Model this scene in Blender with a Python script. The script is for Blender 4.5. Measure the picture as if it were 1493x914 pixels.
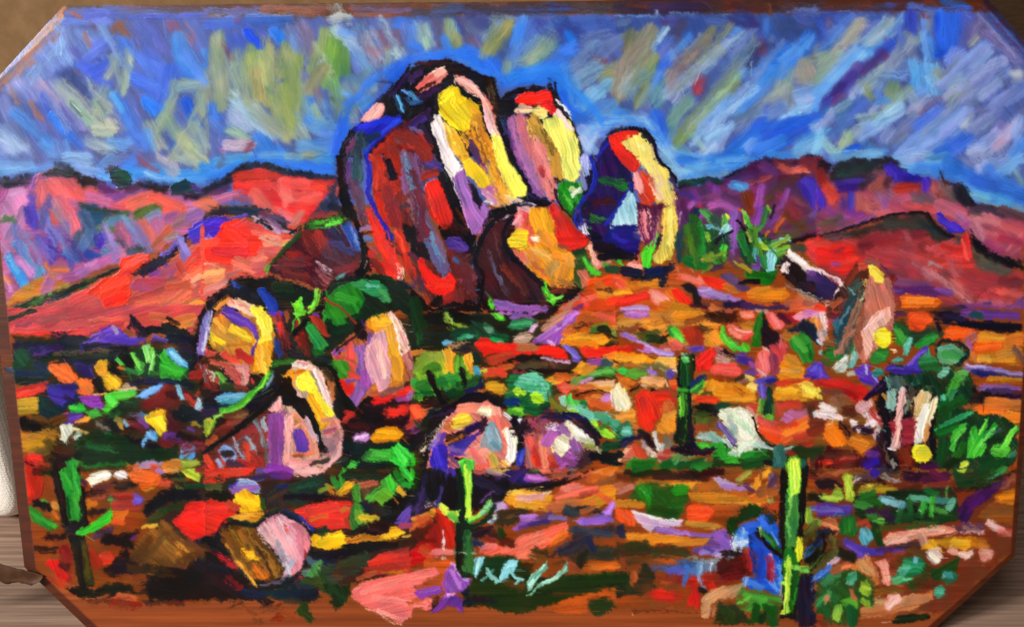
import bpy, bmesh, math
import numpy as np
from mathutils import Vector, Matrix
from mathutils import noise as mnoise

for o in list(bpy.data.objects): bpy.data.objects.remove(o)
sc = bpy.context.scene
COL = sc.collection

# ---------------------------------------------------------------- camera, light, exposure
# A painted panel leans back against a sheet of cardboard and is photographed from slightly above.
LEAN = math.radians(14.0); PITCH = math.radians(22.5)
UNIT = 0.0005                                   # one plan unit on the panel in metres
FPX = 1172.0; DIST = FPX * UNIT
FWD = Vector((0, math.cos(PITCH), -math.sin(PITCH)))
UPV = Vector((0, math.sin(PITCH), math.cos(PITCH)))
PU = Vector((0, math.sin(LEAN), math.cos(LEAN)))      # up along the panel
PN = Vector((0, -math.cos(LEAN), math.sin(LEAN)))     # out of the panel's face
_d = FWD * FPX - UPV * (926.0 - 457.0)
_t = (FWD * DIST).dot(PN) / _d.dot(PN)
_b = -(_d * _t - FWD * DIST).dot(PU)
CAM = PU * _b - FWD * DIST

cam = bpy.data.objects.new('camera', bpy.data.cameras.new('camera')); COL.objects.link(cam)
cam.location = CAM
cam.rotation_euler = (math.pi / 2 - PITCH, 0, 0)
cam.data.sensor_width = 36.0; cam.data.lens = FPX / 1493 * 36.0
cam.data.clip_start = 0.02; cam.data.clip_end = 100
sc.camera = cam

w = bpy.data.worlds.new('World'); sc.world = w; w.use_nodes = True
w.node_tree.nodes['Background'].inputs[0].default_value = (1.0, 0.97, 0.93, 1)
w.node_tree.nodes['Background'].inputs[1].default_value = 0.12
def area(name, loc, target, size, power, col):
    l = bpy.data.lights.new(name, 'AREA'); l.size = size; l.energy = power; l.color = col
    o = bpy.data.objects.new(name, l); COL.objects.link(o); o.location = loc
    o.rotation_euler = (Vector(target) - Vector(loc)).to_track_quat('-Z', 'Y').to_euler()
    return o
area('key_light', (-5.9, -3.0, 3.7), (0.0, 0.05, 0.22), 1.2, 830, (1.0, 0.98, 0.95))  # key light from the upper left, its source out of view
area('fill_light', (-1.1, -1.6, 2.8), (0.0, 0.05, 0.2), 0.8, 38, (1.0, 0.97, 0.93))  # added fill with no visible source, evens the light over the panel
sc.view_settings.view_transform = 'Standard'; sc.view_settings.look = 'None'
sc.view_settings.exposure = 0.0; sc.view_settings.gamma = 1.0
sc.render.resolution_x = 1024; sc.render.resolution_y = 626

# ---------------------------------------------------------------- helpers
def ray_to_panel(px, py):
    """points on the panel's face for plan coordinates (arrays)"""
    px = np.asarray(px, float); py = np.asarray(py, float)
    d = (np.array(FWD) * FPX)[None] + np.outer(px - 746.5, (1, 0, 0)) - np.outer(py - 457.0, np.array(UPV))
    t = -np.dot(np.array(CAM), np.array(PN)) / (d @ np.array(PN))
    return np.array(CAM)[None] + d * t[:, None]
def ray_to_floor(px, py, z=0.0):
    d = FWD * FPX + Vector((1, 0, 0)) * (px - 746.5) - UPV * (py - 457.0)
    return CAM + d * ((z - CAM.z) / d.z)
def ray_to_depth(px, py, y):
    d = FWD * FPX + Vector((1, 0, 0)) * (px - 746.5) - UPV * (py - 457.0)
    return CAM + d * ((y - CAM.y) / d.y)
def tag(o, label=None, cat=None, kind=None, group=None):
    if label: o['label'] = label
    if cat: o['category'] = cat
    if kind: o['kind'] = kind
    if group: o['group'] = group
    return o
def obj(name, me, mat=None, parent=None):
    o = bpy.data.objects.new(name, me); COL.objects.link(o)
    if mat: me.materials.append(mat)
    if parent: o.parent = parent
    return o
def mesh_np(name, co, quads, colors=None, smooth=True):
    me = bpy.data.meshes.new(name)
    n, q = len(co), len(quads)
    me.vertices.add(n); me.vertices.foreach_set('co', np.ascontiguousarray(co, np.float32).ravel())
    me.loops.add(q * 4); me.loops.foreach_set('vertex_index', np.ascontiguousarray(quads, np.int32).ravel())
    me.polygons.add(q); me.polygons.foreach_set('loop_start', np.arange(0, q * 4, 4, dtype=np.int32))
    me.polygons.foreach_set('use_smooth', np.full(q, smooth))
    if colors is not None:
        at = me.attributes.new('pigment', 'FLOAT_COLOR', 'POINT')
        c = np.ones((n, 4), np.float32); c[:, :3] = colors
        at.data.foreach_set('color', c.ravel())
    me.update(calc_edges=True)
    return me

def mat_new(name):
    m = bpy.data.materials.new(name); m.use_nodes = True
    return m, m.node_tree.nodes, m.node_tree.links, m.node_tree.nodes['Principled BSDF']
def node(ns, t, **kw):
    n = ns.new(t)
    for k, v in kw.items():
        if k in n.inputs: n.inputs[k].default_value = v
        else: setattr(n, k, v)
    return n


# ---------------------------------------------------------------- painter
# The oil painting is painted stroke by stroke on a fine sheet of paint: every
# stroke gives the sheet its colour and its relief and keeps its own identity.
KS = 0.85                       # sheet samples per plan unit
OX, OY = 70, 20                 # margin left of / above plan origin
PW, PH = 1640, 965              # plan size
GW, GH = int(PW * KS), int(PH * KS)
OUTER = [(91, 8), (1441, -4), (1539, 106), (1480, 811), (1352, 927), (139, 928), (34, 827), (-42, 156)]
INNER = [(94, 28.5), (1425, 16.5), (1521, 124), (1473, 806), (1346, 920), (150, 921), (53, 829), (16, 500), (-22, 136)]

# key: (z, object name, label)
PARTS = {
 'sky': (0, 'painted_sky', 'blue and green diagonal brushwork of the painted sky'),
 'mountain_left': (1, 'painted_mountain', 'pink and purple mountain range painted at the left'),
 'mountain_right': (1, 'painted_mountain', 'dark purple mountain range painted at the right'),
 'hill_left': (2, 'painted_hill', 'red hill painted at the left with a black ridge line'),
 'hill_right': (2, 'painted_hill', 'brown red hill painted at the right under a grey ridge'),
 'ground': (3, 'painted_desert', 'orange, red and dark green dabs of the painted desert ground'),
 'boulder_dark_red': (4.5, 'painted_boulder', 'dark red and blue boulder painted left of the tallest rock'),
 'boulder_main': (5, 'painted_boulder', 'tallest boulder, its dark red and blue shaded side'),
 'boulder_second': (5.1, 'painted_boulder', 'upright boulder with a red cap and pink face beside the tallest'),
 'cactus_between': (5.12, 'painted_bush', 'small green bush painted under the yellow edge of the red-capped rock'),
 'boulder_main_face': (5.2, 'painted_boulder', 'yellow and white sunlit face of the tallest boulder'),
 'boulder_arch': (5.3, 'painted_boulder', 'blue and yellow boulder with an opening that shows sky'),
 'boulder_front': (5.5, 'painted_boulder', 'orange and maroon boulder at the foot of the tallest'),
 'yucca_left': (5.4, 'painted_yucca', 'spiky green yucca painted right of the arched rock'),
 'yucca_right': (5.4, 'painted_yucca', 'spiky green yucca with pale blue tips before the purple range'),
 'bush_dark': (5.45, 'painted_bush', 'dark green bush painted below the tallest boulder'),
 'slab_right': (5.5, 'painted_boulder', 'black slab with a white top edge painted at the right'),
 'peak_right': (5.52, 'painted_boulder', 'pointed pink rock with a yellow tip painted at the right'),
 'agave_left': (5, 'painted_agave', 'bright green agave painted left of the yellow boulder'),
 'agave_center': (5, 'painted_agave', 'yellow green agave painted at the middle'),
 'bush_teal': (5.05, 'painted_bush', 'teal and lime bush painted right of the middle'),
 'bush_center': (5, 'painted_bush', 'bright green bush painted below the middle'),
 'boulder_white': (5.1, 'painted_boulder', 'white and violet boulder among green dabs'),
 'cactus_small': (5.2, 'painted_cactus', 'smallest cactus, a short dark stub over orange'),
 'boulder_yellow_left': (5.7, 'painted_boulder', 'yellow boulder with a violet arc painted at the left'),
 'boulder_pink_mid': (5.6, 'painted_boulder', 'orange, pink and violet boulder left of the middle'),
 'boulder_large_left': (5.8, 'painted_boulder', 'pink boulder with a yellow stripe and a violet hollow'),
 'boulder_center_right': (5.55, 'painted_boulder', 'low violet and pink boulder with two cream spots'),
 'boulder_center_low': (5.6, 'painted_boulder', 'round pink boulder with a yellow spot and blue underside'),
 'stump_right': (5.6, 'painted_boulder', 'upright teal and cream rock with a yellow foot'),
 'bush_right': (5.65, 'painted_bush', 'green leafy bush painted at the right edge'),
 'boulder_heart': (6, 'painted_boulder', 'brown and pink heart-shaped boulder near the lower left'),
 'pink_splash': (5, 'painted_splash', 'salmon pink fan of paint near the lower edge'),
 'cactus_far_left': (7, 'painted_cactus', 'dark cactus with two bright green arms at the far left'),
 'cactus_mid': (7, 'painted_cactus', 'green cactus with one raised arm in the middle distance'),
 'cactus_right': (7, 'painted_cactus', 'tall dark cactus with lime stripes at the right'),
 'cactus_center': (7.1, 'painted_cactus', 'lime striped cactus with two arms below the middle'),
 'signature': (9, 'painted_signature', 'pale turquoise brushed signature'),
}
PKEYS = list(PARTS)

def parse(txt):
    out = []; ox = oy = 0.0; sc = 1.0; key = 'ground'
    for ln in txt.split('\n'):
        ln = ln.strip()
        if not ln: continue
        if ln[0] == '#':
            v = [float(a) for a in ln[1:].split()]
            ox, oy = v[0], v[1]; sc = v[2] if len(v) > 2 else 4.0088
            continue
        if ln[0] == '@':
            key = ln[1:]; continue
        a = ln.split()
        h = a[0]
        if len(h) == 3: h = h[0] * 2 + h[1] * 2 + h[2] * 2
        col = np.array([int(h[i:i + 2], 16) for i in (0, 2, 4)], float) / 255
        spec = a[1]; fl = ''
        while spec and spec[-1] in 'dsh': fl += spec[-1]; spec = spec[:-1]
        poly = spec[0] == 'p'
        val = float(spec[1:] or 0) if poly else float(spec)
        xy = np.array([float(t) for t in a[2:]]).reshape(-1, 2)
        xy = xy / sc + (ox, oy)
        if sc != 1: xy = xy - ((1.0, .2) if oy == 0 and sc > 4 else (2.0, 2.0) if sc > 4 else (.6, .6))
        if not poly: val = val / sc * (1.22 if key == 'sky' and 'h' not in fl and val > 24 else 1.0)
        out.append((PARTS[key][0], len(out), key, poly, val, fl, col, xy))
    out.sort(key=lambda t: (t[0], t[1]))
    return out

def smooth_noise(rng, n, sx, sy):
    f = np.fft.fft2(rng.standard_normal((n, n)))
    k = np.fft.fftfreq(n)
    g = np.exp(-2 * np.pi ** 2 * ((k[:, None] * sy) ** 2 + (k[None, :] * sx) ** 2))
    r = np.fft.ifft2(f * g).real
    return (r / r.std()).astype(np.float32)

def poly_sd(px, py, pts):
    """signed distance, positive inside"""
    d = np.full(px.shape, 1e9, np.float32); ins = np.zeros(px.shape, bool)
    n = len(pts)
    for i in range(n):
        x0, y0 = pts[i]; x1, y1 = pts[(i + 1) % n]
        ex, ey = x1 - x0, y1 - y0
        l2 = ex * ex + ey * ey + 1e-9
        t = np.clip(((px - x0) * ex + (py - y0) * ey) / l2, 0, 1)
        dd = (px - x0 - t * ex) ** 2 + (py - y0 - t * ey) ** 2
        np.minimum(d, dd, out=d)
        if y0 != y1:
            c = ((y0 > py) != (y1 > py)) & (px < ex * (py - y0) / ey + x0)
            ins ^= c
    d = np.sqrt(d)
    return np.where(ins, d, -d)

def catmull(p, closed=False, sub=5):
    p = np.asarray(p, float); n = len(p)
    if n < 3: return p
    out = []
    rng_ = range(n) if closed else range(n - 1)
    for i in rng_:
        if closed: a, b, c, d = p[(i - 1) % n], p[i], p[(i + 1) % n], p[(i + 2) % n]
        else: a, b, c, d = p[max(i - 1, 0)], p[i], p[i + 1], p[min(i + 2, n - 1)]
        for k in range(sub):
            t = k / sub
            out.append(.5 * (2 * b + (c - a) * t + (2 * a - 5 * b + 4 * c - d) * t * t + (3 * b - a - 3 * c + d) * t ** 3))
    if not closed: out.append(p[-1])
    return np.array(out)

def paint(txt):
    rng = np.random.default_rng(7)
    N = 512
    streak = smooth_noise(rng, N, 16, .45)          # rows = across, columns = along the stroke
    streak2 = smooth_noise(rng, N, 28, 2.2)
    streak = streak * .75 + streak2 * .5
    wob1 = smooth_noise(rng, N, 3.6, 3.6) * .8 + smooth_noise(rng, N, 1.3, 1.3) * .5; wob2 = smooth_noise(rng, N, 3.6, 3.6) * .8 + smooth_noise(rng, N, 1.3, 1.3) * .5
    fine = smooth_noise(rng, N, .8, .8)
    blot = smooth_noise(rng, N, 7, 7)
    gy, gx = np.mgrid[0:GH, 0:GW].astype(np.float32)
    X = gx / KS - OX; Y = gy / KS - OY
    wy = (np.arange(GH) * 1) % N; wx = np.arange(GW) % N
    # bare stained wood below the paint
    gr = smooth_noise(rng, N, 60, .9)[wy][:, wx] * .5 + smooth_noise(rng, N, 90, 3)[wy][:, wx] * .5
    C = np.empty((GH, GW, 3), np.float32)
    sdi = poly_sd(X, Y, INNER)
    bare = np.array((.63, .305, .128)); rim = np.array((.35, .15, .055))
    m = np.clip(sdi / 3 + .5, 0, 1)[..., None]
    C[:] = bare * m + rim * (1 - m)
    C *= (1 + .07 * gr[..., None])
    Hh = (gr * .05).astype(np.float32)
    own = np.full((GH, GW), -1, np.int32); part = np.full((GH, GW), -1, np.int16)
    ang = np.zeros((GH, GW), np.float32)
    inmask = np.clip(sdi / 2.5 + .7, 0, 1)
    inmask = np.maximum(inmask, np.clip(1 - np.abs(Y - 535) / 22, 0, 1) * (X < 40))
    strokes = parse(txt)

    def comp(ys, xs, sd, soft, gain, s, t, col, fl, sid, pid, edge, theta, filled=False):
        o1, o2 = rng.integers(0, N, 2)
        br = streak[(np.rint(s * KS * 1.15).astype(int) + o1) % N, (np.rint(t * KS).astype(int) + o2) % N]
        bl = blot[(ys[:, None] + o1) % N, (xs[None, :] + o2) % N]
        a = np.clip((sd + br * ((.6 if 'd' in fl else .3) if filled else 1.9 if 'd' in fl else .9)) / soft + .5, 0, 1) * gain
        if 'd' in fl:
            a = a * (np.clip(.96 + .16 * br + .2 * bl, .3, 1) if filled else np.clip(.88 + .36 * br + .15 * bl, .15, 1))
        elif 's' in fl:
            a = a * np.clip(.72 + .16 * br + .1 * bl, 0, 1)
        else:
            a = a * np.clip(.97 + .06 * br, .7, 1)
        sub = C[ys[0]:ys[-1] + 1, xs[0]:xs[-1] + 1]
        amp = .04 if 's' in fl else .055
        tint = 1 + (amp * br + .05 * bl)[..., None] * np.array((1, 1.0, 1))
        hue = rng.standard_normal(3) * .012
        c = np.clip(col * tint + hue + (bl * .018)[..., None] * np.array((1, -.4, -.8)) + .012 * br[..., None], 0.012, 1)
        A = a[..., None]
        sub[:] = sub * (1 - A) + c * A
        th = .62 if 'h' in fl else .26 if 'd' in fl else .12 if 's' in fl else .34
        if PKEYS[pid] == 'sky': th *= .7
        hs = Hh[ys[0]:ys[-1] + 1, xs[0]:xs[-1] + 1]
        body = th * (.6 + .24 * br)
        if edge is not None and ('h' in fl or fl == ''):
            body = body + th * .55 * np.exp(-((edge - 1.3) / 1.0) ** 2)
        hs[:] = hs * (1 - .6 * a) + body * a
        if True:
            core = a > .5
            if 's' in fl: core = a > .55
            p_ = part[ys[0]:ys[-1] + 1, xs[0]:xs[-1] + 1]; p_[core] = pid
            o_ = own[ys[0]:ys[-1] + 1, xs[0]:xs[-1] + 1]; o_[core] = sid
            g_ = ang[ys[0]:ys[-1] + 1, xs[0]:xs[-1] + 1]
            g_[core] = (theta[core] if isinstance(theta, np.ndarray) else theta)

    def box(x0, y0, x1, y1):
        a = max(int((x0 + OX) * KS), 0); b = min(int((x1 + OX) * KS) + 2, GW)
        c = max(int((y0 + OY) * KS), 0); d = min(int((y1 + OY) * KS) + 2, GH)
        return np.arange(c, d), np.arange(a, b)

    for z, sid, key, poly, val, fl, col, xy in strokes:
        pid = PKEYS.index(key)
        pad = 4 if poly else val / 2 + 4
        ys, xs = box(xy[:, 0].min() - pad, xy[:, 1].min() - pad, xy[:, 0].max() + pad, xy[:, 1].max() + pad)
        if len(ys) < 2 or len(xs) < 2: continue
        sl = np.ix_(ys, xs)
        o1, o2 = rng.integers(0, N, 2)
        n1 = wob1[(ys[:, None] + o1) % N, (xs[None, :] + o2) % N]
        n2 = wob2[(ys[:, None] + o1) % N, (xs[None, :] + o2) % N]
        nf = fine[(ys[:, None] + o1) % N, (xs[None, :] + o2) % N]
        wamp = 1.5 if 'd' in fl else .9
        px = X[sl] + n1 * wamp; py = Y[sl] + n2 * wamp
        soft = 5.0 if 's' in fl else 3.0 if 'd' in fl else 1.9
        if key == 'sky' and 'h' not in fl: soft += 3.0
        elif key in ('mountain_left', 'mountain_right', 'hill_right') and 'h' not in fl: soft += 1.6
        if poly:
            pts = xy
            sd = poly_sd(px, py, pts) + nf * (.9 if 'd' in fl else .45)
            th = np.radians(val)
            # bristle marks wander a little
            bx = X[sl] + blot[(ys[:, None]) % N, (xs[None, :]) % N] * 1.5
            t = bx * np.cos(th) + Y[sl] * np.sin(th); s = -bx * np.sin(th) + Y[sl] * np.cos(th)
            edge = sd; theta = th
        else:
            pts = catmull(xy, False, 5)
            d2 = np.full(px.shape, 1e9, np.float32); S = np.zeros_like(d2); T = np.zeros_like(d2); theta = np.zeros_like(d2)
            L = 0.0
            for i in range(len(pts) - 1):
                x0, y0 = pts[i]; x1, y1 = pts[i + 1]
                ex, ey = x1 - x0, y1 - y0; l = np.hypot(ex, ey) + 1e-6
                ux, uy = ex / l, ey / l
                tt = np.clip((px - x0) * ux + (py - y0) * uy, 0, l)
                dx = px - x0 - tt * ux; dy = py - y0 - tt * uy
                q = dx * dx + dy * dy
                mm = q < d2
                d2[mm] = q[mm]
                S[mm] = ((px - x0) * -uy + (py - y0) * ux)[mm]
                T[mm] = (L + (px - x0) * ux + (py - y0) * uy)[mm]
                theta[mm] = np.arctan2(uy, ux)
                L += l
            half = val / 2
            wv = streak2[7, (np.rint(T * KS * 1.5).astype(int) + o1) % N]
            # bristles leave the surface one by one at the end of the stroke
            br0 = streak2[(np.rint(S * KS).astype(int) + o2) % N, o1]
            run = np.clip((T - L) / max(half, 1), -1, 1)
            d = np.sqrt(d2)
            sd = half * (1 + .10 * wv) - d + nf * (.8 if 'd' in fl else .3)
            sd = sd - np.clip(run + .35, 0, 1) * np.clip(br0, -1, 1.5) * half * .35
            s, t, edge = S, T, sd
        gain = np.float32(.8) if key == 'sky' and 'h' not in fl else 1.0 if key == 'sky' else inmask[sl]
        comp(ys, xs, sd, soft, gain, s, t, col, fl, sid, pid, None if key == 'sky' else edge, theta, poly)

    # paint in the sky and the far ranges was worked wet into wet: neighbouring strokes blend
    def blur(A, sig):
        r = int(sig * 3); k = np.exp(-.5 * (np.arange(-r, r + 1) / sig) ** 2); k /= k.sum()
        for ax in (0, 1):
            P_ = np.pad(A, [(r, r) if i == ax else (0, 0) for i in range(A.ndim)], mode='edge'); B_ = np.zeros_like(A)
            for i, kv in enumerate(k): B_ += kv * (P_[i:i + A.shape[0]] if ax == 0 else P_[:, i:i + A.shape[1]])
            A = B_
        return A
    for key, sig, mix in (('sky', 2.6, .34), ('mountain_left', 2.0, .4), ('mountain_right', 2.4, .5), ('hill_right', 2.2, .4), ('ground', 1.7, .24)):
        mk = ((part == PKEYS.index(key)) & (sdi > 0)).astype(np.float32)
        rows = np.flatnonzero(mk.any(1)); r0, r1 = rows[0], rows[-1] + 1
        m_ = mk[r0:r1]; den = blur(m_, sig) + 1e-4
        Cb = blur(C[r0:r1] * m_[..., None], sig) / den[..., None]
        w_ = (m_ * mix)[..., None]
        C[r0:r1] = C[r0:r1] * (1 - w_) + Cb * w_

    Cb = blur(C, 1.2); C += (Cb - C) * .22
    C = np.clip(C * 1.02 - .012, .01, 1)
    sk = C[part == 0] * np.array((.86, .93, .99), np.float32)
    C[part == 0] = sk * .97 + sk.mean(1, keepdims=True) * np.float32(.03)

    # fine bristle marks that follow the strokes and pick up neighbouring paint
    M = 16000
    cx = rng.uniform(2, GW - 3, M); cy = rng.uniform(2, GH - 3, M)
    for i in range(M):
        ix, iy = int(cx[i]), int(cy[i])
        if own[iy, ix] < 0: continue
        th = ang[iy, ix] + rng.normal(0, .18)
        ln = rng.uniform(5, 20); w = rng.uniform(.5, 1.15)
        ux, uy = np.cos(th), np.sin(th)
        jx = int(np.clip(ix - ux * rng.uniform(0, 7) + rng.normal(0, 2), 0, GW - 1)); jy = int(np.clip(iy - uy * rng.uniform(0, 7) + rng.normal(0, 2), 0, GH - 1))
        far = part[iy, ix] == 0
        col = C[jy, jx] * (1 + rng.normal(.05 if far else 0, .16 if far else .07)) + rng.normal(0, .012, 3)
        if far: th += rng.normal(0, .15)
        r = ln / 2 + 2
        ys = np.arange(max(int(iy - r), 0), min(int(iy + r) + 1, GH)); xs = np.arange(max(int(ix - r), 0), min(int(ix + r) + 1, GW))
        dx = xs[None, :] - ix; dy = ys[:, None] - iy
        t = dx * ux + dy * uy; s = -dx * uy + dy * ux
        a = np.clip(w - np.abs(s) * (1 + .5 * np.abs(t) / ln), 0, 1) * np.clip((ln / 2 - np.abs(t)) / 2 + .5, 0, 1) * rng.uniform(.2, .6)
        sub = C[ys[0]:ys[-1] + 1, xs[0]:xs[-1] + 1]
        sub[:] = sub * (1 - a[..., None]) + np.clip(col, .01, 1) * a[..., None]
        hs = Hh[ys[0]:ys[-1] + 1, xs[0]:xs[-1] + 1]
        hs += a * rng.uniform(-.05, .06)
    return dict(C=C, H=Hh, own=own, part=part, X=X, Y=Y, sdi=sdi, strokes=strokes)

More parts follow.
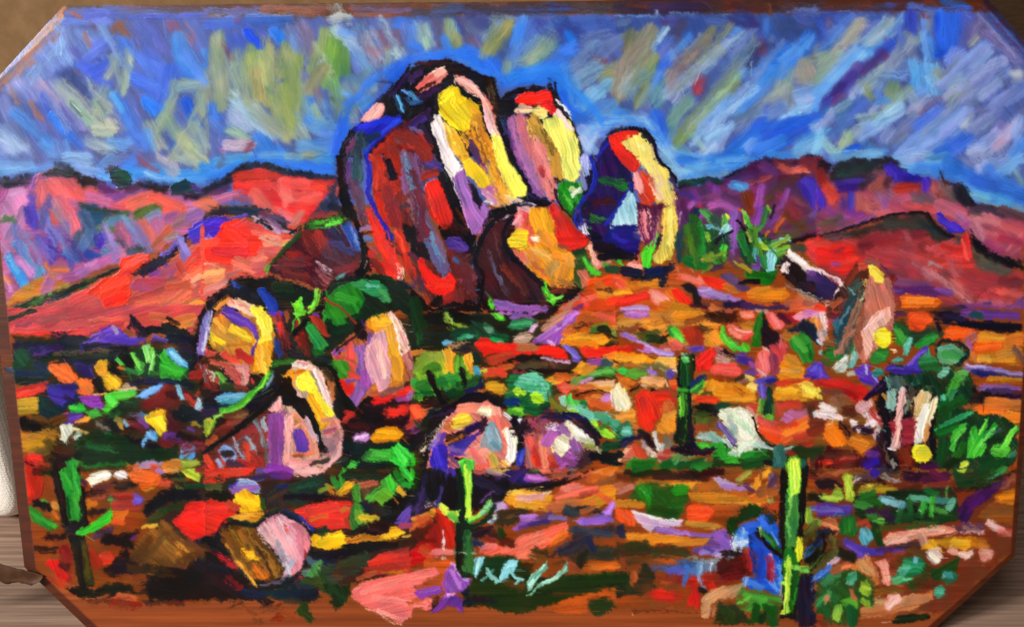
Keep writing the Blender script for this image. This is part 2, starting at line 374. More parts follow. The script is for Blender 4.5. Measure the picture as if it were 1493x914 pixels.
# strokes: colour (pigment with light falloff and glints mixed in), width or p(olygon) with bristle angle and d(ry) s(oft) h(eavy), then points; @ names the painted thing
STROKES = """
#0 0 1
@ground
8a3c18 p0d -60 480 200 500 420 470 640 450 760 470 900 385 1140 385 1300 440 1560 455 1560 700 1500 880 1300 890 800 885 500 880 150 860 -60 820
2a2014 p5d 20 490 200 500 420 470 620 460 900 470 900 560 640 600 630 690 400 700 60 690
8a4a1c p5d 900 560 1200 560 1470 560 1470 700 1200 690 900 690
7a3a14 p5d 40 690 200 680 420 690 640 700 660 800 520 840 400 870 200 880 90 830
2a2018 p0d 250 700 420 690 560 690 640 700 700 720 640 780 560 840 420 870 300 860 200 800
18141a p0d 560 690 700 680 860 690 800 715 700 735 620 770 560 760
8a4014 p0d 860 700 1000 690 1140 700 1160 860 1000 880 860 880
6a2c18 p0d 1190 690 1400 700 1480 690 1478 800 1380 890 1190 900
@sky
4a6fd0 p60 -60 28 1550 16 1560 300 -60 300
#0 0
4f64b8 p0d 375 40 700 28 1203 60 1203 108 375 118
3f5cc8 30 400 95 700 100 1200 90
9a4a2a 22 420 75 480 100
6a4a88 14 700 45 1203 60
a8482a 14d 740 28 1203 34
3c58c0 26 500 60 680 70
5a78d8 14 560 55 640 75
c8703a 26s 10 520 120 420 230 300 350 110
d88a4a 10d 330 110 250 200
7a78b8 22d 60 400 200 250 280 190
b87868 26d 100 430 240 270 340 170
e87a3a 20 5 500 60 440
8a80c0 16d 280 230 370 170
6a80d8 40 380 130 640 125 
88a0e0 p60s 20 530 250 270 380 170 620 180 620 340 400 360 280 460 60 560
8fb0ee 50d 350 180 400 350
a0c0f5 40h 345 240 350 325
8098e0 40d 520 200 600 330
b85a3a 24 345 200 310 245
b85a3a 22 500 200 525 270
a85a50 22d 530 140 580 170
a85028 30 660 190 690 150 720 150
a85028 34 700 160 750 215
9a4a40 22 850 140 885 140
c86a48 22 170 385 215 365
8aa0dc 60d 200 450 280 340 330 300
6a80c8 40d 230 330 300 440
5a60b0 36 430 290 480 330
3a4a90 p55d 330 430 400 400 470 420 520 560 480 580 400 500
202a60 10d 380 440 520 570
202a60 8d 420 440 500 540
c06a50 10 445 425 465 440
4a6ae0 60 480 380 620 500
a8a8d8 p60s 20 560 110 460 300 460 500 660 520 800 400 700 250 600
c09aa8 50s 240 490 330 600
c8c8d0 50s 330 480 470 640 560 720
5a3a90 14 355 610 400 680 430 710
8a70b8 14 250 520 300 590
c07848 26 180 600 215 660 250 700
c08060 30d 80 530 110 590
4a68d0 50 260 570 290 640
8f98d0 60s 20 600 60 700
5a98ee 60 90 660 200 760 320 850
a8c0e0 p40s 0 720 100 740 220 880 200 914 0 914
c0d4e6 70s 20 800 120 870
8088b0 40 60 720 160 830
2a80f5 50h 310 680 370 760 420 810
3a70e0 50 400 780 480 860
66a8f0 40 250 840 300 900
78a0e0 40 330 830 350 900
6aa8f0 30 390 830 400 900
604898 16 470 770 510 770
b8b898 60s 360 520 480 650 560 760
a0b8a0 50 420 600 540 720
c0b8a0 p50h 540 720 640 690 690 720 690 790 640 820 560 800
b8b8a0 90h 580 760 640 760
b8bc98 60 590 600 640 640
aab490 40 560 590 600 680
a8b090 70s 610 540 560 660
182048 5 580 595 625 655
182048 4 420 600 480 680
4a80e8 50 690 560 740 640 850 820
5aa8f8 40 665 560 720 650
4a90f0 40 730 680 800 800
3a62d8 80 640 380 560 420
3a68e0 90 780 450 960 540
4a78e8 90 860 340 960 420
5070d8 80 640 250 560 310
5a68c8 90d 820 180 900 280
6a68b8 60d 880 140 980 300
4a80e8 60 720 250 760 300
a8b498 46 690 340 630 450
a8b890 50 760 300 740 440 715 530
c0c8a0 24 755 300 765 350
98a8a0 40 660 340 700 480
202a50 8 570 350 590 355
e8f0ff 6 765 380 775 395
9a5a70 50d 1010 150 1040 210
a05a60 50d 1080 160 1130 220
6a70c0 60 1150 150 1200 240
3a9af0 80 1050 230 1060 300 1100 400
4a90e0 70 1100 330 1190 440
3a80e8 50 1040 380 1120 460
5a9ae0 30 1185 300 1203 330
4a70e0 90 1000 430 960 600
90a890 60 1030 500 990 620 950 700
a8b490 50 1080 490 1203 510
88a8b0 50 1060 520 1203 490
1a5ae8 70h 1090 590 1110 660 1140 720
2a8af8 60h 860 600 900 660
1e7af0 50 860 580 930 640
a0b098 60 1000 640 940 740
b8b8a0 60 880 730 940 860
a0b890 70 980 700 1060 800 1120 880
c0c090 50 1050 800 1150 860
a8b8a8 60 1140 740 1203 880
b8b090 40 1190 500 1203 640
98a890 50 1160 560 1180 640
60a0f0 60 860 780 880 860
4a7ae0 60 760 780 840 860
2a70e8 50 1020 860 1040 914
6aa8e8 60 660 840 740 850
a0b0b0 70s 540 830 640 870
303a60 6d 600 885 780 885
a03a40 24 810 895 840 905
6a70b0 30 780 870 830 880
dd8 20 1080 830 1110 860
#300 0
4a5aa8 50d 0 75 330 75
b0501e 12d 0 100 90 100
6a4a80 40d 180 55 360 60
8a3a1e p0d 330 20 720 15 760 60 640 105 330 95
a84a20 12d 400 60 620 75
9a421e p0d 840 40 1203 40 1203 100 860 100
5a4a78 30d 860 60 1203 55
8a8078 50d 760 40 780 100
a0a090 20d 770 40 820 100
a8b0b0 50d 760 120 830 110
4a70d8 60 20 150 160 140
6a8ad8 40d 60 120 160 110
4a5ab8 60d 220 140 300 150
4a70d0 60 260 130 480 120
5a68b8 60 290 160 360 200
4a60c0 p60 100 190 230 200 250 340 200 370 120 300
9a4a50 10 170 120 200 130
a0a880 70 80 220 70 330
a8a878 p70s 20 260 70 240 130 330 180 400 220 480 190 590 100 650 50 620 0 560 0 420
a0b098 60s 60 400 100 560
a8ac80 50 90 560 90 640
a8c8b8 60d 180 400 160 560
8a3a48 30 110 270 160 350
2a80f0 16 0 290 8 380
1a4ae0 46h 245 185 290 240 330 290
3a88f5 70h 400 190 440 240
2a80f5 50 440 200 450 230
98a868 60 270 290 250 420 300 560
a0ac60 p80 240 320 320 290 380 260 410 400 400 560 380 640 300 580 240 430
a8b070 60 330 320 350 480
98b078 40 380 280 390 420
a8a068 50 280 460 360 600
b0a868 60 300 420 320 560
90a078 30d 420 320 420 540
a09868 60 470 270 430 420
98a860 50 480 280 460 440
98a848 70 540 320 500 480 520 640
8aaa40 60 540 360 530 560 520 680
a8a858 60 450 520 490 700
90a850 50 540 600 500 780
a8a860 90 430 600 470 720 490 780
b0a870 30 500 560 540 700
88a840 30d 480 480 480 600
9888a0 60d 500 170 560 280
887890 70d 560 170 640 300
7a7ab8 50d 500 200 560 280
807090 60d 600 200 620 330
78a0d8 40 510 220 530 290
8a8a98 30d 580 300 590 400
9890c0 40 570 430 600 520
b8a8b0 30 580 500 610 580
20284a 8d 580 400 590 430
8a9a60 60 660 270 640 400
90a858 60 700 190 710 340
7ab040 60 750 180 730 320
68a038 90 800 260 800 420
78a840 70 760 300 720 480
88a060 40 690 200 680 320
90b070 60 700 480 780 540
b8c0a0 14d 640 260 720 400
e0e8c0 5d 650 260 740 420
b0a880 16 670 380 740 460
8a8a60 30 640 420 600 500
9a8a5a 60 690 400 620 520
80a860 50 760 480 780 560
80a878 30 740 560 770 620
8a6a70 40 650 540 680 600
3a4030 16 740 575 755 595
a8c0d8 60d 780 180 830 230
70a8f0 50 800 190 860 220
6a90d8 60 860 260 900 400
a0b8d0 50d 850 240 930 380
8a9ab8 60d 900 180 980 340
9a8098 70d 940 240 1000 380
b0b0c0 60d 960 200 1030 320
a8b8b8 70d 1030 150 1140 330
90a8c0 50d 1080 260 1060 420
a8b898 50d 1060 300 1060 430
c0d0d0 40d 1120 300 1170 350
b07080 30d 940 290 1030 300
8a5a68 40d 1020 180 1060 260
8a6080 40 1120 190 1160 260
7090c8 60d 900 330 960 400
3a80f0 60 1140 140 1203 150
5a78c0 60 1170 170 1203 290
88a898 60s 940 440 900 540
7a9898 p60s 840 450 980 430 1000 520 900 660 830 760 740 640 740 560
708878 70s 900 560 800 680
7a9070 60s 780 600 820 720
70a8e8 30 810 550 850 560
5a80b0 50s 850 460 980 490
a0b0b0 30d 840 710 880 690
3a8af0 60 600 600 620 640
88b0c8 60d 590 590 680 740
a8b888 26 640 620 660 690
60a0d8 50d 700 600 760 720
4a90e8 60 560 680 640 740
78a8d0 60 640 740 740 740
a0b098 60 560 760 590 820
5a98e0 80 700 770 800 780
3a80e8 60 760 820 740 900
4a8ad8 80 600 860 740 850
6a98c0 60 560 860 700 900
b8c8c0 80d 180 580 260 680
b0c8d8 p40d 130 610 240 560 330 680 440 760 460 830 400 820 280 760 200 800 120 790
a8b8d0 60d 160 680 240 740
a0b890 50d 160 770 240 800
b0b890 60s 300 620 420 760
b8c0b0 50s 260 620 380 740
a8a888 70s 380 700 480 800
2a78f0 60 40 630 60 680
4a80d8 50d 40 700 90 760
5a70b8 70d 60 780 100 880
a0a878 14 5 700 5 820
c0b060 8 15 590 20 600
3a88f5 p60 280 780 320 760 420 850 480 870 480 914 270 914
c8a0b0 70h 130 850 260 850
d8b8c8 30d 130 840 250 850
a83a48 36 270 840 240 890
c870a0 20 95 880 110 890
8a6a58 20 10 870 20 900
1a6af0 p-45 940 640 1203 330 1203 410 1080 540 960 630 900 680
1a5ae8 60 1080 440 1190 350
88a0a0 30 1000 460 990 520
101020 5 985 475 1105 492
4a98e8 60 920 620 960 580
2a70e8 50 840 740 790 830 770 880
2a60e0 40 820 700 740 914
#600 0
3a3a48 p0d 0 40 150 60 240 20 460 20 900 20 1203 40 1203 60 600 105 100 105 0 100
8a4020 30d 30 30 160 40
8a4a28 20d 240 18 560 22
3a4a80 46d 150 70 280 60
34457a 40d 320 80 640 60
3a4a80 50d 700 60 900 50
4a3a48 50d 960 40 1200 50
7a4a3a 30d 780 40 800 80
6a90b8 10d 560 110 920 100
3a4a98 p70d 240 110 1203 105 1203 200 900 280 700 300 300 200
5a4a68 50d 160 130 180 260
5a5078 60d 300 130 340 280
7a5a68 40d 360 220 380 320
6a7090 50d 340 150 420 200
4a4a80 60d 400 130 560 160
88a8b8 60d 30 150 60 220
a0b8b0 60 80 160 90 240
98b0b0 70 40 200 90 260
b0c8a8 40h 90 240 110 290
4a80d8 50 10 180 10 250
4a90f0 40 230 140 250 200
a8a868 60 220 150 260 280
a09a60 60 260 220 270 300
98985a 50 250 260 280 310
3a88f5 40 190 230 220 280
3a80f0 40 20 270 60 290
5a70b8 40 140 300 60 340
3a8af5 p10 0 330 100 300 330 280 520 420 600 480 480 480 380 420 240 340 0 390
2a78f0 60 300 300 460 420
2a78f0 60 330 290 380 320
90a090 60d 500 120 580 130
a09a60 p-50 420 280 500 160 590 120 600 180 560 280 500 320 420 350 400 320
a09458 60 570 150 460 290
8aa060 30 430 350 480 330
7a98b0 40d 440 220 500 160
4a60a0 40d 580 260 520 340
2a70e8 60 430 370 510 380
4a98f8 60 660 130 620 240
3a88f5 70 640 180 640 260
5a90e0 80 630 280 600 360 580 430
80a0a8 50s 580 360 560 440
90a890 40 560 380 550 450
b0b040 20 570 490 580 495
9a9a60 16 600 430 585 470
2a78f0 p-40 640 400 820 340 960 220 980 300 900 400 900 540 960 660 900 640 820 500 700 500 520 520 520 450
2a80f5 90 680 440 880 420
2a78f0 70 880 500 960 660
1a60e8 50 880 560 950 680
5a80c8 70 720 180 680 280
7a98b0 70d 800 200 700 320
90b088 60d 820 210 720 340 660 370
98b098 50 760 300 690 360
70a090 40d 860 260 740 360
5a78b8 50d 860 150 800 180
4a70c0 50d 700 180 720 150
34489a 70d 880 140 1000 200
4a6ac0 60 960 120 1060 130
2a80f0 60 920 220 940 250
3a80e8 60 900 300 960 280
4a80d8 40 840 330 900 350
4a6ac0 60d 1040 160 1180 150
44589a 70d 1000 240 1100 210
6a80b0 80d 1040 260 1180 220
7a90b8 80d 980 380 1080 280
6a80b0 50d 1120 320 1203 260
8a4a58 34 1080 350 1130 370
9a5050 20 1100 340 1130 360
80a0c0 90d 960 440 1060 400
88a8b8 90d 1000 480 1100 420
9a9a68 p0 1130 400 1203 360 1203 540 1150 530 1110 460
a09c6c 70 1140 460 1203 440
90a068 30 1190 540 1203 600
98c8d8 90h 1000 620 1080 540
80b8e0 70 1060 560 1140 500
70a8d8 50 960 480 960 580
4a8ae0 50 900 400 960 600
2a60c0 8 965 560 955 600
5a9ae0 70 1060 640 1160 600
70a0d0 50 1100 680 1203 640
2a78f0 70 960 660 1020 700
90c0f0 60 1060 740 1203 690
a0b8f0 60 1000 760 1040 820
a8c0f0 70 1020 840 1060 890
6aa0f0 60 1080 780 1140 770
c8d0f8 30 990 800 1030 860
#900 0
3a2838 p0d 0 0 1203 0 1203 80 0 95
2a2038 60d 0 50 300 50
5a2a20 20d 60 30 190 40
30284a 70d 240 50 520 40
4a2a30 60d 520 50 560 90
5a2820 40d 640 30 880 40
7a3820 20 890 30 900 80
5a3020 50d 980 30 1200 20
4a3040 60d 1000 60 1203 60
5a6aa8 30d 1060 60 1160 60
6a98d0 10d 0 95 230 95
b8d8f0 5 235 70 235 95
6a90c8 8d 320 90 690 90
5a78c0 6d 960 85 1203 75
34488c p60d 0 100 1203 90 1203 240 800 300 600 260 240 200 0 200
3a4a90 60d 280 130 400 120
4a60a8 60d 560 120 680 130
30306a 90d 700 130 780 150
44487c 80d 980 150 1150 170
4a5aa0 70d 1080 110 1190 120
5a3a58 60d 380 150 330 230
6a3a50 30d 300 130 290 160
6a88b0 40 20 140 60 130
98885a p-60 20 220 60 180 150 180 210 140 240 190 220 260 180 380 60 560 0 600 0 380 60 290
a0907a 80 200 180 140 300
8a7a60 60 80 200 60 280
a08a78 80 180 260 60 380
a89870 60 220 340 100 440
a09078 80 40 400 20 540
90985a 50 230 330 200 420
a8b0a8 60d 120 420 60 520
88a0a8 60d 140 440 80 540
d0d8d8 6d 100 440 10 580
98985a 70 180 480 130 600
6a9080 50 220 430 130 480
90b0d0 40h 280 170 220 280
b8d8f0 24h 300 170 250 240
4a6ac8 50d 250 280 300 250
5a70b0 50d 330 250 280 320
3a78e0 50 310 330 260 400
4a90f0 40 420 210 370 280
6a98d0 40d 400 250 330 320
2a60d8 40 290 400 230 480
6aa0e0 40 260 440 200 530
78a0b0 60s 230 520 160 600
70a0a0 60d 320 460 240 590
98a0b0 24d 490 210 400 320
90885a 50 560 180 500 260
987870 60 520 240 430 330
986a60 40d 470 310 380 390
988070 60d 420 330 330 420
8a6068 40d 380 400 310 500
a89090 40 330 430 300 500
70a0f0 60 720 190 640 250
5090e0 50 700 190 720 200
90a8d8 50 640 250 580 300
b0b890 60 600 300 500 360
a8c0d0 70 560 370 430 460
98a8d0 80d 480 420 330 540
b8b0c8 70d 400 480 330 570
8898b8 60s 440 560 380 620
c07888 20d 340 500 320 540
903a50 60 500 470 470 540
a04050 40 490 480 470 530
5a70b8 80d 740 300 560 440
6a80b0 80d 780 220 680 330
7090c0 60d 760 330 640 440
485a98 60d 600 420 540 480
5868a8 70d 620 500 500 620
6a78b0 50d 480 640 380 700
808a98 50 720 380 660 430
7a9080 60 700 440 600 520 540 600
7a8a60 70 690 490 560 600 480 700
8a9858 60 520 640 420 740 360 830
8a9440 50 440 730 370 820
6a9a98 60 340 650 310 780
80a890 60 420 600 330 700
78b0e0 40 750 420 700 470
a0c8f0 70d 640 560 480 740
90c8f8 60d 620 620 480 760
70b0f0 70d 780 520 640 640
5a98e8 80 860 480 700 650
4a90f0 90 960 380 840 460
3a88f0 90 940 340 840 430
3a80e8 70 1000 280 920 340
2a70e8 70 1130 210 1080 320 960 360
60a0f0 50 1060 300 980 370
4a50a0 60d 820 230 800 330
303058 50d 840 260 790 370
6a3a58 40d 880 260 860 310
4a80d0 50 880 130 870 190
8098c8 34 900 230 910 240
b8c8e0 5d 800 380 790 440
a0c0e0 60 800 530 740 590
6a90c0 60 840 570 720 680
6a80a8 60 860 620 700 720
a8b098 70 980 420 940 560
90a8a8 60 1020 420 1000 500
b0b8a0 60 1000 520 900 580
a0a0a0 60 1010 540 1000 640
98a0b0 50 900 600 980 580
a09890 p0s 1060 340 1140 330 1203 420 1180 500 1110 530 1040 500 1040 430
a89c90 90 1100 400 1120 470
b0a898 60 1140 350 1203 330
9a9a90 60 1180 300 1203 290
90b8f0 90 1080 560 1203 520
a0b8e8 60 1080 610 1180 580
90c0f8 90 1000 700 1120 640
b0d8f8 70h 930 740 1040 690
80b0e8 60 840 700 960 640
5a70d0 60 880 640 960 640
8090c8 70 920 650 960 630
2a60e0 p-30 740 760 820 720 960 700 1100 680 1203 640 1203 760 1080 800 900 914 600 914 680 820
2458d8 80 760 760 840 720
3a78e8 80 800 800 700 880
2a60e0 70 900 800 1000 740
70a8f0 50 800 830 760 870
1e58e0 60 960 760 1100 700
3a88f0 60 840 880 960 830
60b0f0 80 1080 860 1203 760
80b8e0 60 1060 900 1203 830
a0d0e8 50 1160 740 1203 720
b0c8f0 100 600 780 560 880
a8d0f8 60 660 740 560 800
b0d0f0 60 560 860 500 914
98c0b0 50 440 800 480 850
a8d0e0 24 500 760 460 830
80b0c0 60 360 880 420 900
90c8f8 60s 0 690 100 690 190 720 250 820 330 900
b0d8f8 40 180 730 240 830 310 914
98c8f8 40 0 730 110 730
4a90e8 40 0 655 60 660
2a70e8 70 230 680 260 760
2a60d8 40 260 700 270 760
4a88e0 40 300 820 290 850
#1193 0
4a3048 p0d 0 30 300 20 700 0 720 60 500 75 0 72
3a50a0 50d 310 60 430 45
4a68b8 50d 560 40 680 60
5a2a24 40d 60 20 300 20
7a2c20 20d 640 12 700 20
3060c0 30 730 10 870 40
3a60c8 24 730 50 900 50
5a80d0 10d 0 85 260 70
34489a 60d 20 110 180 90
7a6078 30d 60 130 50 180
4a68c0 50d 130 120 220 110
3a58b8 80d 10 170 40 240
5a80d0 60d 90 200 200 130
b0a8a0 70d 260 140 140 280
b0a890 60 240 150 180 230
5a90d8 60 140 200 40 290
3a58b0 60d 270 110 340 130
6070b0 60d 330 160 270 200
60a0e8 60 340 250 220 330
b0c0b0 60 420 130 320 240
a8c0d0 50 380 200 300 250
80b0e8 40 500 90 430 200
a8b890 p-50 0 330 110 280 170 320 70 440 0 500
a0b098 60 30 380 120 320
98b0a0 60 0 470 60 430
90c0f8 60 200 320 60 480
78b8ff 70 290 310 160 400 20 540
88c0f8 60 250 330 100 480
60a8ff 50 20 560 -10 620
2a50d8 50 460 250 350 320
503880 50 380 310 260 420
7a3a68 60d 400 330 280 410
5a3a90 70 240 400 150 500
4a3a98 60 210 440 60 590
402878 50 140 500 60 590
9a4a80 24d 150 560 50 620
3a50c0 30 30 620 70 580
c0b090 50 470 310 400 400
b0a888 40 420 380 370 420
a8b0b0 60 390 420 280 490
90a8b8 60 320 480 220 560
6a80b0 50d 500 280 420 400
34488a 50 520 270 470 360
4a68a8 40 410 430 360 500
8a90a0 60d 550 180 490 250
889098 60 600 220 540 240
3048c0 60 540 90 540 170
5a68c0 40d 470 170 480 240
5a90e0 50 630 130 640 230
8088a0 40 650 100 650 160
903a48 20 610 95 640 100
807a98 50 540 280 560 350
6a78b0 60 530 370 490 380
4a90f0 60 640 250 660 330
70a8f0 30 620 200 640 320
2260ee p90 695 75 860 75 850 200 800 290 740 310 690 340 680 260 690 200
2a6af0 50d 720 90 730 260
3a70e8 60d 800 100 780 260
1a50d8 24 700 90 700 180
1a50e0 40 710 320 730 320
5a60b8 60d 880 110 860 260
6a5a98 70d 930 110 890 220
7a6a98 60d 950 160 920 230
4a5ac0 50d 860 80 900 100
a8b098 30 930 220 900 250
5a5080 60d 960 180 1050 240
7a70a8 70d 1000 230 1160 340
c0c0d8 6d 860 70 900 100
c8c0d8 6 940 80 1000 150 1060 220 1160 340
90a0f0 60 830 310 780 340
8098e8 40 800 290 760 380
70b8ff p90d 520 400 600 370 720 380 740 440 740 560 640 560 560 500
68b8ff 60d 560 380 580 500
80c8ff 40d 640 360 660 480
98b8c8 60d 690 420 700 470
a0a898 40 700 410 720 450
a0d8ff 10 640 450 670 540
c0d8f0 8 720 460 690 550
78b0f0 60 600 530 540 560
80a8e0 50d 400 430 520 430
70a0e8 30 370 500 350 560
9aa070 p0s 390 520 430 480 480 490 500 530 440 590 400 570
8a9868 60 440 510 430 550
a0a868 50 290 520 310 570
a0b0d8 60 240 520 210 580
b0b890 60 540 530 470 580
a0c0b0 50 480 580 400 640
60a0f0 40 400 580 350 600
c0c8f0 60 70 660 20 720
a0a8e0 50 80 690 10 760
5a80b8 60 200 620 120 680
4a6ac0 60 250 580 220 640
3060c8 40 60 620 20 680
4a78c8 50 280 610 180 700
5a88d0 50 180 700 60 820
90b0c0 40 120 640 170 610
b0c8c0 50 340 680 260 700
a0b888 30 380 680 330 710
b0b8d8 30 350 620 310 650
98c8f8 p-40s 160 800 280 720 380 690 480 640 440 700 320 800 260 840 180 830
90b8f0 60 400 700 240 800
a8d0f0 60 480 640 360 720
a8b8c0 50 240 760 140 850
a8b890 60 180 800 140 880
a0d0c0 50 40 830 90 890
90d0f8 60 20 780 0 880
1a58e0 60h 160 890 230 860
4a80c8 60 300 860 260 900
5aa0e0 60 380 880 300 900
b0b0d0 50 540 560 600 620
98a0c0 60d 640 580 540 660
9a7090 24 730 570 640 630 580 680
8088b0 50 560 680 480 760
9098a0 60 500 780 440 820
7080b0 50 560 720 410 840
98a8d8 50 420 760 380 820
4a80f0 p-50s 590 700 680 650 760 640 740 700 640 760 540 820
5a80e8 70 700 660 600 740
88a8f0 p-40s 440 860 560 780 720 700 860 630 910 680 840 780 720 880 560 914 480 914
98a8f0 90 820 680 640 800 520 890
a8b0f8 60 800 720 740 760
90b0f8 70 640 820 500 890
a8b0f0 70 880 650 840 700
b0b8c0 40 900 680 870 730
8a90a8 40d 830 350 760 420
707898 30d 820 380 740 460
78a0f0 70 980 270 860 380
98a8e0 80 960 310 820 440 760 500
a0b8c8 50 860 440 780 490
7080c0 50 1000 300 860 420
a8b0e8 40 1010 310 920 390
b8b8e8 60 1080 360 980 420 920 460
a0a8d8 50 920 480 840 560
8090c8 70 1100 420 980 500 880 580
7078b0 60 1060 480 900 600
a0b0e0 50 960 560 1060 480
98a0b0 60d 860 500 760 580
90a098 40 820 540 780 610
c0c8c0 p0s 1120 420 1180 400 1203 420 1203 480 1140 480
b0b8e8 50 1110 550 1030 610
98a8e8 60 1160 530 1060 600
8090d0 70 1203 520 1100 600
8a90c0 80d 1040 640 920 700
7a70a0 24 970 680 940 640
7080b8 60 1020 680 960 760
6a80c0 60 960 740 900 790
8a80c0 40 1080 720 1040 760
a8b0d0 60 1000 700 900 760
4a70d8 60 880 810 780 840
3a78e8 80 860 830 760 900
2a70e0 50 760 870 680 914
b0b8f0 60 1040 780 960 860
c8b0d0 p-45s 960 900 1060 820 1120 720 1203 640 1203 760 1120 840 1060 914
c0a8d0 60 1120 760 1060 850
d0b8d8 40 1150 720 1100 800
c898b0 30 1080 830 1050 860
a8b8f8 50 1190 700 1160 780
90a8f0 50 900 860 960 850
7aa8e8 60 1190 830 1150 890
4a98f0 50 1203 840 1160 914
b8c0e8 50 900 900 960 880
#300 0
@boulder_main
0c0814 p-50 1203 370 1203 914 780 914 800 830 850 760 960 680 980 610 1100 510
1a0c24 40d 1000 600 1130 490
301050 20d 1080 560 1190 440
f8a0a0 p-45h 910 710 960 640 1010 605 1050 610 1050 660 990 710 950 735
ffb8b0 30h 950 700 1030 630
203a5a 50 1120 570 1150 640
5aa8d8 16 1130 570 1160 650
5a90d8 24h 1160 530 1203 560
2a4878 30 1180 580 1203 600
0c0814 50 1070 600 1090 650
1c20b0 p-45 850 760 960 720 1060 680 1140 690 1150 720 1060 790 960 870 920 914 880 914 980 800
2028c8 40 900 740 1130 700
2438d0 24 1130 710 920 900
1a2850 50 900 840 1000 800
3a5068 50d 900 830 960 860
4a4060 40d 870 800 850 900
2a2838 40d 910 790 890 914
5a3058 30d 830 880 870 830
5a1a20 60d 1080 800 1203 740
7a2020 p-50d 1000 880 1090 790 1203 740 1203 914 960 914
a02820 50d 1000 890 1060 860
8a2820 50d 1140 800 1190 900
6a3a48 16d 1080 850 1130 890
3a1838 40d 1160 760 1203 730
#600 0
@boulder_main
0a0612 p0 0 400 100 360 220 345 300 380 420 440 490 460 510 540 540 640 560 800 580 914 0 914
2a1020 30d 30 400 200 360
180c20 40 260 380 420 460
f08078 p-45h 30 520 80 460 150 410 200 395 215 430 180 480 100 530 50 550
f8b8a8 40h 140 440 190 420
e86060 16 40 510 130 440
2a1010 10d 40 550 130 490
3a1a58 40d 0 460 60 430
2a1040 40d 60 560 140 520
3a78b0 40h 0 550 40 600
2a5888 30 10 600 60 600
5aa8d8 16 0 540 20 580
0c0814 30 0 630 90 610
3a2060 50 20 720 100 660
3a2880 30 0 740 80 700
2a1830 50 60 740 110 820
7a2820 60 0 800 60 860
a03020 p60 40 760 70 770 110 870 110 914 60 914 40 840
5a2028 50 0 890 60 890
3a3050 30d 10 780 30 800
5a5080 20 0 760 60 770
1a1010 p60d 430 440 490 450 500 600 520 700 500 740 470 660 450 560
4a4030 30d 460 530 480 620
4a3a28 14d 470 470 490 560
0c0814 40 520 700 560 900
@boulder_second
0c0814 p0d 520 580 560 540 640 515 740 515 800 520 810 470 830 520 870 590 920 680 970 790 1000 860 1005 914 560 914 530 740
0a0814 40 530 620 570 660
0a0814 30 840 490 860 590
e81c20 p-10h 605 590 640 555 690 530 740 540 800 525 830 570 830 620 850 650 830 670 790 640 740 620 660 615 620 610
f82820 50h 640 590 790 570
c01820 30 800 600 840 650
e8b898 p0h 600 650 640 615 700 625 710 660 660 670 610 665
f0d0a0 24 620 650 690 650
f8e888 p0h 700 640 750 625 800 640 810 680 770 700 720 690
f8e080 24 730 660 790 660
8a5a88 p75d 560 700 620 670 680 680 700 914 600 914
9a60a0 30 580 700 620 914
3a4080 24d 550 700 560 800
5a4080 30d 560 760 600 880
c06878 p75 610 680 690 680 690 780 740 840 720 914 680 914 640 800
d07880 24d 640 700 680 820
e08080 p75 680 850 760 830 820 860 840 914 690 914
d87078 24d 720 860 740 914
b88838 p60d 690 700 740 680 770 740 800 800 820 860 780 850 720 800 690 760
6a4a20 40d 740 700 770 780
4a3818 24d 760 760 810 840
d8a850 24d 700 720 710 800
a8702a 24d 720 770 800 860
2a1a18 30 820 880 840 914
fff070 p60h 770 740 800 700 850 700 900 720 940 780 970 840 980 914 860 914 810 840 800 780
fff880 70h 830 740 900 860
fff068 50h 900 840 940 900
f8e0d8 p50h 830 670 860 655 900 680 940 740 940 790 900 740 850 700
f8d0b8 24h 850 680 910 730
e0e8f0 6 850 590 910 650 940 700
100818 20 880 650 950 760 990 880
@boulder_main_face
f8d020 p50h 145 630 150 580 190 530 240 500 280 520 290 560 340 590 400 620 400 660 360 700 340 760 300 780 240 740 190 680
ffdc20 90h 230 580 230 620 300 700
ffe030 60h 180 600 240 540
f8c818 40h 260 540 300 600
f0b818 40 340 600 390 650
e8a820 40d 370 640 400 700
d89028 p65d 360 680 400 650 430 740 470 840 490 914 400 914 350 780
e8a838 20d 380 720 440 900
8a5a20 10d 350 740 420 900
b87828 12d 390 700 450 880
f0b038 24d 400 780 430 900
503a68 p70 340 800 360 790 390 860 400 914 370 914 340 850
f8e8e0 p65h 120 740 140 680 170 670 200 740 220 820 260 914 180 914 140 820
fff0e8 30h 150 720 210 900
e8b840 p65h 190 700 240 740 290 800 340 914 240 914 210 820
f8d058 24h 220 740 290 890
d88820 30d 280 790 340 900
e89828 24d 300 800 330 850
f08078 p45h 260 440 300 450 360 480 400 530 440 560 480 630 470 660 440 640 400 570 340 530 280 500 255 470
f8b0a8 24h 290 490 400 560
f0a0a0 16h 300 460 390 520
281018 10 270 470 320 500
f0d0d0 10h 255 445 260 490
e88888 p65h 410 570 440 570 490 680 510 760 550 870 560 914 510 914 470 800 440 700
f0b0b0 24h 430 620 490 760
f8e0d8 24h 450 740 490 800
fff070 p65h 480 800 510 780 540 850 555 914 490 914 475 860
f0c8c8 20h 440 680 460 760
181020 24 130 560 150 640
100818 30 90 640 130 700
301838 30 90 660 130 720
0c0814 24 110 740 150 850 170 914
#900 0
@boulder_arch
0a0812 p0d -20 790 30 755 100 745 160 760 200 800 230 860 240 914 0 914
e01c18 p30h -10 800 30 775 90 770 130 780 80 800 30 840 20 860 -10 850
f02a20 30h 0 800 70 785
fff080 p30h 20 840 70 810 130 790 160 840 200 860 210 914 110 914 60 870
f8e890 50h 80 840 160 880
fff8a0 30h 120 820 180 880
d81c1c p30 0 850 50 870 110 900 110 914 0 914
e8b888 16 200 850 225 914
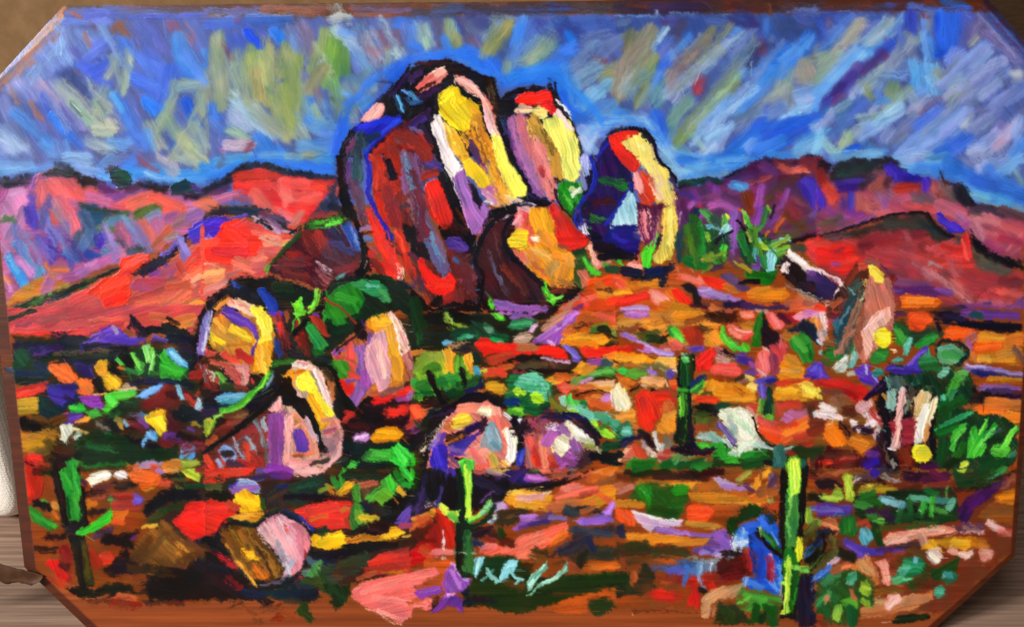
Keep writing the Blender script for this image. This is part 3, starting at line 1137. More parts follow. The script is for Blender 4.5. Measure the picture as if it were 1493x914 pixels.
1a1838 12 190 800 230 880
#600 0
@boulder_arch
181048 p-60 1090 914 1110 860 1150 790 1203 750 1203 914
2020a8 24 1110 890 1150 830
e02020 p60h 1160 800 1203 780 1203 914 1170 890
b89030 10 1195 750 1203 755
#0 228
@sky
88b8f0 60 0 60 200 60
70a8f0 40 200 80 320 60
90b8e0 60 400 20 520 20
88b0f0 50 440 80 640 120
5aa0f8 50 600 120 780 130
70a8f0 40 620 60 660 20
6a80b0 40 640 40 720 20
3a80f0 50 740 60 800 20
3a98ff 60 760 90 860 110 960 130 1203 120
48a8ff 50 900 80 1060 100
b0e0f8 22 860 110 940 130 1040 145
68b0ff 26 1040 150 1203 150
b04050 26 810 10 860 60 930 85
c0b0b0 60d 940 20 1010 80
c0c090 70 1120 0 1170 40
a8b0a0 40 1050 20 1110 50
80b0e0 30 0 100 100 90
@mountain_left
a85a90 p0 -60 160 200 130 330 60 480 140 640 200 820 170 1203 240 1203 420 840 600 400 720 60 880 -60 880
b87ab0 p60d 20 260 120 190 180 200 170 360 110 480 30 510 0 400
c888c0 60d 60 220 140 190
d898d0 10 90 230 140 215
c080b8 50 140 320 60 480
a05088 50 0 260 20 220
18182c p0d 0 160 30 135 90 150 130 110 200 110 205 180 120 185 60 195 0 195
203048 20 30 160 110 130
d05a60 p50 240 150 340 130 460 140 520 200 600 220 500 280 440 260 330 260 250 300 220 200
d06068 60 260 180 260 300 330 370
c84a50 50d 250 320 330 390
c86070 70 360 260 440 380 460 450
d85a58 60 480 210 560 220
a87080 50d 330 280 400 420
8a7890 30d 320 320 400 440
a0506a 16 240 120 220 170
14141e p20d 250 120 320 90 320 40 380 50 460 90 500 130 600 150 600 190 500 185 440 130 330 130 260 135
1a2830 40 340 90 420 110
1a3028 20 260 115 330 95
1c1220 40d 500 140 590 170
502a5a 50 600 190 680 230
7a4088 50 640 250 720 240
5a2850 50 760 200 820 180
6a5ac8 14d 560 120 680 190
16303a p0h 640 90 690 70 740 90 780 140 770 180 700 205 660 160
1a5038 40 700 110 750 130
2a2030 20 630 85 660 80
14141e p10d 820 150 860 135 900 160 980 175 1010 170 990 220 920 220 860 200 820 180
143040 p0h 1000 190 1040 160 1090 140 1140 170 1160 200 1080 235 1010 230
1a2030 30 1120 230 1203 240
201828 40 1100 250 1203 255
50307a 30 1140 190 1203 210
e05a58 p-20 680 300 740 260 830 220 870 230 940 220 1020 260 1110 300 1090 340 960 340 800 330 720 330
e86a60 70 780 290 880 250
e85a50 60 900 250 1050 310
d05868 60 640 300 720 320
b860a0 60 560 250 640 290
b05a98 40 520 240 600 270
c86a90 40 520 250 640 280
e86a58 30 1160 290 1203 290
a87aa0 50 1120 340 1160 330
4a38a0 70 170 320 200 400
5038b8 50d 200 260 190 420
7a50b0 30 180 240 200 280
8a5ab8 20 210 140 190 200
9070c8 30d 200 440 230 500
5a48a8 60d 240 480 330 500
4a3098 60d 310 450 320 620
3a2888 50d 300 540 440 600
5a60b8 60d 220 500 300 600
5a4aa8 40 420 600 420 660
3a4a98 40 320 660 400 690
4a7a50 40h 30 370 90 380
4a6a48 30 20 390 80 360
24486a p0 470 290 560 290 660 350 600 420 560 460 480 460 490 380
2a4038 30 480 290 620 330
1c3838 40 620 320 740 350
3a5a30 50 640 390 740 350
2a5a7a 60 520 360 560 400
3a6a30 50 600 430 660 430
30507a 70 470 470 450 540
3a6098 60 540 460 500 540
2a4090 60 520 580 560 600
4030c0 p0h 550 490 590 450 640 460 650 500 620 540 560 550
3828b0 40 580 480 600 540
4a78a0 50 620 570 670 590
6a8098 50 640 530 700 520
4068a8 60 470 600 400 560
6a8ab8 30 360 480 400 560
5a88b8 60 660 400 720 370
7a98c0 30 730 370 760 400
9a5070 60d 710 420 740 500
8a5078 50 690 460 760 560
6a4a98 40d 780 440 840 530
5a78b0 50 760 400 850 530
8a70a0 60d 830 480 880 530
3a3a50 20d 690 500 740 540
7080a0 30 760 380 790 410
3a5a28 p-20 780 340 840 300 920 280 960 320 900 350 830 380
486a30 30 800 370 900 310
7a90b8 40 870 370 930 350
c85a58 60d 830 400 900 480
d06058 50d 860 400 920 500
a86088 60d 920 380 960 480
b85a60 60d 980 420 940 520
a05a98 50 980 370 1030 350
b0584a 50 1000 440 900 540
8a5a60 50 1030 400 1090 350
9a6a80 50 1040 420 1110 380
a89088 40 980 490 1040 470
9a60a0 60 1120 360 1190 340
5a8ac0 70h 110 530 180 590 240 690
5080b8 30 90 520 130 510
4a80b0 30 230 600 250 690
3a90e0 60h 60 590 100 660 160 750
60b0e8 30h 60 600 110 690
2a3a60 8d 60 690 120 780
c080c0 50 110 610 180 680
d898d0 30 130 620 190 690
a05a90 60 200 540 240 620
b07ab0 60 30 520 60 560
c080b8 30 30 700 70 790
d07a28 p10 60 840 130 780 220 720 320 690 340 740 400 770 240 820 60 880
c87028 60 230 770 380 760
d8853a 20 40 720 60 740
d07838 24 280 640 300 670
c06a48 40 320 670 390 670
b86090 60 300 740 280 790
b05890 60 400 720 480 700
b068b0 70 480 690 560 640
c070a8 60 540 650 660 600
b868a0 50 600 620 720 580
9a6098 50 760 570 800 540
c07088 40 700 560 730 580
3a5060 40 760 560 870 550
2a3030 24d 820 540 880 550
14201a p-25 60 900 220 830 380 780 480 740 540 730 640 670 720 640 740 650 600 730 480 780 330 850 180 900 60 914
1a3024 30 120 890 300 830
7ac050 8d 200 860 300 810 400 760
40902a 12d 110 900 260 850
2a7a2a 10 480 780 540 770
1a3a4a 40d 260 870 400 820
3a4a30 30 500 730 570 730
@hill_left
c85a50 p-20 60 914 300 870 480 800 600 720 800 700 1000 620 1203 480 1203 914
b84a4a 70d 300 890 560 870
c84848 60 440 850 560 800
ff3a28 p-40h 510 810 600 730 700 690 720 610 800 575 880 580 880 620 800 680 770 740 770 840 740 870 640 910 610 880 590 830
ff4a38 60h 620 780 740 730
f83028 60h 640 860 720 830
ff5848 40 740 640 850 600
e03a38 30 700 700 760 680
141428 p-30d 780 690 880 620 960 570 1060 490 1120 430 1203 360 1203 400 1120 480 1060 560 960 640 860 710 790 710
1c1c38 40d 840 690 980 600
6a5ab8 20d 960 580 1060 500
8a80d0 60 1060 500 1090 570
7a68c0 40 1080 580 1100 640
5a48a8 24 980 650 1000 700
6a3a80 40d 900 700 1000 670
a04a60 60d 980 680 1060 650
9a3a68 40 790 770 900 790
5a3090 20 790 830 830 830
b84a58 60 820 740 940 740
4830c8 p-30h 1110 440 1203 370 1203 480 1140 500 1100 490
5038d0 40h 1130 460 1203 420
4828b0 30 1140 510 1203 490
f04030 p0 1140 560 1203 510 1203 640 1100 690 1090 620
e05040 50 1060 700 1140 610
c84838 60 1050 640 1090 700
e86a50 60 1100 720 1203 660
f08a68 30 1120 740 1190 700
f0a088 10d 1100 700 1140 770
c85048 70 780 860 1000 780
d06048 70d 820 890 1040 840
d0604a 60 980 880 1120 800
d8804a 60 1080 890 1203 850
c04a3a 50 1000 770 1100 760
e08a40 30 1130 880 1190 860
e0a0a0 20 1180 800 1203 790
#300 228
@sky
3a98f0 70 0 80 80 60
60b0e8 50 80 40 260 20
2a88f0 60 60 130 200 70
3088f0 p20 320 20 420 10 600 20 760 20 760 120 600 110 480 90 400 60
7ab8e0 50 340 10 470 10
2a78f0 50 540 60 740 90
90b0a0 60 500 20 560 10
98a078 60 600 10 660 20
5098e0 40 660 30 740 20
c0c080 30 0 30 10 40
6a4a58 10d 90 60 110 20
@mountain_left
14101c p-40d 0 200 60 150 160 100 280 30 290 16 340 40 480 80 620 100 780 130 790 160 640 160 480 130 380 100 300 80 200 120 120 180 0 250
1c1830 40d 20 220 160 150
3a2048 50d 0 240 120 190
4a2850 30 40 240 140 190
1a2440 24 400 100 560 120 780 140
d8302c p10 160 150 240 90 330 80 450 120 600 140 780 150 740 200 700 260 640 340 580 400 500 420 420 360 340 340 270 250 170 220
c83028 70 200 140 420 120
e83a34 60 190 180 360 180
a82a30 40 400 150 450 140
e85850 100d 450 180 540 250 620 250
f06860 60 460 160 480 280
e85048 80 480 160 640 180
e85a52 60 560 260 660 250
e86058 90 300 240 400 340
e05850 70 420 340 520 370
c04a48 20 520 250 620 220
f07870 16 440 230 520 260
e04038 50 640 180 720 190
c83a30 30 720 180 740 230
e87868 60 520 390 560 350
c86a80 30 440 330 500 370
242c48 p60d 730 180 780 170 780 340 700 330 620 360 620 340 700 270 730 220
1c2038 40 740 300 780 320
c84848 30 790 200 790 230
8a2a38 40d 640 370 760 350
b06090 50 80 260 200 240
9a5070 50 180 240 260 270
e06858 60 0 270 60 280
e87058 30 0 310 40 320
c06a90 30 60 250 180 220
@hill_left
d85040 p0 -20 420 80 380 300 400 400 410 560 420 560 460 520 560 440 620 360 690 150 760 60 850 -20 850
1a2030 p0d 0 350 90 290 160 300 290 290 380 330 470 360 510 440 440 430 380 400 300 370 200 350 120 350 0 370
24304a 50 160 320 290 340
5a3050 30d 330 340 440 370
4a3a58 30d 400 370 480 400
b8a0b0 20 290 360 400 420 520 460
8a6088 30 340 360 440 420
a890a8 30 300 390 440 450
1a1420 12d 320 390 400 430
140c14 20 500 460 525 440
4428c0 p10h 0 380 40 350 120 350 160 380 110 410 110 460 50 480 0 490
5030d0 40h 20 400 100 380
3a20b0 30 40 460 100 450
8078d0 24 20 480 40 500
5a40b0 16 170 370 240 350
f83024 p0h 60 480 110 400 200 370 280 430 340 500 330 570 260 600 140 640 60 630 0 600 0 540
ff3a2c 70h 150 440 230 500
f03028 70h 60 560 240 570
c83a48 30 180 420 250 380
e0483c 50 0 520 80 500
c04040 40 260 400 320 430
e86050 40 300 450 420 470
f09078 24 330 480 440 490
e88a70 30 350 520 500 510
d8a080 16d 360 500 480 530
c8b050 14 460 520 500 510
c86058 60 340 560 440 560
d87060 70 200 660 330 610
d86a58 80 200 620 320 680
c85858 50 300 660 380 650
c84a48 30 310 700 380 680
b05050 30d 100 660 130 720
e08060 p-20 0 660 60 640 120 660 120 720 60 780 0 820
e8a060 30 0 700 100 680
e08a58 24 0 740 100 720
e88a78 50 10 790 120 740
f0a888 10 0 640 60 640
c06060 40 140 700 190 690
d06858 40 0 830 60 810
802020 10 60 670 75 660
@boulder_dark_red
3a1a20 p50d 370 680 460 580 560 450 640 430 800 400 920 470 930 600 860 700 740 790 640 780 560 740 440 720
180c10 16d 560 430 500 540 380 660
14101a p0d 330 720 380 690 440 720 520 750 640 790 620 800 330 740
6a2420 80d 600 480 640 560
8a2c24 50d 660 460 720 560
a03028 24d 680 480 720 560
7a2824 60d 520 580 600 600
5a2430 60d 440 640 560 640
6a2a28 50d 480 690 600 720
8a4040 50d 640 720 740 740
7a4850 40d 660 660 720 720
4a3040 60d 720 560 820 620
4a2430 60d 800 560 860 680
6a2430 50d 780 680 880 650
2a2a50 60d 740 440 800 530
3a3a68 40d 740 520 860 560
3a58b0 p70h 790 420 850 380 920 480 930 540 890 570 850 520
5a80d0 20d 850 420 890 520
2a48a8 30 820 400 850 480
6a88c8 16d 880 480 910 560
1a3a18 20 380 650 460 560 550 470
4ac030 20 360 680 380 650
c0a0b0 6d 660 620 740 690
1a2a14 p-8d 570 400 650 370 760 345 850 340 860 380 800 410 660 430 570 440
2a6a20 26d 620 420 700 390 800 370
50c030 18d 660 410 740 390 830 365
60d040 12 720 410 790 395
3a8030 10 650 425 720 420
@boulder_main
0c0812 p80 760 0 830 0 840 120 850 250 900 360 930 470 960 600 960 680 900 720 880 690 920 600 900 460 860 380 800 330 780 160
100c14 50 940 560 960 660
2a2038 30d 830 30 840 140
5a3a70 50 850 60 850 160
2a3a50 60 890 40 900 140
305a60 50 900 80 900 150
5a3a58 60 870 160 890 260
6a4860 60 900 220 920 360
4a2a40 40d 930 330 940 420
2020a0 p80h 920 0 990 0 990 100 970 220 1010 320 1060 420 1110 470 1090 495 1040 420 980 320 940 220 960 100
2a2ab8 30 960 60 960 200
8a2018 p80 980 0 1203 0 1203 420 1120 430 1060 400 1000 280 980 200
d03020 40 970 10 1010 60 1000 180
c02818 60 1040 240 1080 400
a02418 60d 1100 180 1160 300
b82c1c 60d 1000 240 1100 280
141824 p70 1040 20 1080 10 1120 100 1100 140 1050 150
7a2018 50 1120 40 1140 90
5a6890 50d 1170 20 1190 60
6a4a80 60d 1180 90 1190 220
4a2028 50d 1170 330 1190 400
3a3040 50d 1130 310 1180 300
e02a20 p65 950 310 980 330 1060 460 1120 560 1160 680 1130 720 1090 700 1020 560 970 420
e83828 50d 990 420 1110 640
f08070 8d 1090 500 1130 600 1150 680
d02a20 60 1030 640 1100 680
b03028 50d 980 570 1010 640
7a2018 50 990 620 1040 690
c03020 p70 1110 430 1150 430 1203 560 1203 740 1160 640 1120 540
e04030 20 1120 440 1170 560
3a2030 30d 1080 480 1150 580
601810 40 1150 410 1203 430
180c14 40 1170 420 1203 500
5068a0 24 940 490 970 490
8a7090 24 920 430 970 425
6a1814 24 930 460 980 455
a04050 20d 980 550 1010 570
1a2030 p0d 1150 720 1180 740 1203 780 1150 780 1110 740
e8e0c8 8 935 660 945 625
d8d0d0 12d 1140 680 1130 720
@bush_dark
0c1014 p0d 150 740 220 710 330 730 520 750 640 800 700 790 780 720 860 700 960 700 1100 720 1203 780 1203 914 400 914 180 860 90 830
0c2018 60d 460 820 620 860
102818 60 420 770 500 780
0a1a18 60 560 800 640 830
143018 60 1000 720 1100 740
103020 50 1060 860 1140 880
0c2418 60 960 840 1000 890
0c1818 50 900 760 960 860
1a7a18 p60h 710 800 770 745 830 740 880 780 920 830 930 890 900 914 700 914
2a9a20 60h 780 790 840 880
289018 60 860 820 910 890
2a8a28 50 740 870 780 900
8a9040 6 890 800 920 840 920 880
80a050 6 780 780 880 800
a02818 22h 715 845 780 885 840 900
80200c 20 770 890 820 912
2a8a48 p0 830 760 900 730 960 740 970 780 940 800 920 830 880 800
3a9a50 30 850 760 940 760
60a8a8 20h 940 780 970 770
2a8a38 p70h 980 750 1020 735 1050 760 1090 830 1100 860 1060 860 1010 820
4ab070 30 1010 790 1060 840
60c0a0 10 990 830 1040 830
2a9a28 26 1000 750 1040 780
80c0c0 14 1040 850 1090 860
3a7a60 30 780 720 810 705
5a9aa0 16 790 710 810 700
90d070 8 520 870 570 900
70e030 p0h 540 850 560 840 570 870 580 890 580 914 530 914 520 880
70e030 20h 660 795 655 850 640 890
80e840 18h 610 895 650 860
60d030 10 510 870 530 900
b0e870 6 660 790 670 850
1838b0 p60h 310 790 360 775 400 830 440 890 440 914 380 914 340 850
2848b8 30d 180 760 230 820
1c2438 40d 230 790 300 830
3048b0 24d 330 800 400 890
@boulder_yellow_left
140c14 p0d 60 850 100 780 160 760 260 830 330 860 380 914 0 914 0 850
e88a20 50 140 840 80 880
f0a030 30 60 890 130 850
e8c0a0 30 190 850 270 890
f0b0a0 40 160 870 250 900
f8e040 40 290 900 330 900
50309a 30 110 900 160 910
402a6a 20 30 870 60 860
#600 228
@boulder_main
0c0812 p70 150 0 180 0 250 140 330 330 380 480 400 560 380 640 410 760 400 860 330 890 120 890 90 800 160 600 170 300
5a2024 p70d 0 0 150 0 170 80 100 110 90 200 130 330 140 420 240 560 300 620 380 640 400 760 360 850 140 870 30 760 0 700
3a3468 80 60 20 160 70
4a3880 50 100 40 170 80
6a4878 60d 30 30 50 130
7a5a80 60 20 200 40 300
8a2820 50 90 130 150 110
f02018 p70h 80 200 110 150 170 140 200 210 245 360 240 400 190 410 130 330 90 260
f82a1c 50 130 180 190 340
d02018 60 130 350 200 390
a81c14 40d 100 240 160 380
7a2014 40 200 420 240 400
2a1014 60d 260 400 320 450
100810 60 230 180 290 380
3a2014 30d 280 330 330 430
4a3098 p0h 205 510 230 480 290 480 340 520 350 550 300 575 250 570
5a40a0 30 240 500 310 540
7a4830 p60 90 320 160 420 220 560 210 620 170 560 130 450
5a6078 50d 40 330 90 430
7a5a68 60d 20 260 60 400
5a6880 60d 60 420 160 600
4a80a8 30d 80 350 120 470
5090b8 20d 30 240 40 310
6090c0 16d 0 40 30 200
5a90b0 50d 110 440 140 560
5a6090 50d 140 560 200 680
4a5a98 50d 90 540 190 680
c07868 30 130 500 160 510
8a5a48 20 170 520 190 560
14101c p60 0 420 40 430 70 520 110 570 110 610 40 590 0 560
3a2028 30d 30 470 60 540
5a2838 40 0 580 40 610
f82018 p50h 40 620 70 605 130 690 180 720 240 690 270 730 260 780 200 830 140 820 90 770 60 690
f83020 60h 130 750 230 760
d83020 40d 0 640 30 720
5a1a20 60d 240 590 280 680
6a2a2c 60d 280 610 320 590
3a5a90 20 270 610 280 630
4a80a8 10 365 530 385 490
6a3a40 70d 320 660 340 760
7a4a50 50d 300 740 380 720
5a70a0 16d 340 640 380 660
4a5a88 16d 360 790 400 790
8a2020 60 180 860 250 820
6a2024 50 290 810 300 850
3a3050 50d 20 790 60 740
a83828 40 90 830 120 880
4a3848 50d 360 800 380 850
d01810 10 125 765 140 770
0a0810 p20 0 770 60 830 130 900 400 870 420 914 0 914
103018 30 10 870 30 914
0a0810 60 170 850 140 880
2a3a20 10 160 900 220 905
@boulder_main_face
0c0812 30 200 60 260 220 340 400 370 480
f8e8e0 p65h 180 0 250 0 300 70 320 100 260 90 250 150 220 110
fff0e8 40h 210 20 260 80
f8d8e8 14 250 150 290 260 340 420
a060b0 p65h 250 110 320 80 330 150 340 200 380 310 430 300 480 310 440 380 420 460 370 470 330 380 290 260
b070b8 50h 300 200 370 400
a868b0 50 400 340 430 400
c888c0 20 310 300 360 440
8a50a0 30 270 140 290 180
1c1028 p70h 310 140 350 150 390 210 410 290 390 315 360 260 330 210
2a1838 16 350 170 390 290
f0a820 p65 260 0 330 0 370 40 430 120 500 140 620 260 560 280 500 310 440 270 440 200 400 190 310 50
ffd020 p60h 310 40 360 20 400 70 460 120 470 160 430 190 380 150 330 110
ffdc28 40h 340 60 430 140
e89820 30d 420 60 480 200
f0b060 30d 470 200 500 290
b060a8 p60d 430 190 470 150 520 200 520 250 480 260 440 240
d8a0c0 30 440 220 500 280
9a5890 24d 420 20 450 110
6a3058 24d 380 20 420 50
f0c030 30d 460 60 520 180
fff050 p60h 460 0 560 0 620 100 670 170 680 210 640 240 590 230 540 120 490 60
fff870 60h 530 30 610 140
f8e060 50 600 180 650 220
e8b040 40d 540 180 580 260
f0d8a0 24d 560 250 640 270
e0a048 24d 500 240 560 290
e8b0a0 20d 580 270 640 262
c07838 20d 500 170 540 270
f0e0e0 12 440 270 480 280
0c0812 p-15d 430 370 460 340 560 300 640 280 720 280 830 270 820 290 640 310 600 350 500 370
0c0814 50 480 340 640 300
@boulder_second
0c0814 p60 560 0 620 0 700 160 760 240 830 280 760 300 680 290 640 240 680 200 640 120
1a1430 50 640 60 720 200
0a0814 50 620 50 680 160
2a2048 30d 680 240 780 270
9a60a0 p75 610 0 700 0 730 100 790 240 760 260 710 170 660 90
7a4a88 40d 650 40 740 200
c070a0 30d 680 20 740 160
e07878 p75h 700 0 820 0 830 100 840 180 860 260 830 270 790 220 740 100
e88080 50d 740 20 790 180
f08a80 40d 800 60 820 200
c03a40 40 760 80 780 110
a02838 20 770 80 775 110
d8a070 30d 820 10 850 80
c88a40 50 840 60 880 90
d0a050 40 850 100 890 110
7a4a20 30d 840 20 870 60
2a1a18 50 850 150 880 140
fff068 p75h 880 0 980 0 1000 120 960 160 900 140 880 60
fff878 50h 920 30 960 130
e02020 p50h 800 300 850 280 900 350 960 420 1050 490 1030 530 940 560 860 540 850 430 820 350
f02a24 60h 860 360 920 480
f82420 60h 880 500 1010 510
d83838 30 830 270 870 320
a84838 30 850 520 920 550
5a2a1c 30d 820 150 840 220
@cactus_between
107018 p70h 860 200 900 150 960 160 1000 160 1020 220 980 300 940 360 900 310 870 260
1a8a20 40d 890 180 940 300
5ab040 14d 900 230 940 320
0c4a14 30 960 290 950 350
a0c090 40h 950 200 990 210
d8e0d0 20h 950 230 990 190
4a9a50 24 990 160 1000 180
080c10 12 845 200 870 280 950 380 1050 490
@boulder_arch
101030 p70d 1000 0 1060 0 1203 0 1203 600 1100 580 1040 480 960 380 1000 280 1030 160
8090d0 60 1010 20 1050 60
a0b0f0 40 1020 20 1030 100
7078b0 30 1000 100 1020 200
1c28b0 24h 1060 10 1080 120 1050 220 990 290 960 370 1000 440
2030b8 20 1110 380 1203 320
18208a 40 1140 340 1203 220
1a1040 80 1110 30 1180 20
201048 60 1180 80 1203 180
1a6a28 60 1120 130 1100 230
1a7a30 50 1150 170 1203 160
2a8a38 40 1110 210 1120 250
3a1430 60 1060 250 1160 250
3a1828 60 1040 330 1090 320
4a1828 50 1140 300 1180 300
148028 p0h 1040 380 1080 350 1120 330 1110 390 1080 430 1050 430
4aa050 20 1050 390 1070 380
4a1828 50 1150 410 1130 440
180c1c 60 1080 480 1150 480
1a1a68 70 1190 400 1170 480
90c0e8 50 1203 380 1190 400
1a0c14 60 1100 540 1203 560
0c0814 60 1120 590 1203 580
f0f0ff p70h 990 400 1010 370 1030 380 1040 440 1050 465 1020 465
c0d0f8 14 990 420 1030 460
@boulder_front
0c0814 p0d 360 610 400 530 420 460 440 380 520 330 620 330 650 360 600 460 560 520 600 600 700 700 770 720 900 790 960 760 1010 790 900 870 850 914 420 914 400 860 400 680
2a1018 p70d 370 620 440 480 480 390 540 380 520 480 550 580 620 640 700 740 680 860 560 860 470 780 440 660
4a1c1c 70d 500 600 600 720
5a2418 60d 500 700 620 800
3a1c28 60d 460 500 490 620
5a5070 30d 440 600 470 700
6a6070 30d 550 760 600 860
4a3050 40d 470 400 500 480
7a4048 20d 470 480 480 560
3a1014 60d 570 640 640 700
1a1020 70 400 620 430 700
14101c 60 550 380 540 500 610 640 720 730
1a1424 40d 700 760 740 840
2a1424 20d 560 420 620 340
c0a0b0 20d 500 380 560 360
e0c0d8 16d 650 290 720 300
f0a8a8 40 650 320 720 330
e05050 p60 600 370 640 330 690 340 680 420 640 420 610 410
f08080 50 640 350 640 430
f0a0b0 30 610 400 640 370
f09820 p50 690 340 740 310 800 310 840 380 850 480 870 540 950 580 960 640 950 720 900 780 820 770 760 720 700 690 660 620 640 560 700 480
f0a828 70h 730 340 760 420
f0a020 60 790 340 820 440
e89830 60 760 460 820 520
c85040 40d 680 400 720 500
e86060 30d 690 440 710 500
ffd028 p0h 560 510 600 460 640 430 690 450 690 540 640 560 580 540
ffdc30 50h 600 500 660 510
f8e0c0 24 725 490 750 490
e08050 50d 700 560 740 620
d86050 50d 640 590 670 620
e07060 40 600 560 660 640
f0a060 50d 680 580 690 640
c06040 40d 720 640 780 690
e0a850 60d 740 560 800 600
e09028 70 860 600 920 610
d08828 60 900 660 870 740
b07838 60d 820 680 840 760
c09050 60d 830 640 820 700
a06838 50d 880 740 930 760
d8a050 20d 900 590 950 640
5a2a20 30d 820 790 900 780
f0a040 40 930 590 940 640
8850a8 p15h 500 850 540 840 640 880 760 880 770 914 500 914
b078c8 30 520 870 620 890
9a60b8 40 640 900 760 895
5ae030 p70h 440 790 460 810 500 870 490 914 470 914 460 870
70e840 10 440 800 480 860
58d830 p60h 760 730 790 740 820 810 860 830 900 810 890 840 850 850 840 880 790 850
78f048 14h 780 770 830 850
90e860 10h 830 850 890 825
50c030 20 770 740 780 800
@ground
2a4a20 p0 960 560 1010 540 1060 620 1080 690 1020 780 980 780 930 730 960 660
1a3a18 50 960 570 1010 560
2a4a28 50 950 720 1000 770
e07060 p60h 980 690 1020 665 1060 730 1050 770 1010 770
f08878 20 990 680 1040 740
e88878 p60h 1030 550 1060 510 1090 580 1140 600 1130 660 1080 670 1060 640 1070 590
f0a090 30 1050 540 1090 630
c08068 24 1130 640 1160 620
50e030 p50h 1000 590 1020 590 1060 650 1100 680 1120 700 1080 715 1040 680
78f060 10h 1010 600 1060 670
3a8a30 20 1190 600 1203 620
5a8a30 30 1140 640 1170 660
1a3a28 40 1160 670 1203 670
104038 20 1160 680 1203 690
d04818 p-5 980 850 1040 760 1140 720 1203 700 1203 914 860 914 900 870
e04a18 60 1060 760 1203 730
f83a18 40 1140 740 1203 720
c06020 60 1100 770 1150 800
e04030 50 1000 830 1050 870
f06850 40 1020 850 1100 820
e88020 50 1120 820 1160 830
f03a1c 50 1170 860 1203 850
c08068 p-40 860 910 900 880 980 810 1000 830 940 890 930 914
6a3070 30 960 900 1000 890
5a2a10 16d 1110 790 1203 790
#900 228
@sky
98c8e8 80 260 20 330 80
58a8f0 70 380 20 500 50
2a78e8 50 380 30 480 40
70b8f0 60 420 80 600 60
3a88e8 60 560 20 720 10
6ab0e8 60 620 50 740 50
90c0d8 50 440 120 640 100
a0c8e0 60 310 90 400 120
98c8e8 40 330 160 380 130
4a90e0 60 700 80 820 20
50a8f0 50 900 10 1060 20
98b8e0 30 1060 10 1100 10
c0e0e8 16d 620 70 650 110
4a98e8 30 1170 10 1203 10
@mountain_right
5a2858 p-20 340 200 480 180 640 150 760 80 860 20 1000 30 1203 20 1203 460 1000 520 700 600 360 560
101020 p-10d 350 190 370 150 480 140 620 140 720 80 800 40 870 10 940 20 1040 40 1120 0 1170 10 1203 30 1180 60 1100 40 1020 60 920 50 800 90 700 140 600 170 460 180 360 200
103a2c 30d 380 170 500 160 620 150
0a1018 20d 640 120 760 70
4a2060 60 650 160 800 100
3a1440 80d 800 90 940 70
6a2030 60d 940 50 1020 60
5a1838 50 960 130 1100 120
4a1848 60 820 160 900 120
5a2a68 60 860 60 920 90
e06858 40h 1010 90 1110 80
a84040 40d 960 70 1010 90
8a3030 60d 1100 60 1180 80
6a2430 60d 1080 40 1200 50
a84848 30d 800 170 900 140
7a3078 60d 680 180 800 200
4a90d0 60h 690 180 740 190
5aa0e0 30 700 180 730 200
3a2a80 50d 380 220 460 240
4a2050 70 400 280 420 360
8a3a90 40 450 200 480 260
6a3080 60 540 180 600 220
8a40a0 40 590 190 600 260
9a4aa0 60 600 280 680 310
9a50a8 50 560 290 640 280
7a3868 60d 520 260 660 240
5a2a60 60 640 240 720 280
7a2a18 p75 730 220 790 200 820 280 820 360 770 330 740 290
6a3018 50 760 240 780 300
8a48a8 40 850 190 830 300
7a40a0 50 840 320 820 400
4a3028 60d 900 250 960 200
5a2a30 60d 960 170 1060 150
7a3048 50 960 230 1010 270
9a50b0 40 1000 210 960 310
7a3a90 50 960 340 900 400
6a2a38 60d 1020 300 1080 380
5a3020 60d 1000 350 1080 420
4a3a2a 80d 1080 420 1160 380
6a3a50 60d 1060 260 1140 310
5a4838 60 960 460 1080 470
603068 60d 1140 390 1203 350
7a4a98 60 690 360 690 520
8a50a8 40 700 340 680 600
5a3a58 60 650 580 720 640
7a50a0 30 640 400 680 340
b868c8 30 430 300 450 280
9040a0 40 450 330 500 350
d03040 10 490 290 500 310
3a2aa8 p70h 1050 170 1120 120 1170 140 1200 210 1203 330 1160 330 1120 270 1080 210
4a38c0 50h 1100 150 1170 200
4a30b8 50 1150 210 1180 320
6a4a90 50 1160 350 1203 320
14080c 26 1020 510 1090 490 1203 465
2a1418 16 980 380 930 460
b85a20 20 930 440 970 380
@hill_right
e04038 p60 1110 530 1203 480 1203 660 1160 620 1110 580
f03a30 50 1130 520 1203 500
d84848 50 1160 590 1203 620
4a4038 60 1000 540 1080 550
@yucca_left
2a1a38 50 450 330 460 480
1a2a48 40 440 400 470 340
1c4a28 p80d 380 420 430 400 470 440 500 400 560 420 640 430 680 520 640 620 560 670 460 660 380 620 360 520
3a4a28 50d 400 480 420 600
1a3a40 50d 370 480 370 600
4a3a28 40 420 420 440 540
2a7a38 50 480 400 500 500 500 580
1a8028 60 490 440 500 560
2a9a30 50h 620 560 600 620
50c838 40h 620 590 640 540
3a8a28 30 580 620 640 610
6ab090 30 540 420 590 420
5ab0c8 30h 550 420 600 400
4a9a50 50 520 330 560 370
2a4a40 50 570 370 600 400
7ac850 50h 640 370 640 430
f0f040 14h 640 350 655 365
98d8d8 40h 650 420 620 470
60b0c0 20 600 440 630 460
0c1828 24 680 440 600 500 540 570
101830 20 620 470 560 520
c0e040 20h 530 480 550 530
90d040 24 530 460 540 500
7a8030 40 530 600 500 640
a08a28 24 520 620 560 610
4a2a40 30 560 660 620 650
1a4018 50 420 620 460 640
6a7020 30 560 650 520 670
1a6a20 60 420 620 500 650
2a7a28 16 400 420 440 560 
@yucca_right
103a28 p80d 720 420 800 430 860 480 930 500 980 560 980 620 920 660 900 740 840 740 760 660 720 560
1a5a30 60 750 460 790 590
2a8a38 60h 730 480 760 560
101018 14 710 380 750 440 780 520
70c850 p60h 720 320 735 310 780 360 800 420 780 430 750 380
c05020 12 715 315 730 320
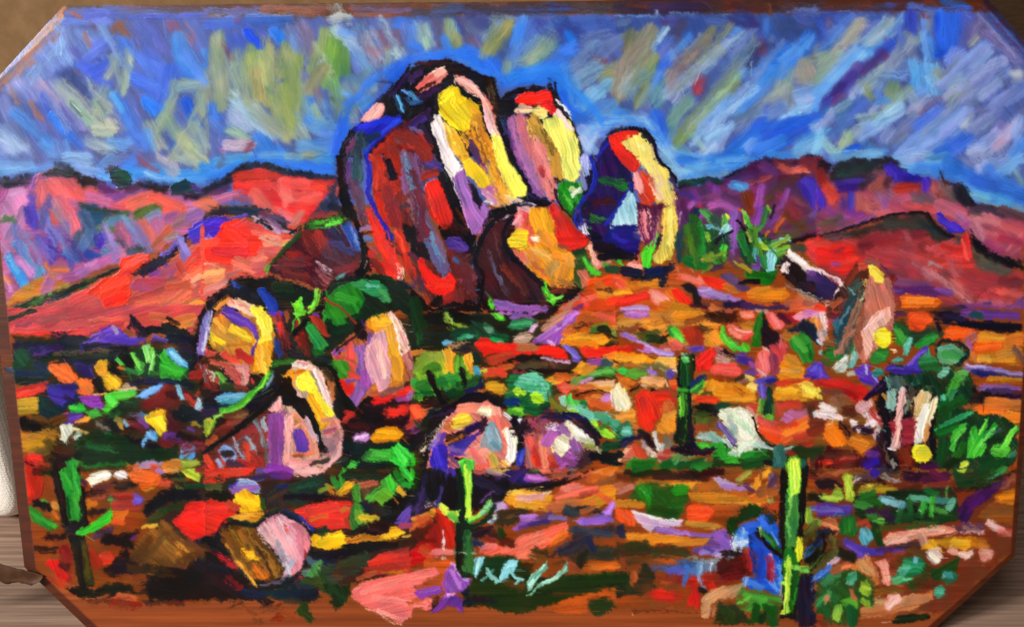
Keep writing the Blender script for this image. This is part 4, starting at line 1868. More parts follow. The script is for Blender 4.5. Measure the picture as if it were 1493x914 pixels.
48a838 30 760 370 790 420
a0a848 12 760 450 785 500
2a7a40 40 830 440 860 400 880 320
3a8a48 26 800 470 850 420
6a9a30 20 880 310 890 330
101830 20 930 300 900 370
b87a20 20 870 480 890 450
2a3a30 30 860 480 830 460
58b0b0 40h 830 520 820 600
70c8d0 40h 830 510 840 540
c8e038 36h 855 520 880 545
90c030 20 860 540 900 530
4a9a58 40 920 520 970 500
70b058 40h 930 530 1000 490
a0e0c0 24h 970 490 1010 500
7ab030 30 940 560 1000 540
3a3820 14 960 530 1000 510
88d8d8 60h 910 580 900 650
98d8e8 40h 905 570 905 670
1a6a38 40 850 600 870 640
8a50a8 40 800 650 830 660
5a3088 24 820 600 830 640
0a6a18 p0h 750 690 800 670 860 690 930 680 960 660 930 700 910 750 860 760 820 740 760 720
0a5a14 40 780 700 900 710
c0a030 30 700 630 740 650
9a8a28 30 740 650 780 670
6ab040 20 940 590 980 570
100a10 24 730 740 840 740
@slab_right
14101a p40d 960 640 1000 570 1060 600 1120 660 1203 700 1203 850 1100 800 1000 740 960 700
f0e0d8 p40h 990 590 1020 560 1070 580 1120 640 1203 680 1203 710 1120 690 1070 640
fff0e8 30h 1020 570 1100 640
e8d8d0 p90h 960 670 1000 620 1030 640 1010 690 970 690
d0c0b8 10d 980 620 1010 600
4a3068 60d 1120 720 1190 740
5a3a80 40 1130 690 1203 720
1c1018 60 1030 660 1080 720
2a1820 40 1090 760 1150 790
a08880 24d 1020 760 1100 810
c8a898 16d 1080 800 1180 850
8a5a50 20d 1000 750 1030 780
@boulder_arch
0c1030 p70 0 0 30 40 80 100 110 160 80 220 20 310 0 330
1a6a28 50 0 170 20 170
2a1a68 50 0 230 70 200
100c38 50 60 120 90 190
1a1a78 30 0 290 50 230
a8d0e8 p0 60 230 80 215 100 280 110 380 100 400 0 400 0 360 40 290
90b8e0 40 30 350 90 320
b0d8e8 40 60 290 70 370
d02018 p40 10 0 130 0 140 60 110 110 60 70
e03024 50 60 10 100 60
fff080 p60d 130 20 150 0 200 0 220 60 280 120 320 200 330 280 310 300 250 300 220 220 170 90
e8d8a0 20d 150 40 210 110
f0d070 80 230 120 280 240
f8e090 40 240 90 290 180
e0b040 50 220 230 260 280
c02818 p50 110 110 170 100 200 150 190 240 210 270 170 290 130 230
b83020 50 150 220 190 270
d86050 40d 160 120 200 150
f08890 p80h 100 120 120 95 150 130 160 200 140 225 110 200
f8b0b0 20h 110 120 140 210
f0a0a0 40d 190 180 220 230
f8c8b8 30 210 160 240 240
4a1830 24 140 290 200 310 290 290
5a1838 40 180 320 260 300
3a1438 p80 110 250 140 300 220 310 260 290 240 400 220 460 180 470 130 420
a05060 40d 150 340 160 420
d87a80 40d 170 350 170 440
f0b0b0 16d 160 420 170 450
7a4060 40d 220 370 210 420
e8a0a8 20 90 240 110 320
180c20 14 220 20 290 80 330 160 350 260
101838 30 280 60 330 130
2a2858 24 330 140 340 180
f0c848 p80 270 320 300 300 330 310 330 400 280 420 250 420 260 370
f8d860 40 300 320 290 400
f0d870 50d 320 230 320 320
e8b850 40d 260 410 250 450
c86060 10 340 180 340 320
7a4a98 p80 330 340 360 330 370 400 350 420 330 400
9a70b0 12 380 340 375 400
c8b848 p80h 290 440 330 420 355 450 350 520 330 600 290 620 230 630 210 600 260 560 270 500
e0c850 50 310 460 300 570
b0983a 40 240 600 320 600
d0b048 30d 250 450 280 480
d8c870 30 230 600 260 570
101060 p0 0 420 40 400 100 400 130 440 130 560 80 600 0 570
1818a0 50 20 440 70 500
201050 60 80 440 110 560
2a1040 40 60 580 120 560
0a0a18 50 0 570 40 580
b08098 50d 120 470 160 480
d0a0b0 20d 130 450 180 500
5a2a58 40 180 510 220 480
2a1430 40 220 540 260 480
3a1a30 30 200 430 240 400
50d830 p-70h 190 530 220 480 235 450 240 470 215 560 210 600 190 650 160 655 145 610 150 560
70f050 12h 200 540 235 460
48c028 40h 180 580 170 640
40b020 12 160 550 190 540
40c028 p50h 0 600 20 600 45 650 0 640
e88070 p0h 70 640 100 620 140 610 150 650 130 690 90 680
f0a090 30 90 650 130 660
c06050 30 120 590 130 610
5a8030 20 50 590 80 610
1a1a28 60 50 680 120 690
0a1228 p0d 150 690 190 660 300 640 350 630 360 670 300 700 310 760 260 770 250 720 160 740 140 720
101c50 40 180 680 260 680
14141c 40d 100 720 160 720
@ground
c05018 p0 0 700 140 740 260 760 340 650 500 680 620 720 760 770 1000 780 1203 860 1203 914 0 914
e04a2a 50 0 740 80 780
f05848 30h 20 750 70 790
d07818 60 80 760 140 790
d88020 60 160 760 250 750
b05820 40 90 800 200 780
e82018 p-5h 0 840 100 810 190 790 200 820 180 850 90 870 0 890
f83028 40h 20 850 160 820
e8a028 30 0 805 80 795
e88070 p30h 195 790 240 785 300 820 330 870 320 905 260 890 200 850
f8a090 40h 220 820 290 860
f0b0a8 12 230 860 300 880
e07818 60 330 800 360 840
f02818 p50h 320 790 360 770 440 840 440 870 400 890 350 840
d06a18 60 280 880 360 900
c87a18 60 340 890 480 914
b08ac8 p0h 20 890 100 875 180 880 200 914 40 914
c8a0d8 20 60 895 160 890
1a1418 p20 380 760 440 750 500 800 500 880 450 880 440 820
2a1a28 30 440 880 560 890
e86050 p5h 340 720 380 690 480 700 540 730 530 760 480 770 400 740
f07868 40h 400 710 500 740
e88068 30 470 720 530 750
f82a1c p20h 480 690 560 710 640 740 680 770 600 780 540 760
e83020 40 560 740 640 760
d06838 30d 330 640 380 680 440 680
9a4020 30 380 680 460 690
c06a30 40 640 770 720 790
4a3a68 p30 610 700 680 690 720 730 780 780 760 800 700 780
5a4878 30 630 710 700 740
9a70c0 p20h 480 770 540 770 640 810 740 840 750 860 640 850 540 840 490 820
b090d8 30h 520 800 640 830
c8b0e8 20 490 800 550 790
3a2438 40d 520 860 640 870
1c1430 40 640 880 740 870
38225a 40 740 880 860 890
5a2a30 30 840 850 960 870
d08020 p0h 760 800 830 770 920 780 1000 780 1020 830 980 850 880 860 780 850
c87820 60 840 820 960 820
e08a28 40 800 800 900 790
c8703a 30 560 890 620 910
3a2048 40 880 890 990 890
d8a080 20 820 905 880 910
c05a40 60 1010 870 1110 860
d8603a 60 1040 890 1160 880
c08060 50d 1080 820 1160 840
a85a48 40 1110 860 1200 890
e87860 30 1160 890 1203 900
#1193 228
@sky
88c0e8 50 100 10 360 -5
80b8e8 50 460 20 540 60
a0b8e0 70d 520 40 640 20
60a8f0 60 540 90 680 90
4a98f0 60 600 70 760 60
3a88e8 60 700 90 860 130
70b0e0 50 660 20 760 20
2a70d8 80 780 50 960 160
b0b0d8 p40s 840 20 1000 0 1040 30 960 80 880 70
98b0e0 60d 960 80 1100 20
6098e0 60d 1040 100 1140 60
2a68d8 90 940 160 1203 240
3a78d8 60d 1000 90 1160 190
88b8e8 60d 1080 90 1180 30
50b0f0 60 900 220 1100 270
88c8d8 40 900 230 980 260
60b8f0 40 1080 280 1203 310
90c0b0 30 1160 100 1203 170
3a78d8 60 1100 210 1203 250
60a0f0 30 820 140 900 200
@mountain_right
8a4058 p20 0 100 200 100 400 60 620 140 700 140 900 300 1203 340 1203 620 1000 580 880 460 600 330 400 350 200 420 0 480
1a1020 p10 0 20 60 40 90 60 60 110 0 90
1c2428 p0d 70 100 110 40 200 30 340 20 420 10 480 50 520 100 440 80 340 90 280 130 140 150 80 150
1c3a38 50d 140 90 300 70
4a4a48 40d 320 110 380 90
2a2030 30 400 20 470 50
3828b0 p50h 380 60 440 40 490 90 560 120 660 130 660 230 620 220 610 160 560 170 500 150 440 165 400 110
4a38c8 40h 420 80 460 140
2a1888 40 520 140 600 140
4a30c0 30h 630 150 640 220
8a2020 60 20 100 40 170
b02820 40d 40 160 20 230
d84a40 60h 80 200 90 260
c03a38 60 60 190 110 240
3828b0 p70h 0 170 20 190 50 280 40 310 0 330
4a38d0 30h 10 220 30 300
3a2a88 50 120 170 240 165
4030a8 30 180 160 260 150
2a1a70 50 140 200 220 190
4a38b0 50 200 240 200 310
5a3080 40 150 260 160 300
2a2030 40d 260 180 320 140
c06058 p-50d 300 190 380 120 400 150 390 220 330 220
a84a48 60 340 200 380 170
3a2028 30 400 180 420 140
9a2c24 p0 440 180 500 160 600 170 600 220 520 240 450 230
a83028 40 480 200 580 190
c06058 70d 260 260 300 300 360 320
b85a58 60d 250 300 260 260
9a6088 60d 370 240 420 320
8a5088 60d 400 270 440 330
b07898 40d 410 220 500 280
a05070 60 460 260 560 240
7a4a60 60d 560 230 680 260
6a5058 70d 600 250 720 290
c04a50 60 520 310 620 320
b84850 60 640 310 740 330
7a3a78 60d 60 330 160 380
8a4a88 60d 120 400 240 360
7a3088 40 180 330 260 350
4a4a40 50d 40 420 140 380
a05090 50 240 390 360 350
c05868 50 360 350 460 320
9a4058 40 440 300 520 330
1a1418 8 40 385 130 382
c86058 50d 680 180 720 230
6a3a40 50d 720 230 800 270
806058 60 740 180 800 240
14141c p30d 790 170 860 170 900 230 940 290 1060 310 1203 340 1203 380 1080 350 940 340 860 300 800 240
1a1a28 50 840 200 880 280
3a3048 50 940 310 1100 350
4a3848 50 1080 320 1203 370
241c28 16d 720 110 760 160 830 180
c87080 60 730 320 860 370
b85a70 70 720 290 840 340
a86090 50 830 360 900 420
9a4a80 50 860 420 920 400
b86a70 60 920 370 1010 380
4a3a48 40d 900 330 1000 350
e08890 24d 950 380 1080 420
d87078 70d 980 370 1120 430 1203 490
c85a60 60 1100 400 1203 440
8a4050 50 1120 380 1203 410
c86a78 60 920 440 1040 480
a84a60 70d 1000 500 1140 520
b85068 60 1140 560 1203 500
9a4068 60 980 510 1060 560
c07088 50 920 400 960 480
a03850 50 1080 490 1200 520
@hill_right
9a3438 p20 0 480 240 430 500 350 640 350 780 470 900 470 1000 590 1203 680 1203 914 0 914
0c0c12 20 20 470 160 440 300 390 460 350 620 340 660 370
2a2a2c p-15d 30 470 200 440 400 380 540 350 640 360 720 420 800 470 860 490 850 520 740 530 600 450 440 440 240 480 60 500
344038 50d 400 400 600 390
2a3430 50 600 390 700 440
3a4a48 40d 700 450 820 500
4a4048 40d 60 480 180 470
140c14 20 640 350 720 440 800 480
3020b8 p40h 690 340 720 330 760 380 820 400 860 440 830 465 770 450 720 400
4030c8 40h 720 370 820 430
e03028 p0d 0 480 40 510 140 520 240 530 250 580 320 590 260 640 220 690 160 700 0 640
f02a28 70h 20 560 160 590
f03a34 60h 120 650 220 620
d84038 50 0 510 60 520
7a3a70 24 100 635 130 640
9a3038 20 110 560 150 550
8a2830 70d 300 500 480 480
5a2028 60d 260 540 300 530
7a2830 60 520 470 620 470
a85860 20d 520 450 540 490
9a4048 70 400 560 560 560
a84048 70d 500 590 640 640
8a3038 70 620 530 700 560
9a3a40 70 320 590 480 640
c85060 30d 640 560 740 560
b04048 50d 700 560 780 520
f03028 p80h 850 470 880 450 900 480 910 600 860 640 790 620 800 560 840 530
e83430 50h 740 540 860 560
f03c34 24h 720 640 860 650 970 655
e04848 40 760 600 840 610
ff5048 20h 850 500 880 600
0a0c12 p40d 890 440 930 480 1000 560 1100 590 1203 620 1203 680 1100 650 1000 610 920 560
344038 p30d 900 540 980 600 1100 650 1160 690 1100 710 980 670 920 640
4a5048 50d 960 630 1100 680
4a4848 40d 690 670 770 690
8a8080 20d 680 640 720 650
b05058 60d 780 640 820 690
a84850 70d 640 700 800 790
b85a60 60d 800 740 900 830
9a3038 70d 880 700 1060 740
7a2830 60 1080 740 1180 740
8a2028 50 960 820 980 850
c02c30 30h 970 830 980 850
b84a50 70d 1040 800 1180 820
a83c44 70d 900 780 1040 800
a05860 40d 580 640 680 720
c07880 8d 640 660 800 790 900 870
c08088 6d 690 680 800 760
8a3a48 60d 460 640 600 690
7a3040 60d 430 700 500 720
6a3a68 40d 480 740 640 760
b86070 50 960 860 1120 880
5a2a70 p0 440 770 600 760 780 780 790 820 700 830 460 810
7a4aa0 30 700 790 780 810
4a2068 30 470 790 580 790
6a4a80 14 440 795 500 790
5a3a90 40 1190 850 1180 900
4a3068 40 820 890 1000 880
7a3a78 30 880 880 1060 890
2a1a40 50 640 910 840 900
6a3a70 40d 1100 890 1180 890
@peak_right
4a2420 p60d 130 800 160 740 210 670 260 620 330 630 390 690 400 800 420 914 60 914
7a2c24 40 250 660 180 740
d84838 30 250 650 290 640
8a4a48 40 300 620 340 630
ffe048 p50h 300 650 340 650 385 690 380 740 330 750 310 700
fff060 40h 330 670 360 720
3a1a20 20 370 640 420 700
5a3a70 20 380 660 410 690
c8a060 40d 300 740 310 790
b88a60 40d 300 800 300 840
e06058 60 370 760 340 860
f07068 40 380 790 390 900
f08880 30 340 850 370 914
7a2028 40 420 780 430 914
6a2a24 50 410 760 440 720
3a5048 60d 200 780 240 760
203838 60 210 830 200 870
7aa0a0 20d 190 790 200 810
c0d0b0 10d 260 810 240 900
a0b8b8 10d 200 890 160 860
183840 40 220 890 230 850
4a1a18 40 290 850 310 900
703028 40 170 860 130 900
8a4838 30 90 880 140 840
@slab_right
2a1c48 p30 0 690 60 720 120 750 130 800 80 850 0 840
3a2860 60d 10 730 90 770
e8d0d0 16d 0 660 60 700 140 750
d8c0c8 16d 140 760 100 840
f0e8e8 10d 60 870 80 890
0c0810 40d 140 800 110 850
c8b8b8 12d 20 850 80 880
@ground
f07018 p0h 490 830 520 810 640 820 720 850 740 860 700 890 560 895 500 890
ff8028 40h 540 850 680 860
f04020 40 0 890 40 900
#0 456
@hill_left
c04848 p-15 0 -20 1203 -40 1170 30 1120 130 900 90 700 110 480 130 300 150 60 200 40 60
8a3a48 60d 120 60 240 40
9a4850 70d 260 60 380 30
c05050 70d 380 70 600 30
c85850 60 560 60 760 50
d04a40 50 800 40 900 60
d8603a 60 900 30 1000 50
d87838 60 1000 70 1120 40
d08038 50 1060 90 1130 60
c84848 40 100 110 300 120
e03030 p-5h 80 130 200 125 320 115 460 105 560 120 500 150 400 140 320 170 160 180 80 200
e83838 40 100 160 300 140
d84048 40 440 130 600 90
c83838 40 600 100 720 70
14281c 30 50 50 120 20 200 -10
@ground
101a28 p0d 80 210 160 180 340 170 380 140 480 140 700 210 760 220 1140 230 1140 420 900 420 700 290 300 270 200 270 90 330
1c1c38 40d 100 200 240 200
281a44 40 200 230 360 210
5a2a80 16 210 255 320 235
4a3a80 16d 230 215 260 240
1a1a30 40d 330 150 480 170
0c0c14 p0 200 270 400 250 560 210 760 200 740 230 600 245 500 240 400 270 250 285
1a1030 40 520 210 640 200
4a3a30 14d 340 240 640 235
0e3a28 p0d 90 240 140 210 190 270 240 300 330 300 300 390 200 420 100 420 85 330
0f4a30 60 120 250 160 300
0c2440 60 110 370 260 370
1a2848 50 220 310 300 340
0c1a20 40 100 400 240 400
30486a 40 40 340 70 350
2a4a70 30 50 380 70 380
14281c 40 260 280 500 270
1c3424 30 500 260 640 260
1a1a2c 50 400 290 560 290
1a1a60 50 460 320 540 330
241c50 60 480 340 540 370
5a3a90 20 540 330 570 380
5038b8 p-20h 480 190 540 150 600 100 650 80 700 95 760 150 860 160 860 180 760 200 660 190 560 180
6a4ad0 30d 560 150 660 110
4a30a8 40 640 160 800 180
8a70e0 12d 500 190 600 150
9a90b8 24 670 95 690 115
3a2890 12 480 190 485 230
1a1420 p60 740 100 770 60 770 20 790 20 810 50 860 90 890 130 860 150 820 150 780 110
b04040 20d 790 90 800 130
c05040 12d 800 110 780 140
0c1018 50 880 110 1000 110
14181c 60d 980 90 1100 140
101424 60 1000 160 1120 170
5a2a68 30 900 160 960 170
6a4ab0 24 910 150 980 180
1c1c30 50 1080 200 1130 240
1a1010 40d 1000 60 1040 80
e8682c p60h 290 310 400 300 430 340 470 390 550 400 560 480 500 490 460 480 440 430 370 410 330 370
f07030 50 320 330 420 390
f07830 50 480 420 540 460
b03a20 16 300 300 340 290
e03028 p-10h 95 450 170 430 280 410 300 420 270 470 160 505 95 505
e84030 20 120 480 240 450
b8942c p-5h 100 515 180 500 240 500 235 580 180 600 110 600
c8a030 40d 120 540 220 540
9a7a20 30 120 590 220 590
101a38 p0d 240 500 280 420 340 420 460 430 470 530 400 570 350 620 260 620 230 570
3a2a9a p20h 290 430 340 420 400 430 440 420 460 460 440 500 460 520 420 510 380 550 340 540 290 490
2a2068 40 380 440 440 440
1a1430 20 390 490 440 530
0c3a2a 40 240 500 260 560
0c2a30 60 280 570 340 600
f0b020 p60h 565 320 580 290 630 280 640 320 660 360 720 390 720 420 700 460 640 470 610 420 590 380 570 350
ffc828 50h 640 390 680 430
c88a18 20 580 320 620 350
d08a30 16 600 370 640 340
080808 p60 640 310 660 280 700 330 720 390 690 380 640 340
0a0a10 50 570 410 620 480
e8a050 12 560 480 620 480
c8a880 p0h 690 460 740 420 800 440 810 460 740 470
d8b898 16 700 460 800 455
8a3ab0 p-5h 470 500 540 480 590 490 620 540 600 570 530 560 490 530
a050c8 20d 500 520 600 530
6a2890 16 560 550 610 550
5a38b0 p-10h 360 620 400 590 500 590 470 640 400 660
4a2a80 20 400 650 480 640
e03a50 12 345 630 360 640
e03a50 12 370 600 400 590
e09a38 p-30h 440 650 500 610 550 610 530 640 470 655
d8a850 24 450 690 530 715
f0f0dc p70h 355 680 370 655 440 660 440 700 400 740 395 775 360 740
fffff0 30h 370 680 390 740
c8d8c0 24h 450 730 465 720
e8d8b0 20 430 680 460 690
9ab0a0 12 455 740 470 740
1ab030 p0h 405 560 440 540 490 540 510 570 470 590 430 580
38c850 20 420 560 480 560
38a838 p10h 510 580 560 560 600 580 610 610 560 625 530 610
50c040 12 540 590 580 590
38c030 p0h 620 500 660 470 720 460 800 460 810 480 760 510 700 520 680 560 640 600 600 570 620 540
50d850 40h 640 500 680 540
60c840 30 700 490 780 480
28a030 20 610 590 660 590
28a830 14 295 655 330 675
0c2418 p0d 620 620 700 540 820 510 900 500 850 560 760 600 680 640
123a2a 50d 740 540 840 540
14401c 40 660 610 700 600
16100c p30d 105 620 160 610 220 640 270 690 200 715 130 700
100c0c 50 130 650 220 680
5a3818 30 210 620 280 640
a87020 p10d 120 700 200 720 340 680 340 740 300 790 200 830 140 830
c08828 50d 140 740 260 730
b8801c 40 160 790 260 770
8a5a20 40d 280 700 330 720
6a4a18 50d 240 820 330 800
4a4018 40d 280 760 330 840
c02820 p60h 150 850 200 830 260 840 260 890 180 914 150 914
d83028 30 180 850 240 860
8a3a18 30 240 880 290 890
140810 10d 150 870 180 890 240 914
5a3010 60 330 640 380 620
301a0c 60d 330 800 420 850
1a0c08 70d 330 860 400 890
0e2818 p10d 470 740 560 690 640 680 720 740 700 830 560 830 480 800 430 800
1a4a20 60d 480 770 560 740
1c7030 p20 560 760 620 740 670 790 640 820 590 820
1a6a2a 40 640 720 680 750
0c1c14 60d 640 640 720 660
140c10 80d 720 660 820 650
100c14 80d 760 760 840 780
241c24 60d 780 830 900 830
141818 60 640 660 700 690
0c1810 60 460 840 600 850
28a038 p70h 390 870 430 850 470 870 460 900 430 914 400 914
187028 50 500 890 600 890
0c5a1c 40 600 880 840 890
30c050 12 540 880 590 875
0c4a24 40 800 870 1040 850
0a3a20 40d 960 840 1040 850
0c3018 50 640 850 800 850
70685a 24d 580 660 640 700
b08a3a 40 700 640 710 670
8a7838 30 690 630 760 650
78a8d8 30h 745 640 760 660
5a4a68 40d 780 610 860 640
7a3a90 40 840 640 870 670
5a1828 50 780 650 840 680
3a5a80 20 840 600 860 610
f8d028 p70h 860 610 900 580 960 565 985 580 990 640 980 690 950 730 920 690 890 660 860 640
ffe838 50h 920 620 960 670
e0a828 20 870 620 960 590
5aa0e0 p50h 830 770 860 720 890 690 920 700 930 740 900 755 870 750 850 790
78b8f0 30 880 710 910 740
141018 60 900 790 940 810
5a1a18 p-40d 790 560 900 500 980 420 1050 460 1060 560 1060 700 1100 760 1040 840 940 790 1000 680 980 580 900 560 830 570
7a2420 40d 940 500 1000 440
6a1c1c 60d 840 550 960 530
3a1420 60d 1000 600 1040 720
5a1424 60d 960 760 1060 760
3a1040 40d 1000 720 1060 740
5a2a88 30d 980 720 1060 740
3a0c10 40 1000 480 1040 500
4a90d8 p60h 1060 850 1070 790 1110 760 1150 790 1150 850 1120 880 1090 850 1070 870
6ab8f0 30h 1080 810 1130 790
3a5a30 20 1090 860 1110 840
90a030 60 1040 890 1140 890
c0d040 10 1060 870 1090 880
c07830 40 960 890 1050 890
d08060 40 800 905 900 890
a080b0 40 820 895 930 890
c05a30 30 760 905 820 900
200c14 60 1060 720 1180 760
6a1428 30d 1080 690 1200 700
7a2430 50d 1100 800 1203 780
5a3a90 24 1110 680 1140 690
8a7028 40 1140 650 1203 640
a0a040 20 1180 670 1203 660
8a2a24 40d 1120 520 1160 480
3a1018 50 1060 460 1140 520
a03028 40d 1100 500 1180 560
10141c 60 1040 600 1120 620
1ab038 16h 1090 600 1130 600
a8d0e0 p60h 1130 580 1160 540 1160 500 1190 510 1190 560 1150 600
80b8d8 24 1160 580 1195 540
0c1420 60 1080 580 1180 620
90c8e8 12h 1040 430 1060 470 1075 510
14241c 50 1080 420 1140 440
b02820 40 1120 380 1203 370
c82824 20 1160 300 1180 320
d83030 40 1180 240 1203 220
8a1a20 30 1160 360 1203 330
101428 30 1120 330 1180 280
60a0e8 p-30h 800 500 840 460 900 430 970 410 960 440 900 480 850 505
80b8f8 16h 830 490 920 450
0c1430 40 780 420 920 410
101a40 50 880 400 1040 400
0c1c28 40 1040 400 1120 440
@agave_left
1a3a1c p60d 720 260 780 220 860 200 960 210 1040 280 1110 320 1100 390 1000 390 900 380 760 400 720 340
0a0c0a p60 700 260 720 235 760 250 790 290 780 330 740 320 720 300
0a0a08 20d 640 320 700 280
48b040 p60h 680 290 700 260 730 300 740 320 710 320
90e070 8 690 290 720 315
b86020 16 710 330 740 335
78c860 p60h 840 200 880 190 890 240 890 290 870 300 850 250
88d870 30h 860 210 875 280
60b848 p80h 890 210 910 210 920 280 910 340 890 370 870 370 890 310
90e080 16h 905 250 890 350
3a9a38 p60h 760 240 800 240 820 280 850 310 850 350 820 380 790 360 800 310
60c050 20h 780 250 830 340
2a6a30 40 760 350 790 360
30a830 p50h 940 250 970 220 1000 280 1050 310 1110 330 1090 370 1060 390 1000 385 950 390 940 340
38c038 50h 980 320 1060 350
289028 30 960 370 1060 380
60b8e8 p40h 980 220 1010 210 1060 260 1110 300 1110 330 1060 320 1020 290 990 260
88d0f8 24h 1010 240 1070 290
1a5028 30 900 360 930 360
1a5a1c 20 930 280 940 340
#300 456
@ground
1a1014 p30d -20 400 120 330 300 300 440 280 620 260 760 300 900 540 1203 420 1203 914 800 914 820 700 700 500 400 440 200 640 0 800
0c0c18 p0 0 500 120 440 250 460 400 430 440 400 420 460 340 540 240 620 140 600 0 600
101830 60 20 560 180 560
0c1024 50 200 520 340 470
20203a 50 0 600 60 590
5aa8c8 p-10h 55 510 120 480 240 465 260 480 220 510 150 535 90 535
80d0e0 16h 80 520 200 495
70b8d8 20h 80 500 230 480
308098 10 100 535 190 525
5a80a0 p-50h 340 470 370 420 390 370 410 350 405 400 370 450
78a8c0 14 370 430 400 380
2a9028 p-40h 250 500 320 420 360 350 400 340 370 400 320 470 270 510
1a5a20 p-20h 350 350 400 290 480 280 540 260 600 280 620 290 520 300 440 310 390 340 360 370
2a7028 30 420 300 560 275
78d838 10h 380 360 340 430 290 470
48b828 40h 280 480 220 540 100 590
78e048 12h 60 620 140 585 210 560 260 510
98e050 8 50 650 70 620 120 590
98a828 p60h 0 640 40 620 60 640 40 700 20 730 0 700
b8c040 16 20 630 50 640 30 700
70c030 14 30 710 60 650
4a2a18 50 140 610 240 600
7a5a40 50d 160 640 240 610
6a2820 p-20d 60 690 160 620 260 620 230 690 120 730
5a2018 50d 60 720 140 700
8a3a28 24 150 660 230 640
a04828 40 20 760 60 740
14100c p-35 0 810 120 730 240 630 340 540 430 440 520 370 500 430 420 500 330 590 230 690 120 770 20 820
100c14 20d 360 530 430 430
7a2820 p0d 0 850 120 740 280 640 380 560 380 914 0 914
8a3030 60d 240 720 330 660
5a3838 60d 160 780 260 740
7a3430 60d 260 820 340 720
8098a8 16d 180 750 230 850
8098a8 14d 250 740 290 830
708898 20d 300 640 350 780
8aa0b0 20d 340 640 350 690
5a6878 40d 360 780 370 900
a02c24 40d 280 840 320 900
c03a28 30d 240 780 260 880
e03020 40h 20 850 60 914
b02820 50 200 870 280 900
d04020 30 100 830 110 900
c04030 24 10 830 30 880
78a8e0 p0h 80 810 110 775 140 780 130 830 110 870 130 850 150 850 130 880 100 860
88b8f0 24h 150 800 180 830 170 870
a0a8d8 24 80 870 100 905
2a1a20 40 110 830 150 830
4a2030 60 160 890 220 914
@boulder_yellow_left
c88428 p70 40 40 100 10 260 0 340 0 390 60 405 140 390 260 360 360 280 360 150 260 40 220 20 150
8090c8 30h 20 0 20 120
b0c0e8 16 10 20 10 160
101428 20 50 0 30 70
c08030 60d 60 90 180 180
c88a30 60d 100 130 260 240
a86a28 24d 140 200 270 200
d89a38 30d 60 50 130 110
c8a830 40d 40 150 60 200
f0c820 30 60 160 100 180
e8a020 p60 280 160 320 100 390 120 400 200 380 350 290 350 290 260
f8c040 40d 320 220 340 340
f0a828 40d 350 200 370 300
fff050 p-80h 270 0 360 0 395 60 400 110 390 160 340 150 320 80 290 30
ffe858 50h 330 30 370 140
f8d840 40 320 170 370 160
5a38a0 p30h 80 0 150 0 200 10 260 40 300 80 320 150 300 220 285 260 275 240 300 170 280 120 230 90 160 70 110 20
6a48b8 24h 140 20 250 70 300 140
4a2a88 14 290 210 280 250
f8c828 p40h 140 110 150 70 190 80 240 110 280 150 285 180 250 180 200 150
ffd840 16 170 110 260 160
c02818 30 210 240 260 270
c03020 p30h 180 230 210 215 290 270 280 310 230 290 190 270
d84030 p30h 90 250 120 230 200 280 210 320 150 300 110 280
b84030 30 20 250 60 250
d85848 30 0 240 20 240
c8604a 50d 60 300 140 320
e08870 50d 100 310 200 330
d88080 p20h 180 310 250 305 270 340 260 400 230 450 210 430 210 380
e0a098 30h 220 340 240 410
8a3a30 40d 30 370 60 400
a05048 50d 140 350 190 380
c04038 24 190 380 200 420
b83028 20 270 400 280 420
508838 p70h 70 350 90 350 130 390 120 420 100 460 90 410 80 380
70b840 20 80 360 110 400
a8b090 20 20 340 60 360 60 420
6a2018 50 20 420 60 440
203818 40 110 440 180 450
7a3828 40 190 440 240 450
4a6070 30d 10 330 30 400
@boulder_large_left
c8a088 p70 380 914 370 640 440 560 460 500 500 340 540 290 620 290 660 330 710 440 740 560 790 650 810 740 800 830 740 900 640 914
0a0808 p60 440 410 490 380 540 480 600 580 640 650 690 770 690 830 650 780 640 720 600 640 520 560 460 540 430 470
140c0c 60 470 420 500 520
5a3818 30d 600 640 640 710
3a2014 20d 640 680 670 800
e89018 40 500 360 580 350
f0a030 50d 490 380 520 400
c87018 20 520 360 620 340
f0c0b0 p0h 510 310 540 290 620 300 650 330 690 350 720 430 750 520 745 580 720 560 690 480 650 390 620 340 560 330
f8e8e0 24h 530 315 600 330
e0a098 24h 550 300 600 310
f8d8d8 24h 650 340 700 460 740 560
fff0f0 10 670 380 730 520
e8b0b0 10 660 350 740 520
e8b8a8 p60h 540 460 560 450 600 520 600 560 580 560 550 500
fff040 p60h 540 420 545 370 610 345 630 370 650 430 690 500 740 570 755 600 740 640 700 580 640 480 590 465 560 465
ffff50 50h 570 400 620 410
ffe830 40h 640 460 710 580
f0a818 p60h 600 470 630 470 680 560 730 640 700 690 670 690 640 600 600 530
f8b828 24d 630 530 690 660
e0a020 20 690 690 700 620
a86a30 30d 700 700 740 650
d88880 30 690 640 750 620
d88078 p60 700 720 750 620 790 640 810 730 790 800 730 860 680 800
a85878 40 710 700 760 690
b87068 40 760 720 790 700
a88088 60 700 770 740 760
7a6068 30 690 830 750 790
e8b0b0 12 790 660 805 740
e8a8a8 16 800 800 760 860 700 900
f0b8b8 10 795 790 740 870 680 905
8a4a8a p80h 370 660 400 600 460 570 480 590 470 700 460 820 450 914 390 914 380 780
7a3a98 50 410 640 410 760
9058a8 40 430 780 420 880
a868a0 24 450 600 440 760
e8a0a0 p70h 380 570 410 500 440 490 455 540 450 570 400 590
f0b0b0 24 420 520 410 570
e8a0b0 8 375 570 395 540
e8a0a0 p80h 470 610 490 590 510 590 510 700 500 800 490 880 460 880 465 800 480 700
f0b8b0 16 490 610 485 760 475 860
ffe0d8 6 475 620 470 740
d88a78 p60 510 590 540 590 590 650 640 740 660 820 600 850 520 850 510 760
c08050 p60h 515 620 530 600 560 640 570 690 560 700 515 670
